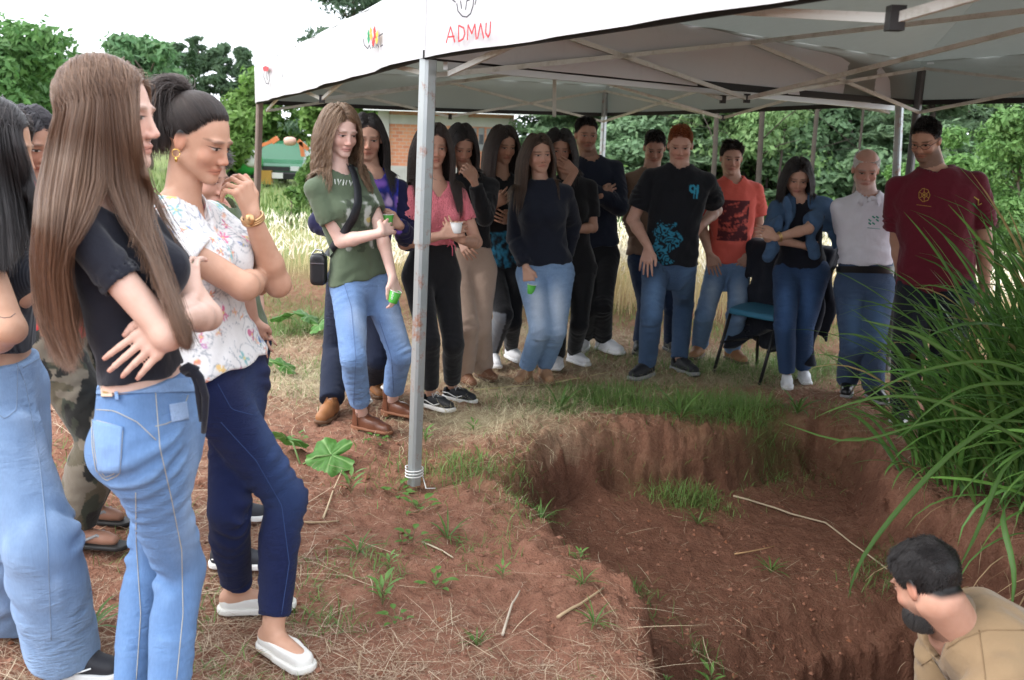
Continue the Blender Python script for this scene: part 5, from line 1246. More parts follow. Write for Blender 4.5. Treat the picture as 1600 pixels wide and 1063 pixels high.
# ================================================================ BRICK HOUSE
HB = thing('brick_house', 'unplastered orange brick house with grey concrete frame behind the pink shirt girl', 'house', at(690, 250, 27))
def hp_(px, py, Y=27.): return at(px, py, Y)
m = NT('hollow_brick'); t_ = m.n('ShaderNodeTexBrick'); mp = m.n('ShaderNodeMapping'); mp.inputs['Rotation'].default_value = (R(90), 0, 0); m.l(m.pos(), mp.inputs[0]); m.l(mp.outputs[0], t_.inputs[0])
t_.inputs['Color1'].default_value = (.42, .16, .09, 1); t_.inputs['Color2'].default_value = (.50, .22, .12, 1); t_.inputs['Mortar'].default_value = (.40, .30, .24, 1); t_.inputs['Scale'].default_value = 1.0; t_.inputs['Brick Width'].default_value = .20; t_.inputs['Row Height'].default_value = .095; t_.inputs['Mortar Size'].default_value = .008
m.set(Base_Color=t_.outputs[0], Roughness=.9); brickm = m.m
def slab(x0, x1, z0, z1, Y, d, name, mat, parent=HB): mb = MB(); mb.box(((x0 + x1) / 2, Y + d / 2, (z0 + z1) / 2), (abs(x1 - x0), d, abs(z1 - z0))); return mb.build(name, mat, parent)
xa, xb, xc, xd = hp_(608, 250)[0], hp_(722, 250)[0], hp_(800, 250)[0], hp_(596, 0)[0]; zt_ = hp_(690, 170)[2]; zb_ = -1.6; conc = simple('concrete', (.36, .35, .33), .9, .2, 0, .2, 4)
slab(xa, xc, zb_, zt_, 27.0, .2, 'wall', brickm)
slab(xa - .01, xc + .01, zb_, hp_(690, 262)[2], 26.95, .05, 'concrete_beam', conc); slab(xa - .3, xa, zb_, zt_, 26.93, .3, 'concrete_post', conc); slab(xb - .15, xb + .15, zb_, zt_, 26.93, .25, 'concrete_post', conc); slab(xa, xc, zt_ - .45, zt_ - .2, 26.96, .2, 'concrete_beam', conc)
mb = MB(); V = []; p = [(xa - .6, 26.2, zt_ + .0), (xc + .6, 26.2, zt_ + .0), (xc + .6, 33, zt_ + 1.7), (xa - .6, 33, zt_ + 1.7)]; q = [(a, b, c - .12) for a, b, c in p]
mb.add(p + q, [[0, 1, 2, 3], [7, 6, 5, 4], [0, 4, 5, 1], [1, 5, 6, 2], [2, 6, 7, 3], [3, 7, 4, 0]]); mb.build('roof', simple('fibre_roof', (.6, .6, .58), .7), HB)
slab(xc - .2, xc, zb_, zt_, 27.2, 5, 'side_wall', brickm)
gl = simple('dark_glass', (.03, .035, .04), .2)
for (wx, wy0, wy1, ww) in ((740, 200, 236, 8), (752, 200, 236, 8), (764, 201, 236, 7)):
    a, b = hp_(wx - ww / 2, wy0), hp_(wx + ww / 2, wy1); w_ = slab(a[0], b[0], b[2], a[2], 26.97, .06, 'window', simple('window_grey', (.2, .2, .2), .7)); mb = MB(); mb.box(((a[0] + b[0]) / 2, 26.96, (a[2] + b[2]) / 2), (b[0] - a[0] - .05, .02, (a[2] - b[2]) * .42)); o = mb.build('pane', gl, HB); o.parent = w_; o.matrix_parent_inverse.identity(); 
# ================================================================ GREEN VAN, SPRAYER, ORANGE MACHINE
VY = 33.; vb = at(445, 300, VY); vz = float(hfun(np.array([vb[0]]), np.array([VY]), False)[0])
vz = at(445, 291, VY)[2]; VC = at(432, 291, VY); VN = thing('van', 'green van parked under the trees seen from the front with white plate', 'van', VC)
gm = simple('green_paint', (.025, .13, .06), .25, .6); bk = simple('black_plastic', (.02, .02, .022), .5); wl, hh = 1.72, 1.75
def vx(x, y, z): return (VC[0] + x, VC[1] + y, VC[2] + z * .86)
def prism(prof, x0, x1, name, mat, parent, taper=0.):      # profile in (y,z), extruded along x
    n = len(prof); V = [vx(x0 + (taper if z > .9 else 0), y, z) for y, z in prof] + [vx(x1 - (taper if z > .9 else 0), y, z) for y, z in prof]
    F4 = [[i, (i + 1) % n, n + (i + 1) % n, n + i] for i in range(n)]; c0 = len(V); V += [tuple(np.mean(V[:n], 0)), tuple(np.mean(V[n:2 * n], 0))]; F3 = [[c0, (i + 1) % n, i] for i in range(n)] + [[c0 + 1, n + i, n + (i + 1) % n] for i in range(n)]
    return child(name, np.array(V), [np.array(F4), np.array(F3)], mat, parent, smooth=False)
prism([(0, .35), (0, .78), (.12, .88), (.75, 1.02), (1.35, 1.62), (1.6, 1.72), (4.2, 1.74), (4.35, 1.6), (4.4, .35)], -wl / 2, wl / 2, 'body', gm, VN, .1)
prism([(.80, 1.06), (1.33, 1.57), (1.36, 1.56), (.84, 1.04)], -wl / 2 + .16, wl / 2 - .16, 'windscreen', gl, VN)
prism([(-.06, .28), (-.08, .5), (-.02, .56), (.1, .56), (.1, .28)], -wl / 2 - .02, wl / 2 + .02, 'bumper', bk, VN)
mb = MB(); mb.box(vx(0, -.02, .68), (.9, .04, .13)); mb.build('grille', bk, VN)
for sg in (-1, 1):
    mb = MB(); mb.box(vx(sg * .64, -.01, .70), (.3, .05, .15)); mb.build('headlight', simple('lamp_glass', (.6, .62, .62), .2), VN)
    mb = MB(); mb.box(vx(sg * .97, 1.0, 1.05), (.14, .1, .2)); mb.build('mirror', bk, VN)
    for yy in (.75, 3.6): mb = MB(); mb.lathe(vx(sg * .72, yy, .3), [(0, -.1), (.2, -.1), (.3, -.08), (.3, .08), (.2, .1), (0, .1)], 18, (1, 0, 0)); mb.build('wheel', bk, VN, True)
mb = MB(); mb.box(vx(0, -.11, .42), (.5, .02, .19)); pl = mb.build('licence_plate', simple('plate_white', (.75, .75, .72), .5), VN)
SY = 33.; SPC = at(383, 292, SY); SP = thing('farm_sprayer', 'green farm sprayer tank with white cap left of the green van', 'sprayer', SPC); sp = lambda x, y, z: (SPC[0] + x, SPC[1] + y, SPC[2] + z)
mb = MB(); mb.lathe(sp(0, 0, .85), [(0, -.62), (.25, -.6), (.42, -.45), (.45, 0), (.42, .45), (.25, .6), (0, .62)], 24, (.8, -.6, 0)); mb.build('tank', simple('tank_green', (.05, .38, .08), .35), SP, True)
mb = MB(); mb.lathe(sp(.34, -.42, .98), [(0, .22), (.2, .2), (.3, .1), (.33, 0), (.3, -.02)], 22, (.6, -.75, .3)); mb.build('cap', simple('white_plastic', (.75, .76, .76), .4), SP, True)
mb = MB(); mb.lathe(sp(-.35, .1, 1.45), [(0, .18), (.2, .15), (.25, 0), (.2, -.15), (0, -.18)], 18); mb.bar(sp(-.5, .1, 1.3), sp(-.2, .1, .9), .1); mb.build('filler', simple('white_plastic2', (.75, .76, .76), .4), SP, True)
mb = MB(); mb.bar(sp(-.6, 0, .42), sp(.7, 0, .42), .08); mb.bar(sp(-.6, 0, .42), sp(-.6, 0, .9), .06); mb.bar(sp(.5, 0, .1), sp(.5, 0, .9), .06); mb.bar(sp(-.9, -.2, .7), sp(-.3, -.2, .8), .18); mb.build('frame', bk, SP)
for sg in (-1, 1): mb = MB(); mb.lathe(sp(sg * .45, -.1, .3), [(0, -.07), (.2, -.07), (.3, -.05), (.3, .05), (.2, .07), (0, .07)], 18, (1, 0, 0)); mb.build('wheel', simple('rubber', (.03, .03, .03), .8), SP, True)
mb = MB(); mb.box(sp(.75, -.1, .35), (.4, .3, .45)); mb.build('pump', simple('yellow_pump', (.5, .28, .05), .5), SP)
OM = thing('farm_machine', 'orange farm machine half hidden by leaves above the green van', 'machine', at(450, 240, 31)); og = simple('orange_paint', (.60, .18, .06), .5)
def om(px, py): return at(px, py, 31.5)
mb = MB(); mb.bar(om(408, 228), om(432, 218), .10); mb.bar(om(425, 222), om(434, 216), .16); mb.build('arm', og, OM)
mb = MB(); mb.lathe(om(453, 221), [(0, -.2), (.1, -.18), (.14, -.1), (.14, .1), (.1, .18), (0, .2)], 14, (1, 0, .05)); mb.build('cylinder', simple('pale_pink_drum', (.65, .40, .32), .5), OM, True)
mb = MB(); mb.bar(om(466, 220), om(482, 234), .12); mb.bar(om(470, 222), om(474, 245), .12); mb.build('boom', og, OM)
# ================================================================ THE TENTS
def frame_leg(p_top, p_bot, w, name, parent, mat, cuts=None):
    d = nrm(np.array(p_top) - np.array(p_bot)); L = np.linalg.norm(np.array(p_top) - np.array(p_bot)); mb = MB(); ax_x = nrm(np.array([.75, .66, 0])); ax_y = nrm(np.cross(d, ax_x)); ax_x = np.cross(ax_y, d)
    def seg(a, b, ww):
        c = np.array(p_bot) + d * (a + b) / 2; pts = []
        b_ = ww * .18; prof = [(ww / 2 - b_, -ww / 2), (ww / 2, -ww / 2 + b_), (ww / 2, ww / 2 - b_), (ww / 2 - b_, ww / 2), (-ww / 2 + b_, ww / 2), (-ww / 2, ww / 2 - b_), (-ww / 2, -ww / 2 + b_), (-ww / 2 + b_, -ww / 2)]
        V = [np.array(p_bot) + d * a + ax_x * x + ax_y * y for x, y in prof] + [np.array(p_bot) + d * b + ax_x * x + ax_y * y for x, y in prof]
        mb.add(V, [[i, (i + 1) % 8, 8 + (i + 1) % 8, 8 + i] for i in range(8)] , [[0, k + 1, k] for k in range(1, 7)] + [[8, 8 + k, 8 + k + 1] for k in range(1, 7)])
    seg(0, L * (cuts or .48), w * .86); seg(L * (cuts or .48) - .002, L, w)
    return mb.build(name, mat, parent)
st = NT('galvanised_steel'); sn = st.noise(14, st.obj(), 6, .7); sn2 = st.noise(5, st.obj(), 3); rust = st.math('MULTIPLY', st.math('SUBTRACT', sn, .545), 6, clamp=True); stl = st.mix(sn2, (.30, .34, .35), (.46, .49, .49)); stl = st.mix(rust, stl, (.30, .13, .07))
st.bump(sn, .2, .002); st.set(Base_Color=stl, Roughness=st.math('MULTIPLY_ADD', rust, .4, .42), Metallic=st.math('MULTIPLY_ADD', rust, -.35, .55)); steel = st.m
ab = NT('aged_cream_bar'); q1 = ab.noise(9, ab.obj(), 5, .7); ab.bump(q1, .1, .001); ab.set(Base_Color=ab.mix(ab.math('MULTIPLY', ab.math('SUBTRACT', q1, .5), 5, clamp=True), (.56, .57, .53), (.36, .35, .29)), Roughness=.5, Metallic=.15); barm = ab.m
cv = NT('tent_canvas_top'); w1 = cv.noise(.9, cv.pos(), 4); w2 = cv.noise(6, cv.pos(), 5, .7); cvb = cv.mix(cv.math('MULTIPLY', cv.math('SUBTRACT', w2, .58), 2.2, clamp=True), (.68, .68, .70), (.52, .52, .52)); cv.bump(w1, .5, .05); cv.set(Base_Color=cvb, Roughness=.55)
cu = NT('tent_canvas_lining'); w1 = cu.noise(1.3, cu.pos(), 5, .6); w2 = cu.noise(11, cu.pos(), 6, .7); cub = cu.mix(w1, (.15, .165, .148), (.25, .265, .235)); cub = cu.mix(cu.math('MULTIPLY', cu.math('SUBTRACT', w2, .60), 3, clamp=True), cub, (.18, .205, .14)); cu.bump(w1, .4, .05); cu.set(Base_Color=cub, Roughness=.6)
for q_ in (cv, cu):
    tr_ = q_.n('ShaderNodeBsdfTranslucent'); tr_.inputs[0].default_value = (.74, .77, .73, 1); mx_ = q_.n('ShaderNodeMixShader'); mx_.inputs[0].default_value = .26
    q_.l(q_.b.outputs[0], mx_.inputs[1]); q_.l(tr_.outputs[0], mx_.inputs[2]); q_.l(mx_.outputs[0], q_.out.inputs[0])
hem = simple('black_hem', (.012, .012, .013), .7)
L1b = on_ground(647, 757); YL1 = L1b[1]
c1 = at(671, 92, YL1 - .02); c2 = at(408, 162, 8.3); c3 = at(944, 181, 10.0); c4 = at(1402, 163, 7.2)
e6 = at(1240, 0, 2.3); d6 = nrm(e6 - c1); c6 = c1 + d6 * 4.6; c5 = c4 + (c6 - c1) * .95; c5[2] = c4[2] + .05
def canopy(corners, peak, val, name, label, sag=.10, seed=0, grow=.06):
    """four roof panels to a peak plus hanging valances, top skin and lining 4 mm apart"""
    T = thing(name, label, 'tent', (np.mean([c[0] for c in corners]), np.mean([c[1] for c in corners]), 0)); n = 26; VT = []; FT = []; k = 0
    cen0 = np.mean(corners, 0); corners = [np.array(c) + nrm((np.array(c) - cen0) * [1, 1, 0]) * grow for c in corners]; C = [np.array(c) + [0, 0, val] for c in corners]; P = np.array(peak)
    def add(grid, flip=False):
        nonlocal k
        a, b, _ = grid.shape; VT.append(grid.reshape(-1, 3)); i, j = np.meshgrid(np.arange(a - 1), np.arange(b - 1), indexing='ij'); q = (i * b + j).ravel() + k; FT.append(np.stack([q, q + 1, q + b + 1, q + b], 1)); k += a * b
    for e in range(4):
        A, B = C[e], C[(e + 1) % 4]; u = np.linspace(0, 1, n)[:, None, None]; v = np.linspace(0, 1, n)[None, :, None]
        base = A * (1 - u) + B * u; G = base * (1 - v) + P * v; G[..., 2] -= sag * (np.sin(math.pi * u[..., 0]) * np.sin(math.pi * v[..., 0]) * 1.0 + .5 * np.sin(math.pi * v[..., 0]))
        add(G)
        lo_ = corners[e] * (1 - u) + corners[(e + 1) % 4] * u; G2 = base * (1 - v[:, :9] * 8 / 8) * 1.; vv = np.linspace(0, 1, 9)[None, :, None]
        out = nrm(np.cross(B - A, [0, 0, 1])); mid = (A + B) / 2 - P; out = out if out @ mid > 0 else -out
        G2 = base * (1 - vv) + lo_ * vv; uu = u[..., 0]; wv = .012 * np.sin(uu * 19 + seed) * vv[..., 0] + .010 * np.sin(uu * 47 + 2 * vv[..., 0] + seed)
        G2 = G2 + out * (.03 * np.clip(vv * 6, 0, 1) + wv[..., None]) * np.minimum(1, np.minimum(u, 1 - u) * 18 + .0) ; G2[..., 2] -= .012 * np.sin(math.pi * uu) * vv[..., 0]
        add(G2[:, ::-1])
    V = np.concatenate(VT); F = np.concatenate(FT)
    # orient outward
    fc = V[F].mean(1); nrmf = np.cross(V[F[:, 1]] - V[F[:, 0]], V[F[:, 2]] - V[F[:, 0]]); cen = np.mean(C, 0) - [0, 0, 1.5]; fl = np.einsum('ij,ij->i', nrmf, fc - cen) < 0; F[fl] = F[fl][:, ::-1]
    vn = np.zeros_like(V); nn = np.cross(V[F[:, 1]] - V[F[:, 0]], V[F[:, 2]] - V[F[:, 0]])
    for j in range(4): np.add.at(vn, F[:, j], nn)
    vn /= np.linalg.norm(vn, axis=1)[:, None] + 1e-9
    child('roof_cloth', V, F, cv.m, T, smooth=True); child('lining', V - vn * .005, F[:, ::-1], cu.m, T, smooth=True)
    for e in range(4):
        A, B = corners[e], corners[(e + 1) % 4]; out = nrm(np.cross(B - A, [0, 0, 1])); mid = (A + B) / 2 - P; out = out if out @ mid > 0 else -out
        u = np.linspace(0, 1, 26)[:, None]; G = A * (1 - u) + B * u + out * -.012; G[:, 2] += .012 - .01 * np.sin(math.pi * u[:, 0])
        mb = MB()
        for a, b in zip(G[:-1], G[1:]): mb.bar(a - [0, 0, .0], b, .010, .035)
        mb.build('hem', hem, T)
    return T, corners, F
def truss(A, B, drop, parent, w=.026, inset=None):
    """pop-up tent scissor truss between two legs: two crossed pairs meeting at mid span"""
    A = np.array(A); B = np.array(B); M_ = (A + B) / 2; dn = np.array([0, 0, drop])
    for a, b in ((A, M_ - dn), (A - dn, M_), (M_, B - dn), (M_ - dn, B)):
        mb = MB(); mb.bar(a, b, w * .6, w); mb.build('scissor_bar', barm, parent)
    for q_ in (M_ - dn, M_): mb = MB(); mb.box(q_, (.032, .032, .05)); mb.build('joint', solid((.02, .02, .02), .5), parent); return M_
pkA = at(870, -170, 7.4); pkA[2] = min(pkA[2], 3.5)
TA, VA, FA = canopy([c1, c2, c3, c4], pkA, .30, 'gazebo_tent', 'white pop-up tent farther back with sagging roof over the group', .12, 1)
pkB = (c1 + c4 + c5 + c6) / 4; pkB[2] = c1[2] + 1.15
off4 = np.array([.10, -.12, 0])
TBt, VB, FB = canopy([c1 + [.03, -.02, .0], c4 + off4 + [0, 0, .0], c5, c6], pkB, .30, 'gazebo_tent', 'nearer white pop-up tent lettered in red over the soil pit', .08, 2)
def g_at(p): return float(hfun(np.array([p[0]]), np.array([p[1]]), False)[0])
frame_leg(c1 + [0, 0, .25], L1b + [0, 0, .0], .060, 'leg', TA, steel, .52)
for c, (bx, by), w in ((c2, (402, 330), .05), (c3, (941, 240), .05), (c4, (1399, 240), .05)):
    q = at(bx, by, c[1]); d = nrm(q - c); Lg = (c[2] - g_at(c)) / -d[2]; frame_leg(c + [0, 0, .25], c + d * Lg, w, 'leg', TA, steel if bx > 500 else simple('rusty_leg', (.17, .125, .10), .6, noise=.3), .5)
frame_leg(c4 + off4 + [0, 0, .25], c4 + off4 + [.0, 0, g_at(c4) - c4[2]], .05, 'leg', TBt, simple('dark_steel', (.10, .10, .10), .5), .5)
frame_leg(c5 + [0, 0, .2], np.array([c5[0], c5[1], g_at(c5)]), .05, 'leg', TBt, steel); frame_leg(c6 + [0, 0, .2], np.array([c6[0], c6[1], g_at(c6)]), .05, 'leg', TBt, steel)
# foot plate and white cord at the foot of the near leg
fp = thing('cord', 'white cord wound round the foot of the near tent leg', 'cord', L1b); mb = MB()
ld = nrm(c1 - L1b); th = np.linspace(0, 6.28 * 3.6, 60); hx_ = np.stack([.040 * np.cos(th), .040 * np.sin(th), .035 + .05 * th / th[-1]], 1) + L1b + ld * .0; mb.tube(hx_, .0028, 5); mb.tube([hx_[0], L1b + np.array([.06, -.06, .005]), L1b + np.array([.10, -.04, .0])], .0028, 5); mb.build('winding', simple('white_cord', (.7, .7, .68), .8), fp, True)
inn = lambda a, b, t: np.array(a) * (1 - t) + np.array(b) * t
def frames(corners, peak, T, w=.021):
    cc = np.mean(corners, 0); K = [inn(c, cc, .02) + np.array([0, 0, .24]) for c in corners]; mids = []
    for e in range(4): mids.append(truss(K[e], K[(e + 1) % 4], .30, T, w))
    hub = cc.copy(); hub[2] = np.mean([k[2] for k in K]) - .0
    for mm in mids: mb = MB(); mb.bar(mm, hub, w * .6, w); mb.build('cross_bar', barm, T)
    mb = MB(); mb.bar(mids[0] - [0, 0, .30], hub + [0, 0, .0], w * .6, w); mb.build('cross_bar', barm, T); mb = MB(); mb.bar(mids[2] - [0, 0, .30], hub + [0, 0, .0], w * .6, w); mb.build('cross_bar', barm, T)
    mb = MB(); mb.bar(hub - [0, 0, .35], np.array(peak) - [0, 0, .12], w * 1.3); mb.build('centre_pole', barm, T)
frames([c1, c2, c3, c4], pkA, TA); frames([c1 + [.03, -.02, 0], c4 + off4, c5, c6], pkB, TBt)
mb = MB(); a_, b_ = c1 + [0, 0, -.02], c4 + [0, 0, -.03]; mb.bar(inn(a_, b_, .02) + [0, 0, -.0], inn(a_, b_, .985), .03, .035); mb.build('side_rail', simple('pale_rail', (.55, .57, .57), .4, metal=.4), TA)
# lettering on the valance of the nearer tent, marks on the farther one
def on_plane(px, py, A, B):            # sight line against the upright plane through A-B
    n = nrm(np.cross(B - A, [0, 0, 1])); d = ray(px, py); t = ((A - CAMP) @ n) / (d @ n); return CAMP + d * t, n
def strokes(lines, A, B, w, mat, name, parent, lab=None, lift=.058):
    for ln in lines:
        mb = MB(); P = []
        for a, b in ln:
            p, n = on_plane(a, b, A, B); n = n if n @ (CAMP - p) > 0 else -n; P.append(p + n * lift)
        P = np.array(P)
        for p, q in zip(P[:-1], P[1:]):
            if np.linalg.norm(q - p) > 1e-4: mb.bar(p, q, w, .0015, up=n)
        mb.build(name, mat, parent)
redp = simple('faded_red_ink', (.55, .05, .06), .7); blk = simple('faded_black_ink', (.06, .06, .07), .7)
A6, B6 = np.array(VB[0]), np.array(VB[3])
strokes([[(719, 69), (726, 44), (733, 68)], [(722, 60), (732, 59)], [(739, 67), (739, 42), (747, 46), (749, 55), (746, 63), (739, 67)], [(753, 65), (754, 41), (760, 55), (765, 40), (767, 64)], [(769, 63), (774, 39), (779, 62)], [(771, 56), (778, 55)], [(773, 39), (772, 56), (776, 61), (780, 54), (782, 36)]][:5] + [[(783 - 1, 38), (781, 56), (785 - 1, 60)]] * 0 + [[(772 + 9, 40), (779 + 2, 56)]] * 0, A6, B6, .0065, redp, 'lettering', TBt)
strokes([[(783, 38), (782, 54), (778 + 8, 60), (789, 54), (790, 36)]], A6, B6, .0065, redp, 'lettering', TBt)
strokes([[(736, 8), (738, 20), (745, 28), (752, 29), (758, 24), (762, 12), (763, 2)], [(742, 4), (744, 16)], [(750, 18), (752, 4), (757, 2)], [(765, 10), (768, -2)], [(729, 2), (734, 6)]], A6, B6, .005, blk, 'emblem', TBt)
A2, B2 = np.array(VA[1]), np.array(VA[0])
strokes([[(423, 108), (427, 106), (432, 108)], [(424, 110), (431, 110)]], A2, B2, .02, redp, 'emblem', TA)
strokes([[(425, 112), (424, 120), (428, 131), (432, 132), (434, 124), (432, 114)], [(428, 112), (430, 126)], [(454, 116), (455, 122)]], A2, B2, .007, blk, 'emblem', TA)
for ln, c in (([(596, 52), (594, 58), (596, 66)], (.03, .30, .12)), ([(599, 46), (598, 54), (600, 62)], (.75, .35, .04)), ([(604, 45), (605, 54), (605, 62)], (.62, .04, .04)), ([(608, 52), (609, 60), (607, 68)], (.8, .5, .05)), ([(601, 64), (604, 70)], (.62, .04, .04))): strokes([ln], A2, B2, .032, simple('ink', c, .7), 'emblem', TA)
strokes([[(586, 62), (588, 72), (594, 78)], [(594, 77), (596, 72), (598, 78)], [(601, 77), (601, 71), (604, 76)], [(607, 76), (608, 70), (611, 75)], [(614, 74), (618, 72)], [(612, 58), (618, 54)]], A2, B2, .005, blk, 'lettering', TA)
# ================================================================ CHAIR WITH JACKET
CHY = on_ground(1190, 590)[1]; cs = at(1182, 487, CHY); cz = g_at(cs); ch = thing('chair', 'blue seated metal chair with a dark jacket over its back behind the denim jacket woman', 'chair', (cs[0], cs[1], cz))
xd_ = nrm(np.array([.72, .69, 0])); yd_ = nrm(np.array([-.69, .72, 0])); seat_z = cs[2]
def cp(x, y, z): return np.array([cs[0] + .10, cs[1] + .10, 0]) + xd_ * x + yd_ * y + np.array([0, 0, z])
V, Fc = surface_nets(lambda P: (lambda q: smax(smax(np.abs(q[:, 0]) - .21 + .04 * q[:, 1] ** 2 * 20 * 0, np.abs(q[:, 1]) - .20, .05), np.abs(q[:, 2] - .03 * np.cos(q[:, 0] * 6)) - .022, .02))((P - f32(cp(0, 0, seat_z - .03))) @ f32(np.array([xd_, yd_, [0, 0, 1]])).T), cp(0, 0, seat_z) - .35, cp(0, 0, seat_z) + .35, .009)
child('seat', V, Fc, simple('blue_vinyl', (.035, .16, .26), .5), ch); bkm = simple('black_tube', (.012, .012, .014), .4)
# sitter faces image left: front legs at -x
for y_ in (-.19, .19):
    mb = MB(); mb.tube([cp(-.33, y_, cz), cp(-.17, y_, seat_z - .04), cp(-.12, y_, seat_z - .05), cp(.18, y_, seat_z - .05)], .012, 8); mb.build('leg', bkm, ch, True)
    mb = MB(); mb.tube([cp(.24, y_, cz), cp(.20, y_, seat_z - .06), cp(.19, y_, seat_z), cp(.24, y_, seat_z + .22), cp(.30, y_, seat_z + .40)], .012, 8); mb.build('leg', bkm, ch, True)
    mb = MB(); mb.tube([cp(-.26, y_, cz + .24), cp(.215, y_, cz + .22)], .009, 8); mb.build('stretcher', bkm, ch, True)
V, Fc = surface_nets(lambda P: (lambda q: smax(np.abs(q[:, 0] - q[:, 2] * .3) - .015, smax(np.abs(q[:, 1]) - .21, np.abs(q[:, 2]) - .10, .05), .01))((P - f32(cp(.275, 0, seat_z + .31))) @ f32(np.array([xd_, yd_, [0, 0, 1]])).T), cp(.27, 0, seat_z + .3) - .4, cp(.27, 0, seat_z + .3) + .4, .009); child('backrest', V, Fc, simple('blue_vinyl2', (.035, .16, .26), .5), ch)
def jacket(P):
    q = (P - f32(cp(.27, 0, seat_z + .36))) @ f32(np.array([xd_, yd_, [0, 0, 1]])).T; x, y, z = q.T
    w = np.abs(y) - (.33 + .02 * np.sin(z * 14) + np.clip(-z, 0, 1) * .06); th = .022 + .018 * vnoise(P, 3, 2, 3.) ; body = np.abs(np.abs(x + .02 - z * .1) - (.045 + np.clip(-z, 0, 1) * .10) ) - th
    d = smax(smax(body, w, .03), z - .09, .04); d = smax(d, -z - .62 - .10 * np.sin(y * 9 + x * 8), .02)
    d = smin(d, smax(np.sqrt((x) ** 2 + (z - .03) ** 2) - .08, w, .03), .04)
    return d
V, Fc = surface_nets(jacket, cp(.27, 0, seat_z) - .55, cp(.27, 0, seat_z) + .65, .011); V = V; o = link('jacket', mesh_np(V, Fc, True, mats=[M['knit']], attrs=dict(col=np.broadcast_to(np.array([.012, .014, .022]), (len(V), 3))), name='jacket')); tag(o, 'dark padded jacket draped over the back of the blue chair', 'jacket')
# ================================================================ THE PEOPLE
PALE, MIDS, TAN, DARKS = (.56, .34, .26), (.47, .27, .19), (.36, .19, .125), (.24, .12, .075)
BLKH, DBRN, BRN, LBRN = (.010, .008, .008), (.022, .013, .010), (.055, .028, .018), (.16, .085, .05)
DEN_L, DEN_M, DEN_D = (.17, .30, .54), (.055, .125, .28), (.008, .014, .060)
NAVY, BLK = (.010, .013, .024), (.008, .008, .010)
def lerp(a, b, w): return a + (np.array(b) - a) * np.clip(w, 0, 1)[:, None]
def base(c, n): return np.tile(np.array(c, float), (n, 1))
SNK = dict(kind='sneaker', c=(.70, .70, .72), sole=(.72, .72, .72), lace=(.75, .75, .75))
ppl = {}
def person(id, **k):
    ppl[id] = Person(id=id, **k).build(); return ppl[id]
def seam(p, which, pxs, c=(.35, .45, .60), w=.0011, name='seam', parent=None):
    fn = p.pants if which == 'pants' else p.top; po = parent or (p.pants_o if which == 'pants' else p.top_o)
    mb = ribbon_on(p, name, fn, pxs, p.Y, w, None, po, .0008); off = np.array(p.e.location)
    return link(name, mesh_np(np.concatenate(mb.V) - off, [np.concatenate(mb.F4), np.concatenate(mb.F3)], True, mats=[solid(c, .8)], name=name), po)
def patch(p, which, corners, c, name, off=.003, mat=None, n=12):
    fn = p.pants if which == 'pants' else p.top; po = p.pants_o if which == 'pants' else p.top_o; V, F = patch_on(fn, corners, p.Y, n, n, off)
    return link(name, mesh_np(V - np.array(p.e.location), F, True, mats=[mat or solid(c, .8)], name=name, attrs=dict(col=base(c, len(V)), wr=np.zeros(len(V)))), po)
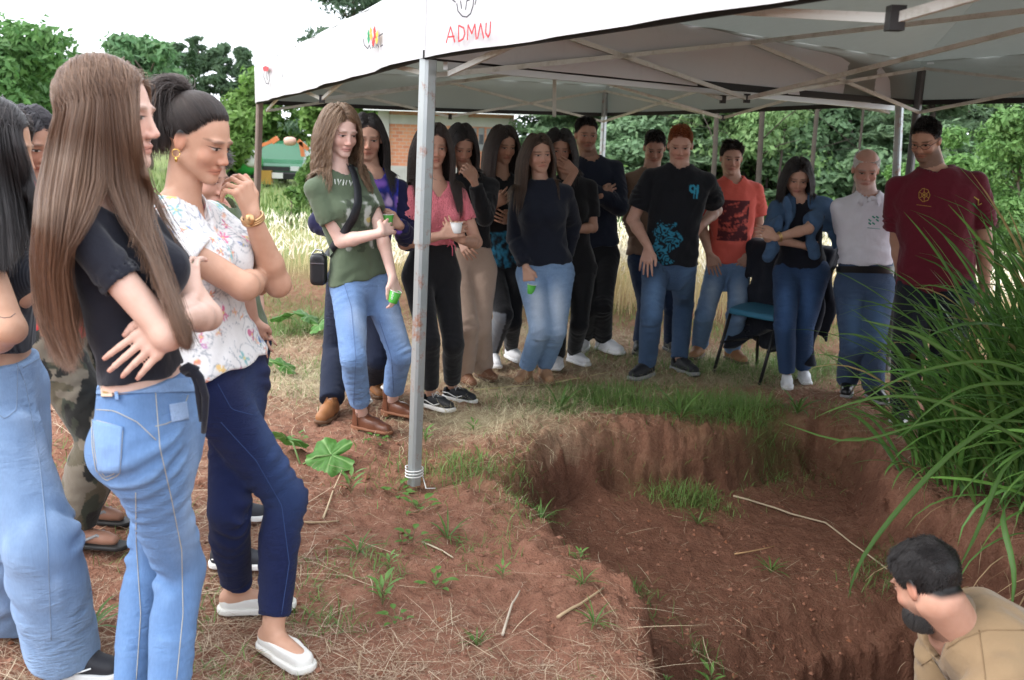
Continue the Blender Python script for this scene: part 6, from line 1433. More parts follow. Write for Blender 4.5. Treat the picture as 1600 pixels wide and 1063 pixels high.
# ---- the long haired girl in front: hair combed along guides
def guides_fn(G, near=1, tail_seg=26, far=True, spread=5., lay=.022, Yoff=-.06, amap=None, body=None, gap=None):
    G = [np.array(g, float) for g in G]
    def fn(s, rg, N, root, lp, nw):
        nG = len(G); S = tail_seg; res = []
        for g in G:
            L = np.concatenate([[0], np.cumsum(np.linalg.norm(np.diff(g, axis=0), axis=1))]); q = np.linspace(0, L[-1], S); res.append(np.stack([np.interp(q, L, g[:, 0]), np.interp(q, L, g[:, 1])], 1))
        Gs = np.array(res)                                                   # nG,S,2
        a = np.clip((lp[:, 1] + .11) / .19, 0, 1) if amap is None else amap(lp); a = np.clip(a + rg.normal(0, .07, N), 0, 1) * (nG - 1); i0 = np.minimum(a.astype(int), nG - 2); f = (a - i0)[:, None, None]
        fs = f.copy()
        if gap is not None: g_ = i0 == gap; fs[g_] = np.where(f[g_] > .6, 1., 0.)
        kk = np.clip((np.linspace(0, 1, S) - .42) / .25, 0, 1)[None, :, None]; f = f * (1 - kk) + fs * kk; px = Gs[i0] * (1 - f) + Gs[i0 + 1] * f
        k = np.linspace(0, 1, S)[None, :, None]
        lock = rg.integers(0, 60, N); lk = rg.normal(0, 1, (60, 2)); px = px + lk[lock][:, None, :] * spread * 1.1 * k + rg.normal(0, 1, (N, 1, 2)) * spread * (.15 + k)
        px = px + (np.sin(k[..., 0] * rg.uniform(2, 7, (N, 1)) + rg.uniform(0, 6, (N, 1))) * spread * .6 * k[..., 0])[..., None] * [1, .1]
        cut = 1 - .22 * rg.random(N) ** 2
        mg = .004 + lay * rg.random(N) ** .7; fr = rg.random(N) < .04; mg = mg + fr * .02
        d = np.stack([(px[..., 0] - CX) / F_PX, -(px[..., 1] - CY) / F_PX], -1); D = d[..., :1] * _R + d[..., 1:] * _U + _w; Dn = D / np.linalg.norm(D, axis=-1, keepdims=True); flat = Dn.reshape(-1, 3)
        t0 = (s.Y - .35) / flat[:, 1]; tt_ = t0.copy(); m_ = (.003 + mg[:, None] * np.clip(np.linspace(0, 1, S) / .3, .0, 1)[None]).ravel(); hit = np.zeros(len(flat), bool)
        for _ in range(26):
            P = (CAMP + flat * tt_[:, None]).astype(np.float32); dd = s.coll(P) - m_; hit |= dd < .003; tt_ = tt_ + np.where(hit & (dd > 0), dd * .5, np.clip(dd, -.02, .06)) * .9
        Yh = (flat * tt_[:, None])[:, 1]; miss = ~hit | (Yh > s.Y + .16)
        tf = (s.Y + Yoff) / flat[:, 1]; tt_ = np.where(miss, tf, tt_); T = tt_.reshape(N, S)
        for _ in range(6): T[:, 1:-1] = np.minimum(T[:, 1:-1], (T[:, :-2] + T[:, 2:]) / 2 * 1.0 + 0) * .5 + (T[:, :-2] + 2 * T[:, 1:-1] + T[:, 2:]) / 4 * .5
        W_ = CAMP + Dn * T[..., None]
        nearm = (lp[:, 0] * near > -.012)
        # first segments travel from the root to the guide
        b = np.clip(np.linspace(0, 1, S) / .16, 0, 1)[None, :, None]; b = b * b * (3 - 2 * b); pts = root[:, None, :] * (1 - b) + W_ * b
        arch = nw[:, None, :] * (np.sin(np.pi * b) * .012); pts = pts + arch
        q = pts.reshape(-1, 3).astype(np.float32); e_ = 2e-3
        for _ in range(2):
            dd = s.coll(q); m = dd < m_ * .8
            if m.any():
                Q = q[m]; gr = np.stack([s.coll(Q + f32([e_ if j == c_ else 0 for j in range(3)])) - dd[m] for c_ in range(3)], 1); gr /= np.linalg.norm(gr, axis=1)[:, None] + 1e-9; q[m] += gr * (m_[m] * .8 - dd[m])[:, None]
        pts = q.reshape(N, S, 3).astype(float)
        if far:                                                               # strands of the far side simply fall
            fm = ~nearm; n_ = fm.sum(); p = root[fm].copy(); P = [p.copy()]; dcur = nw[fm] * .12 + np.sign(lp[fm][:, :1]) * s.hx * .4 - s.hf * .3; L = (.58 * (.7 + .3 * rg.random(n_))) / (S - 1)
            for i in range(1, S):
                tg = np.where((((p - s.head) @ s.hu) > -.03)[:, None], np.sign(lp[fm][:, :1]) * s.hx * .35 - s.hf * .4 + np.array([0, 0, -1.]), np.array([0, 0, -1.]) - s.hf * .16); dcur = dcur * .5 + tg * .5; dcur /= np.linalg.norm(dcur, axis=1)[:, None]; p = p + dcur * L[:, None]
                Pf = p.astype(np.float32); dd = s.coll(Pf); mg_f = .003 + mg[fm] * .45; m = dd < mg_f
                if m.any():
                    Q = Pf[m]; gr = np.stack([s.coll(Q + f32([e_ if j == c_ else 0 for j in range(3)])) - dd[m] for c_ in range(3)], 1); gr /= np.linalg.norm(gr, axis=1)[:, None] + 1e-9; p[m] += gr * np.minimum(mg_f[m] - dd[m], .03)[:, None]
                P.append(p.copy())
            pts[fm] = np.stack(P, 1)
        else: pts = pts[nearm]
        return pts
    return fn
def streaks(rg, N): return np.clip(.45 + .28 * rg.normal(size=N), 0, 1)
# near girl
g3 = [[(108, 125), (80, 200), (60, 300), (54, 400), (62, 480), (92, 562)], [(120, 100), (98, 200), (80, 320), (74, 430), (84, 520), (112, 575)], [(140, 92), (118, 200), (98, 320), (86, 430), (96, 520), (108, 565)], [(150, 91), (134, 200), (114, 320), (96, 430), (104, 510), (114, 552)],
      [(172, 91), (184, 190), (198, 290), (214, 350), (247, 430), (272, 490), (292, 542)], [(184, 94), (198, 190), (210, 280), (224, 345), (252, 420), (274, 480), (290, 534)], [(190, 97), (206, 150), (212, 250), (222, 320), (208, 380)], [(203, 103), (217, 135), (216, 205), (224, 255), (240, 305), (236, 365)]]
_old = [[(110, 120), (82, 200), (64, 300), (58, 400), (66, 480), (88, 560)], [(120, 100), (98, 200), (84, 320), (80, 430), (90, 520), (108, 575)], [(140, 92), (125, 200), (115, 320), (100, 430), (112, 520), (122, 560)], [(160, 92), (160, 200), (152, 300), (128, 380), (118, 460), (104, 540)],
      [(178, 93), (186, 200), (180, 290), (195, 350), (235, 430), (268, 490), (292, 538)], [(190, 96), (204, 190), (205, 280), (215, 350), (245, 420), (270, 470), (286, 520)], [(200, 98), (218, 170), (226, 260), (226, 320), (212, 372)], [(208, 103), (229, 160), (241, 240), (246, 300), (238, 358)]]
person('P3', label='girl in front with very long straight brown hair, black crop top and light jeans', feet=[(262, 1192, 88), (205, 1150, 92)], mid=1, shw=.9, hip=(243, 682), neck=(164, 302), head=(172, 178), hs=1.02, yaw=86, hyaw=88, pitch=2, H=1.70, w=.93,
    knees=((282, 900), (235, 890)), armR=dict(e=(287, 545, -.1), w=(300, 470, .08), h=(290, 435, .12)), armL=dict(e=(312, 470, .15), w=(276, 500, -.15), h=(222, 545, -.17), n=(.1, -1, .15), curl=(.10, .20, .14), thumb=.5, spread=.9),
    skin=(.60, .40, .32), lids=.9, brow=(.12, .07, .04), crease=1, h=.0048, hc=.0060, shoe=dict(kind='vans', c=(.03, .03, .03), lace=(.7, .7, .7)),
    hair=dict(style='guided', n=9500, c=(.045, .020, .011), c2=(.19, .10, .058), r=.00062, taper=.3, rough=.34, fn=guides_fn(g3, 1, 30, True, 3.2, gap=3, lay=.014), tintf=streaks, scalp=1),
    top=dict(name='crop_top', c=(.013, .014, .022), sleeve=.52, off=.005, hem=.265, neck='scoop', wr=.004, bust=.95, ak=.006), pants=dict(name='jeans', c=(.125, .235, .45), off=.003, waist=.24, butt=.8, lw=.97, wr=.0085, wl=.05, fade=(.28, .40, .60), cut=-.02), armr=.88, shape=[(-.0, 3, .012)])
p = ppl['P3']
for pts in ([(243, 612), (250, 700), (268, 780), (284, 860), (286, 960), (276, 1062)], [(150, 640), (178, 642), (215, 660), (244, 688)], [(243, 666), (262, 662), (282, 650), (294, 618)], [(143, 655), (144, 700), (150, 735), (165, 752), (187, 742), (192, 668), (143, 655)], [(146, 662), (147, 700), (153, 732), (165, 747), (183, 738), (188, 671)], [(212, 770), (213, 850), (220, 960), (213, 1062)]):
    seam(p, 'pants', pts, (.42, .40, .34), .0011)
patch(p, 'pants', [(144, 656), (192, 667), (187, 740), (153, 740)], (.19, .32, .56), 'back_pocket', .0028, M['denim'])
patch(p, 'pants', [(152, 596), (304, 590), (306, 612), (150, 616)], (.20, .33, .57), 'waistband', .0035, M['denim'], 18)
patch(p, 'pants', [(155, 594), (173, 595), (176, 620), (158, 620)], (.55, .42, .32), 'leather_label', .006)
patch(p, 'pants', [(160, 605), (167, 605), (168, 614), (161, 614)], (.55, .40, .12), 'metal_logo', .0075, simple('brass', (.5, .36, .1), .35, metal=.8))
patch(p, 'pants', [(176, 594), (181, 594), (186, 625), (180, 625)], (.20, .33, .57), 'belt_loop', .0075, M['denim']); patch(p, 'pants', [(264, 632), (292, 627), (296, 655), (268, 660)], (.30, .43, .66), 'coin_pocket', .0028, M['denim'])
# knotted tails of the crop top
kb = at(303, 580, p.Y - .04); mb = MB()
for (a, r) in (([(298, 575), (312, 590), (321, 620), (320, 650), (318, 676)], .011), ([(300, 578), (308, 600), (311, 630), (314, 658)], .009), ([(286, 580), (296, 573), (306, 576), (300, 586), (290, 584)], .012)):
    mb.tube([at(x, y, p.Y - .075 + .0004 * (y - 575)) for x, y in a], np.linspace(r, r * .55, len(a)), 8)
V = np.concatenate(mb.V); child('knot', V, [np.concatenate(mb.F4), np.concatenate(mb.F3)], M['knit'], p.e, attrs=dict(col=base((.013, .014, .022), len(V))))
# floral blouse woman
def floral(V, t, u, v, s):
    rg = np.random.default_rng(12); n = len(V); col = base((.74, .72, .71), n) + rg.normal(0, .01, (n, 1)); N = 150; C = V[rg.choice(n, N, replace=False)]; pal = [((.72, .22, .10), .017), ((.62, .08, .24), .026), ((.10, .20, .45), .024), ((.16, .42, .44), .026), ((.72, .45, .12), .018), ((.10, .26, .22), .020), ((.75, .38, .25), .015), ((.45, .18, .40), .014)]
    for i in range(N):
        c, r = pal[rg.choice(8, p=[.24, .13, .11, .1, .1, .08, .16, .08])]; q = V - C[i]; d = np.linalg.norm(q, axis=1); m = d < r * 2.6; a = rg.normal(size=3); a /= np.linalg.norm(a); b = np.cross(a, [.3, .5, .8]); ang = np.arctan2(q[m] @ a, q[m] @ b); k = rg.integers(4, 7)
        rr = r * (.62 + .38 * np.cos(k * ang + rg.uniform(0, 6))); w = np.clip((rr - d[m]) / .0035, 0, 1); col[m] = col[m] + (np.array(c) * rg.uniform(.8, 1.2) - col[m]) * (w * .85)[:, None]
        w = np.clip((r * .22 - d[m]) / .003, 0, 1); col[m] += (np.array((.75, .6, .2)) - col[m]) * w[:, None]
        br = np.exp(-(np.sin(3 * ang + d[m] * 90) / .16) ** 2) * (d[m] > r * .8) * (d[m] < r * 2.3); col[m] += (np.array((.12, .16, .22)) - col[m]) * (br * .6)[:, None]
    return np.clip(col, 0, 1)
p = person('P4', label='woman in white floral blouse and dark jeans holding a hand to her mouth', feet=[(428, 1018, 48), (372, 955, 100)], hip=(352, 600), neck=(278, 318, .0), head=(311, 216, 0), hs=1.0, yaw=78, hyaw=76, pitch=19, knees=((448, 768), (358, 770)), w=1.0, H=1.66, armr=1.08,
    armR=dict(e=(416, 462, -.2), w=(408, 432, .12), h=(385, 440, .2), curl=.3), armL=dict(e=(428, 440, .05), w=(393, 336, .02), h=(376, 285, .0), n=(.75, -.5, .25), curl=(1.05, .75, .35), thumb=.5), skin=(.52, .30, .205), lids=.8, brow=(.03, .02, .015), crease=1, h=.0046, hc=.005, barefoot=1, jaw=1.12,
    hair=dict(style='long', tie=(0, -.086, .092), n=6500, seg=20, len=.42, r=.0007, c=(.010, .007, .006), c2=(.035, .022, .018), tail=(-.06, -.02, -1.), vol=.006, front=.078, taper=.3, scalp=1.), shoe=dict(kind='loafer', c=(.72, .70, .66), sole=(.70, .68, .63)),
    top=dict(name='blouse', c=floral, sleeve=.5, off=.014, soff=.024, hem=.10, neck='v', wr=.006, flare=.02, h=.0048, bust=1.25), pants=dict(name='jeans', c=DEN_D, waist=.22, butt=.6, lw=1.0, off=.003, wr=.007, wl=.045, cut=-.035, fade=(.03, .06, .16)))
mb = MB(); th = np.linspace(0, 6.283, 26); a = p.arms[1]; dw = nrm(a['w'] - a['e']); x_ = nrm(np.cross(dw, [0, 0.3, 1])); y_ = np.cross(dw, x_); c_ = a['w'] - dw * .012
for o_ in (-.006, 0, .006): mb.tube(c_ + dw * o_ + .031 * (np.cos(th)[:, None] * x_ + np.sin(th)[:, None] * y_), .0042, 6)
mb.lathe(c_ - np.array([0, .034, 0]) , [(0, -.004), (.014, -.004), (.016, 0), (.014, .004), (0, .004)], 16, (0, 1, 0)); mb.build('wristwatch', simple('rose_gold', (.55, .33, .16), .3, metal=.8), p.e, True)
ear = p.head + (np.array([.080, -.012, -.035]) * p.hs) @ p.HM; mb = MB(); mb.tube([ear + np.array([0, -.002, -.002]) + .011 * np.array([math.cos(t), 0, math.sin(t) - 1]) for t in np.linspace(0, 6.28, 14)], .0013, 5); mb.lathe(ear + np.array([0, -.003, -.03]), [(0, .007), (.004, .004), (.0045, 0), (.003, -.006), (0, -.008)], 8); mb.build('earring', simple('gold', (.7, .45, .12), .25, metal=.9), p.e, True)
tp_ = p.head + (np.array((0, -.086, .092)) * p.hs) @ p.HM; mb = MB(); mb.tube([tp_ + .018 * (p.hx * math.cos(t) + p.hf * math.sin(t)) + p.hu * .004 for t in np.linspace(0, 6.28, 16)], .007, 7); mb.build('hair_tie', solid((.01, .01, .01)), p.e, True)
for pts in ([(345, 660), (400, 720), (440, 790), (452, 880), (440, 960)], [(340, 600), (362, 640), (400, 650)]): seam(p, 'pants', pts, (.03, .06, .17), .0012)
# far left girl
p = person('P1', label='girl at the left edge in ribbed black top and pale wide jeans', feet=[(100, 1052, 84), (20, 985, 88)], hip=(5, 622), neck=(-12, 318), head=(-8, 226), yaw=102, hyaw=100, pitch=14, H=1.62, knees=((60, 835), (20, 820)), w=1.0,
    armR=dict(e=(20, 505, -.1), w=(-45, 560, -.12), n=(0, -1, 0)), armL=dict(e=(30, 470, .1), w=(0, 520, .1)), skin=(.46, .27, .18), h=.006, hc=.008, shoe=dict(kind='vans', c=(.02, .02, .025), lace=(.7, .7, .7)),
    hair=dict(style='guided', n=5500, c=(.010, .008, .008), c2=(.028, .022, .022), r=.0009, fn=guides_fn([[(-60, 200), (-80, 320), (-70, 420)], [(-30, 172), (-45, 280), (-40, 400)], [(-10, 168), (-5, 260), (5, 340), (10, 420)], [(10, 170), (22, 230), (40, 300), (52, 360)], [(25, 180), (40, 240), (55, 300), (66, 380)]], 1, 24, True, 3.5)),
    top=dict(name='ribbed_top', m=M['rib'], c=(.016, .018, .026), sleeve=.5, off=.005, hem=.27, wr=.003), pants=dict(name='wide_jeans', c=(.20, .31, .50), waist=.22, butt=.7, lw=1.12, wide=.045, wr=.012, wl=.13, fade=(.32, .42, .58), cut=.03))
for pts in ([(5, 520), (40, 600), (62, 720), (75, 850), (80, 1000)], [(-12, 575), (28, 568), (26, 640), (8, 655), (-14, 640)], [(36, 575), (62, 560)]): seam(p, 'pants', pts, (.20, .27, .38), .0013)
mb = ribbon_on(p, 'tattoo', p.skin, [(-2, 495), (8, 497), (16, 496), (24, 490)], p.Y, .0009, None, None, .0003); child('tattoo', np.concatenate(mb.V), [np.concatenate(mb.F4), np.concatenate(mb.F3)], solid((.05, .04, .05)), p.e)
def camo(V, t, s):
    a, b = vnoise(V, 3, 2, 4.5), vnoise(V, 8, 2, 5.); c = base((.045, .05, .035), len(V)); c[a > .15] = (.10, .085, .055); c[b > .25] = (.17, .145, .11); c[(a < -.3)] = (.018, .018, .016); return c
p = person('P2', label='person in a red shirt and camouflage trousers wearing flip flops at the left', feet=[(118, 850, 82), (132, 812, 80)], hip=(100, 530), neck=(62, 292), head=(48, 224), yaw=80, hyaw=60, pitch=15, w=1.04, armR=dict(e=(88, 430, -.1), w=(72, 525, -.15)), armL=dict(e=(110, 440, .1), w=(110, 520, 0)), skin=(.34, .18, .12), barefoot=1,
    hair=dict(n=2600, len=.34, r=.0016, c=(.012, .010, .012), vol=.02), top=dict(name='shirt', c=(.48, .045, .05), sleeve=.6, off=.014, hem=.02), pants=dict(c=camo, m=M['knit'], waist=.2, lw=1.1, wide=.022, wr=.007, wl=.06, cut=-.02, h=.006))
for fp, fy in p.feet:
    t = yawf(fy); sd = np.cross([0, 0, 1], t); f = lambda P: smax(np.minimum(cone(P * [1, 1, 0], (-.04, 0, 0), (.06, 0, 0), .036, .042), cone(P * [1, 1, 0], (.06, 0, 0), (.17, 0, 0), .042, .038)), np.abs(P[:, 2] - .008) - .009, .004); V, Fc = surface_nets(f, (-.1, -.07, -.02), (.24, .07, .05), .006)
    o = child('flip_flop', fp + V @ np.array([t, sd, [0, 0, 1]]), Fc, solid((.015, .015, .015)), p.e); mb = MB(); P0 = fp + t * .145 + [0, 0, .02]
    for sg in (-1, 1): mb.tube([P0, fp + t * .10 + sd * sg * .022 + [0, 0, .052], fp + t * .03 + sd * sg * .04 + [0, 0, .02]], .006, 6)
    o2 = child('strap', np.concatenate(mb.V), [np.concatenate(mb.F4), np.concatenate(mb.F3)], solid((.30, .30, .30)), p.e)
person('P5', label='person in an olive green t-shirt mostly hidden behind the floral blouse woman', feet=[(352, 885, 92), (356, 810, 92)], hip=(376, 540), neck=(338, 326), head=(316, 274), yaw=85, hyaw=70, pitch=15, armR=dict(e=(372, 420, -.1), w=(395, 500, -.15)), armL=dict(e=(392, 420, .1), w=(405, 500, .1)), skin=PALE,
    hair=dict(style='short', n=1500, len=.05, c=BLKH), top=dict(c=(.09, .12, .06), sleeve=.6, off=.018, hem=.02), pants=dict(c=DEN_D, waist=.2), shoe=dict(kind='vans', c=(.03, .032, .04), lace=(.6, .6, .6)))
# green shirt girl
def owl(V, t, u, v, s):
    c = base((.095, .125, .078), len(V)); fr = (v > 0); n1 = vnoise(V, 5, 3, 9.); n2 = vnoise(V, 6, 2, 4.)
    m = fr & (np.abs(u - .01) < .115) & (t > .30) & (t < .76); w = m * np.clip(n1 * 2.2 + n2 * .8 - .1, 0, 1) * .75; c = lerp(c, (.62, .64, .60), w); c = lerp(c, (.02, .025, .02), (m * (n1 < -.35)) * .5)
    return lerp(c, (.60, .48, .10), (np.hypot(u - .05, (t - .55) * s.Lt) < .015) * fr * .8)
g6 = dict(n=4200, seg=24, len=.40, r=.0013, c=(.075, .038, .020), c2=(.27, .165, .095), vol=.022, wave=.009, back=.45, part=.01, front=.066)
p = person('P6', label='girl with wavy light brown hair, green t-shirt, light jeans and ankle boots', feet=[(566, 674, 62), (612, 650, 62)], hip=(566, 446), neck=(527, 268), head=(532, 205), hs=1.04, yaw=48, hyaw=40, pitch=14, knees=((552, 566), (620, 540)), H=1.72,
    armR=dict(e=(532, 376, -.3), w=(596, 364, -.22), h=(612, 352, -.12), n=(.3, -1, .3), curl=.3), armL=dict(e=(600, 368, -.1), w=(613, 432, -.15), h=(622, 466, -.16), n=(.9, -.5, 0), curl=(.45, .55, .4), thumb=.7), skin=(.68, .46, .39), lips=(.55, .20, .19), lids=.85, brow=(.16, .10, .06), hair=g6, h=.0045, hc=.0062, armr=.92,
    shoe=dict(kind='ankle_boot', c=(.14, .052, .028), sole=(.22, .09, .045), rough=.32), top=dict(name='tshirt', c=owl, sleeve=.62, off=.014, soff=.026, hem=.06, wr=.005, bust=.8), pants=dict(name='jeans', c=(.16, .27, .50), waist=.2, lw=.96, fade=(.36, .47, .68), wr=.004, wl=.045, cut=-.095))
seam(p, 'pants', [(532, 425), (549, 480), (556, 560), (552, 640)], (.10, .16, .32), .0016); seam(p, 'pants', [(592, 500), (612, 560), (616, 630)], (.10, .16, .32), .0016); seam(p, 'pants', [(520, 400), (518, 440)], (.10, .16, .32), .0016)
for ln in ([(517, 278), (518, 288)], [(523, 280), (520, 284), (524, 288)], [(528, 280), (527, 289), (532, 289), (533, 281)], [(536, 290), (537, 281), (541, 290), (542, 282)], [(546, 282), (548, 291), (551, 283)], [(554, 283), (554, 291)]): seam(p, 'top', ln, (.72, .74, .70), .0025, 'lettering')
def strap(p, edge1, edge2, fn, mat, name, parent, off=.004):
    a = march(fn, [x for x, y in edge1], [y for x, y in edge1], p.Y, off); b = march(fn, [x for x, y in edge2], [y for x, y in edge2], p.Y, off); n = len(a); nn = np.cross(np.gradient(a, axis=0), b - a); nn /= np.linalg.norm(nn, axis=1)[:, None]; nn *= np.sign((nn * (CAMP - a)).sum(1))[:, None]; V = np.concatenate([a, b, a + nn * .004, b + nn * .004]); F = []
    for i in range(n - 1): F += [[2 * n + i, 2 * n + i + 1, 3 * n + i + 1, 3 * n + i], [i, i + 1, 2 * n + i + 1, 2 * n + i], [n + i, 3 * n + i, 3 * n + i + 1, n + i + 1], [i, n + i, n + i + 1, i + 1]]
    return V, np.array(F)
bagm = simple('black_leather', (.012, .012, .014), .35, .5, bump=.2, bscale=120)
bc = at(498, 421, p.Y - .10); bag = thing('handbag', 'small black crossbody handbag at the hip of the green shirt girl', 'handbag', bc)
V, Fc = surface_nets(lambda P: (lambda q: smax(smax(np.abs(q[:, 0]) - .042, np.abs(q[:, 2]) - .082, .03), np.abs(q[:, 1]) - .035, .02))(P - f32(bc)), bc - .14, bc + .14, .006); child('bag_body', V, Fc, bagm, bag)
mb = MB(); mb.tube([bc + np.array([-.03, -.02, .08]), bc + np.array([-.01, -.02, .105]), bc + np.array([.02, -.02, .10]), bc + np.array([.035, -.01, .07])], .005, 6); mb.box(bc + np.array([0, -.037, .035]), (.07, .004, .006)); mb.build('zip', simple('chrome', (.4, .4, .4), .2, metal=1), bag)
e1 = [(506, 398), (518, 380), (532, 360), (546, 338), (553, 318), (553, 296), (548, 272), (541, 256)]; e2 = [(516, 402), (528, 386), (543, 366), (558, 343), (565, 320), (564, 294), (557, 270), (549, 254)]
def dens(e): e = np.array(e, float); q = np.linspace(0, len(e) - 1, 30); return list(zip(np.interp(q, range(len(e)), e[:, 0]), np.interp(q, range(len(e)), e[:, 1])))
V, F = strap(p, dens(e1), dens(e2), p.outer, bagm, 'strap', bag); child('strap', V, F, simple('strap_webbing', (.014, .015, .02), .6), bag)
def cup(c, ax, lab, col, r=.030, h=.062, text=None, full=None):
    ax = nrm(ax); t = thing('paper_cup', lab, 'cup', c, None); mb = MB(); c0 = np.asarray(c); mb.lathe(c0, [(0, -h / 2), (r * .74, -h / 2), (r * .76, -h / 2 + .002), (r, h / 2), (r * .93, h / 2), (r * .70, -h / 2 + .006), (0, -h / 2 + .006)], 22, ax); mb.build('cup_wall', simple('cup_paper', col, .5), t, True)
    mb = MB(); x = nrm(np.cross(ax, [.3, 1, .2])); y = np.cross(ax, x); th = np.linspace(0, 6.283, 22); mb.tube(c0 + ax * h / 2 + r * (np.cos(th)[:, None] * x + np.sin(th)[:, None] * y), .0018, 6); mb.build('rim', simple('cup_rim', (.78, .78, .76), .5), t, True)
    if text:
        mb = MB(); n0 = nrm((CAMP - c0) - ax * ((CAMP - c0) @ ax)); s_ = np.cross(ax, n0)
        for ln in text:
            P = np.array([c0 + ax * (v_ * h / 2) + (n0 * math.cos(u_) + s_ * math.sin(u_)) * (r * (.87 + .13 * v_) + .0008) for u_, v_ in ln]); mb.tube(P, .0013, 4)
        mb.build('lettering', simple('cup_print', (.85, .85, .83), .5), t)
LET = [[(-.5, .55), (-.5, .85)], [(-.5, .85), (-.2, .75), (-.5, .70), (-.2, .60), (-.5, .55)], [(-.5, .2), (-.2, .2)], [(-.5, .2), (-.5, .45)], [(-.2, .2), (-.2, .45)], [(-.5, -.1), (-.2, -.05), (-.5, .05)], [(-.5, -.35), (-.2, -.35), (-.2, -.15), (-.5, -.15), (-.5, -.35)]]
cup(at(616, 464, p.Y - .19), (.28, 0, .96), 'small green paper cup with white print held low by the green shirt girl', (.08, .42, .05), text=LET)
# galaxy shirt girl
def galaxy(V, t, u, v, s):
    n = len(V); a, b = vnoise(V, 2, 3, 3.), vnoise(V, 4, 3, 5.); c = base((.012, .012, .05), n); fr = (np.abs(u) < .14)
    c = lerp(c, (.03, .045, .42), np.clip(.6 + a, 0, 1) * fr); c = lerp(c, (.30, .14, .62), np.clip(b * 1.6, 0, 1) * fr * .8); c = lerp(c, (.50, .35, .60), np.clip(a * b * 6 - .5, 0, 1) * fr); return lerp(c, (.05, .25, .55), np.clip(-b * 1.5 - .4, 0, 1) * fr * (t < .45))
p = person('P7', label='girl in a blue and purple galaxy shirt behind the green shirt girl', feet=[(518, 650, -10), (584, 613, 25)], hip=(563, 442), neck=(583, 272), head=(574, 214), yaw=18, hyaw=12, pitch=12, knees=((525, 550), (590, 540)), H=1.69, armR=dict(e=(492, 350, -.1), w=(560, 372, -.30), h=(590, 350, -.33), n=(0, -1, .3)), armL=dict(e=(640, 382, .0), w=(624, 352, -.22), h=(602, 341, -.26), n=(.2, -1, .3), curl=.5), skin=(.50, .30, .22),
    hair=dict(n=2200, len=.42, r=.0016, c=BLKH, vol=.012, back=.5, drift=.1), top=dict(name='printed_shirt', c=galaxy, sleeve=1.92, off=.014, hem=.05, h=.007), pants=dict(name='dark_jeans', c=(.012, .018, .04), waist=.2, lw=1.08, wide=.012, fade=(.03, .04, .08)), shoe=dict(kind='chukka', c=(.30, .125, .045), sole=(.12, .06, .03), lace=(.3, .13, .05)))
cup(at(605, 344, p.Y - .27), (0, 0, 1), 'green and white paper cup held beside the pink top by the galaxy shirt girl', (.10, .38, .06), .034, .06)
# pink top girl
def pinkc(V, t, u, v, s): return base((.74, .20, .24), len(V)) * (1 + .12 * vnoise(V, 5, 2, 8.))[:, None]
p = person('P8', label='girl in a pink crinkled crop top and black trousers half behind the tent pole', feet=[(672, 636, 52), (706, 624, 55)], hip=(674, 434), neck=(680, 287), head=(677, 228), yaw=26, hyaw=18, pitch=8, knees=((668, 530), (706, 526)), H=1.66, armR=dict(e=(632, 378, -.15), w=(690, 368, -.26), h=(722, 357, -.25), n=(.1, -1, .3), curl=(.35, .6, .4)), armL=dict(e=(742, 374, -.05), w=(722, 376, -.2), h=(706, 362, -.24), n=(0, -1, -.3), curl=.5), skin=(.50, .29, .21), lids=.7,
    hair=dict(n=3000, len=.48, r=.0015, c=(.016, .010, .009), c2=(.045, .028, .022), vol=.02, back=.25), h=.005, top=dict(name='pink_top', m=M['crinkle'], c=pinkc, sleeve=.55, off=.006, soff=.012, hem=.36, neck='v', wr=.004, bust=.9), pants=dict(name='black_trousers', m=M['knit'], c=(.009, .009, .011), waist=.37, lw=.92, wr=.0025, cut=-.055), shoe=dict(kind='vans', c=(.014, .016, .02), lace=(.75, .75, .75)), armr=.98)
cup(at(713, 356, p.Y - .245), (0, 0, 1), 'plain white paper cup held by the pink top girl', (.74, .74, .73), .034, .058)
mb = MB()
for a, b in (((703, 375), (707, 400)), ((705, 376), (713, 392)), ((704, 374), (699, 386))): mb.tube([at(*a, p.Y - .17), at((a[0] + b[0]) / 2 + 2, (a[1] + b[1]) / 2, p.Y - .18), at(*b, p.Y - .17)], .003, 5)
mb.build('drawstring', solid((.6, .12, .18)), p.e, True)
mb = MB(); Q = march(p.skin, [673, 680, 689, 698, 705], [276, 281, 283, 281, 275], p.Y, .001); mb.tube(Q, .0016, 5); mb.build('necklace', simple('silver', (.6, .6, .6), .2, metal=1), p.e)
# hand on mouth
p = person('P9', label='person in black sweater and beige wide trousers with one hand over the mouth', feet=[(722, 598, 30), (752, 590, 35)], hip=(734, 422), neck=(733, 276), head=(721, 226), yaw=18, hyaw=20, pitch=28, H=1.6, knees=((728, 510), (748, 508)), armR=dict(e=(704, 350, 0), w=(722, 380, -.15)), armL=dict(e=(760, 348, -.2), w=(741, 284, -.22), h=(728, 262, -.2), n=(.3, -.9, .3), curl=(.6, .6, .4), thumb=.5), skin=(.42, .24, .17),
    hair=dict(n=2000, len=.30, r=.0016, c=BLKH, vol=.014, back=.6, drift=.15), top=dict(name='black_sweater', c=BLK, sleeve=1.9, off=.014, hem=.25), pants=dict(name='beige_trousers', m=M['knit'], c=(.40, .29, .23), waist=.27, lw=1.05, wide=.028, wr=.005, wl=.07), shoe=dict(kind='dress', c=(.20, .09, .05), sole=(.1, .05, .03), lace=(.2, .1, .05)))
patch(p, 'pants', [(715, 366), (756, 366), (756, 375), (715, 375)], (.02, .015, .012), 'belt', .006); mb = MB(); mb.lathe(at(738, 371, p.Y - .16), [(0, .004), (.017, .004), (.02, 0), (.017, -.004), (0, -.004)], 18, (0, 1, .1)); mb.build('round_buckle', simple('antique_brass', (.45, .36, .18), .3, metal=.9), p.e)
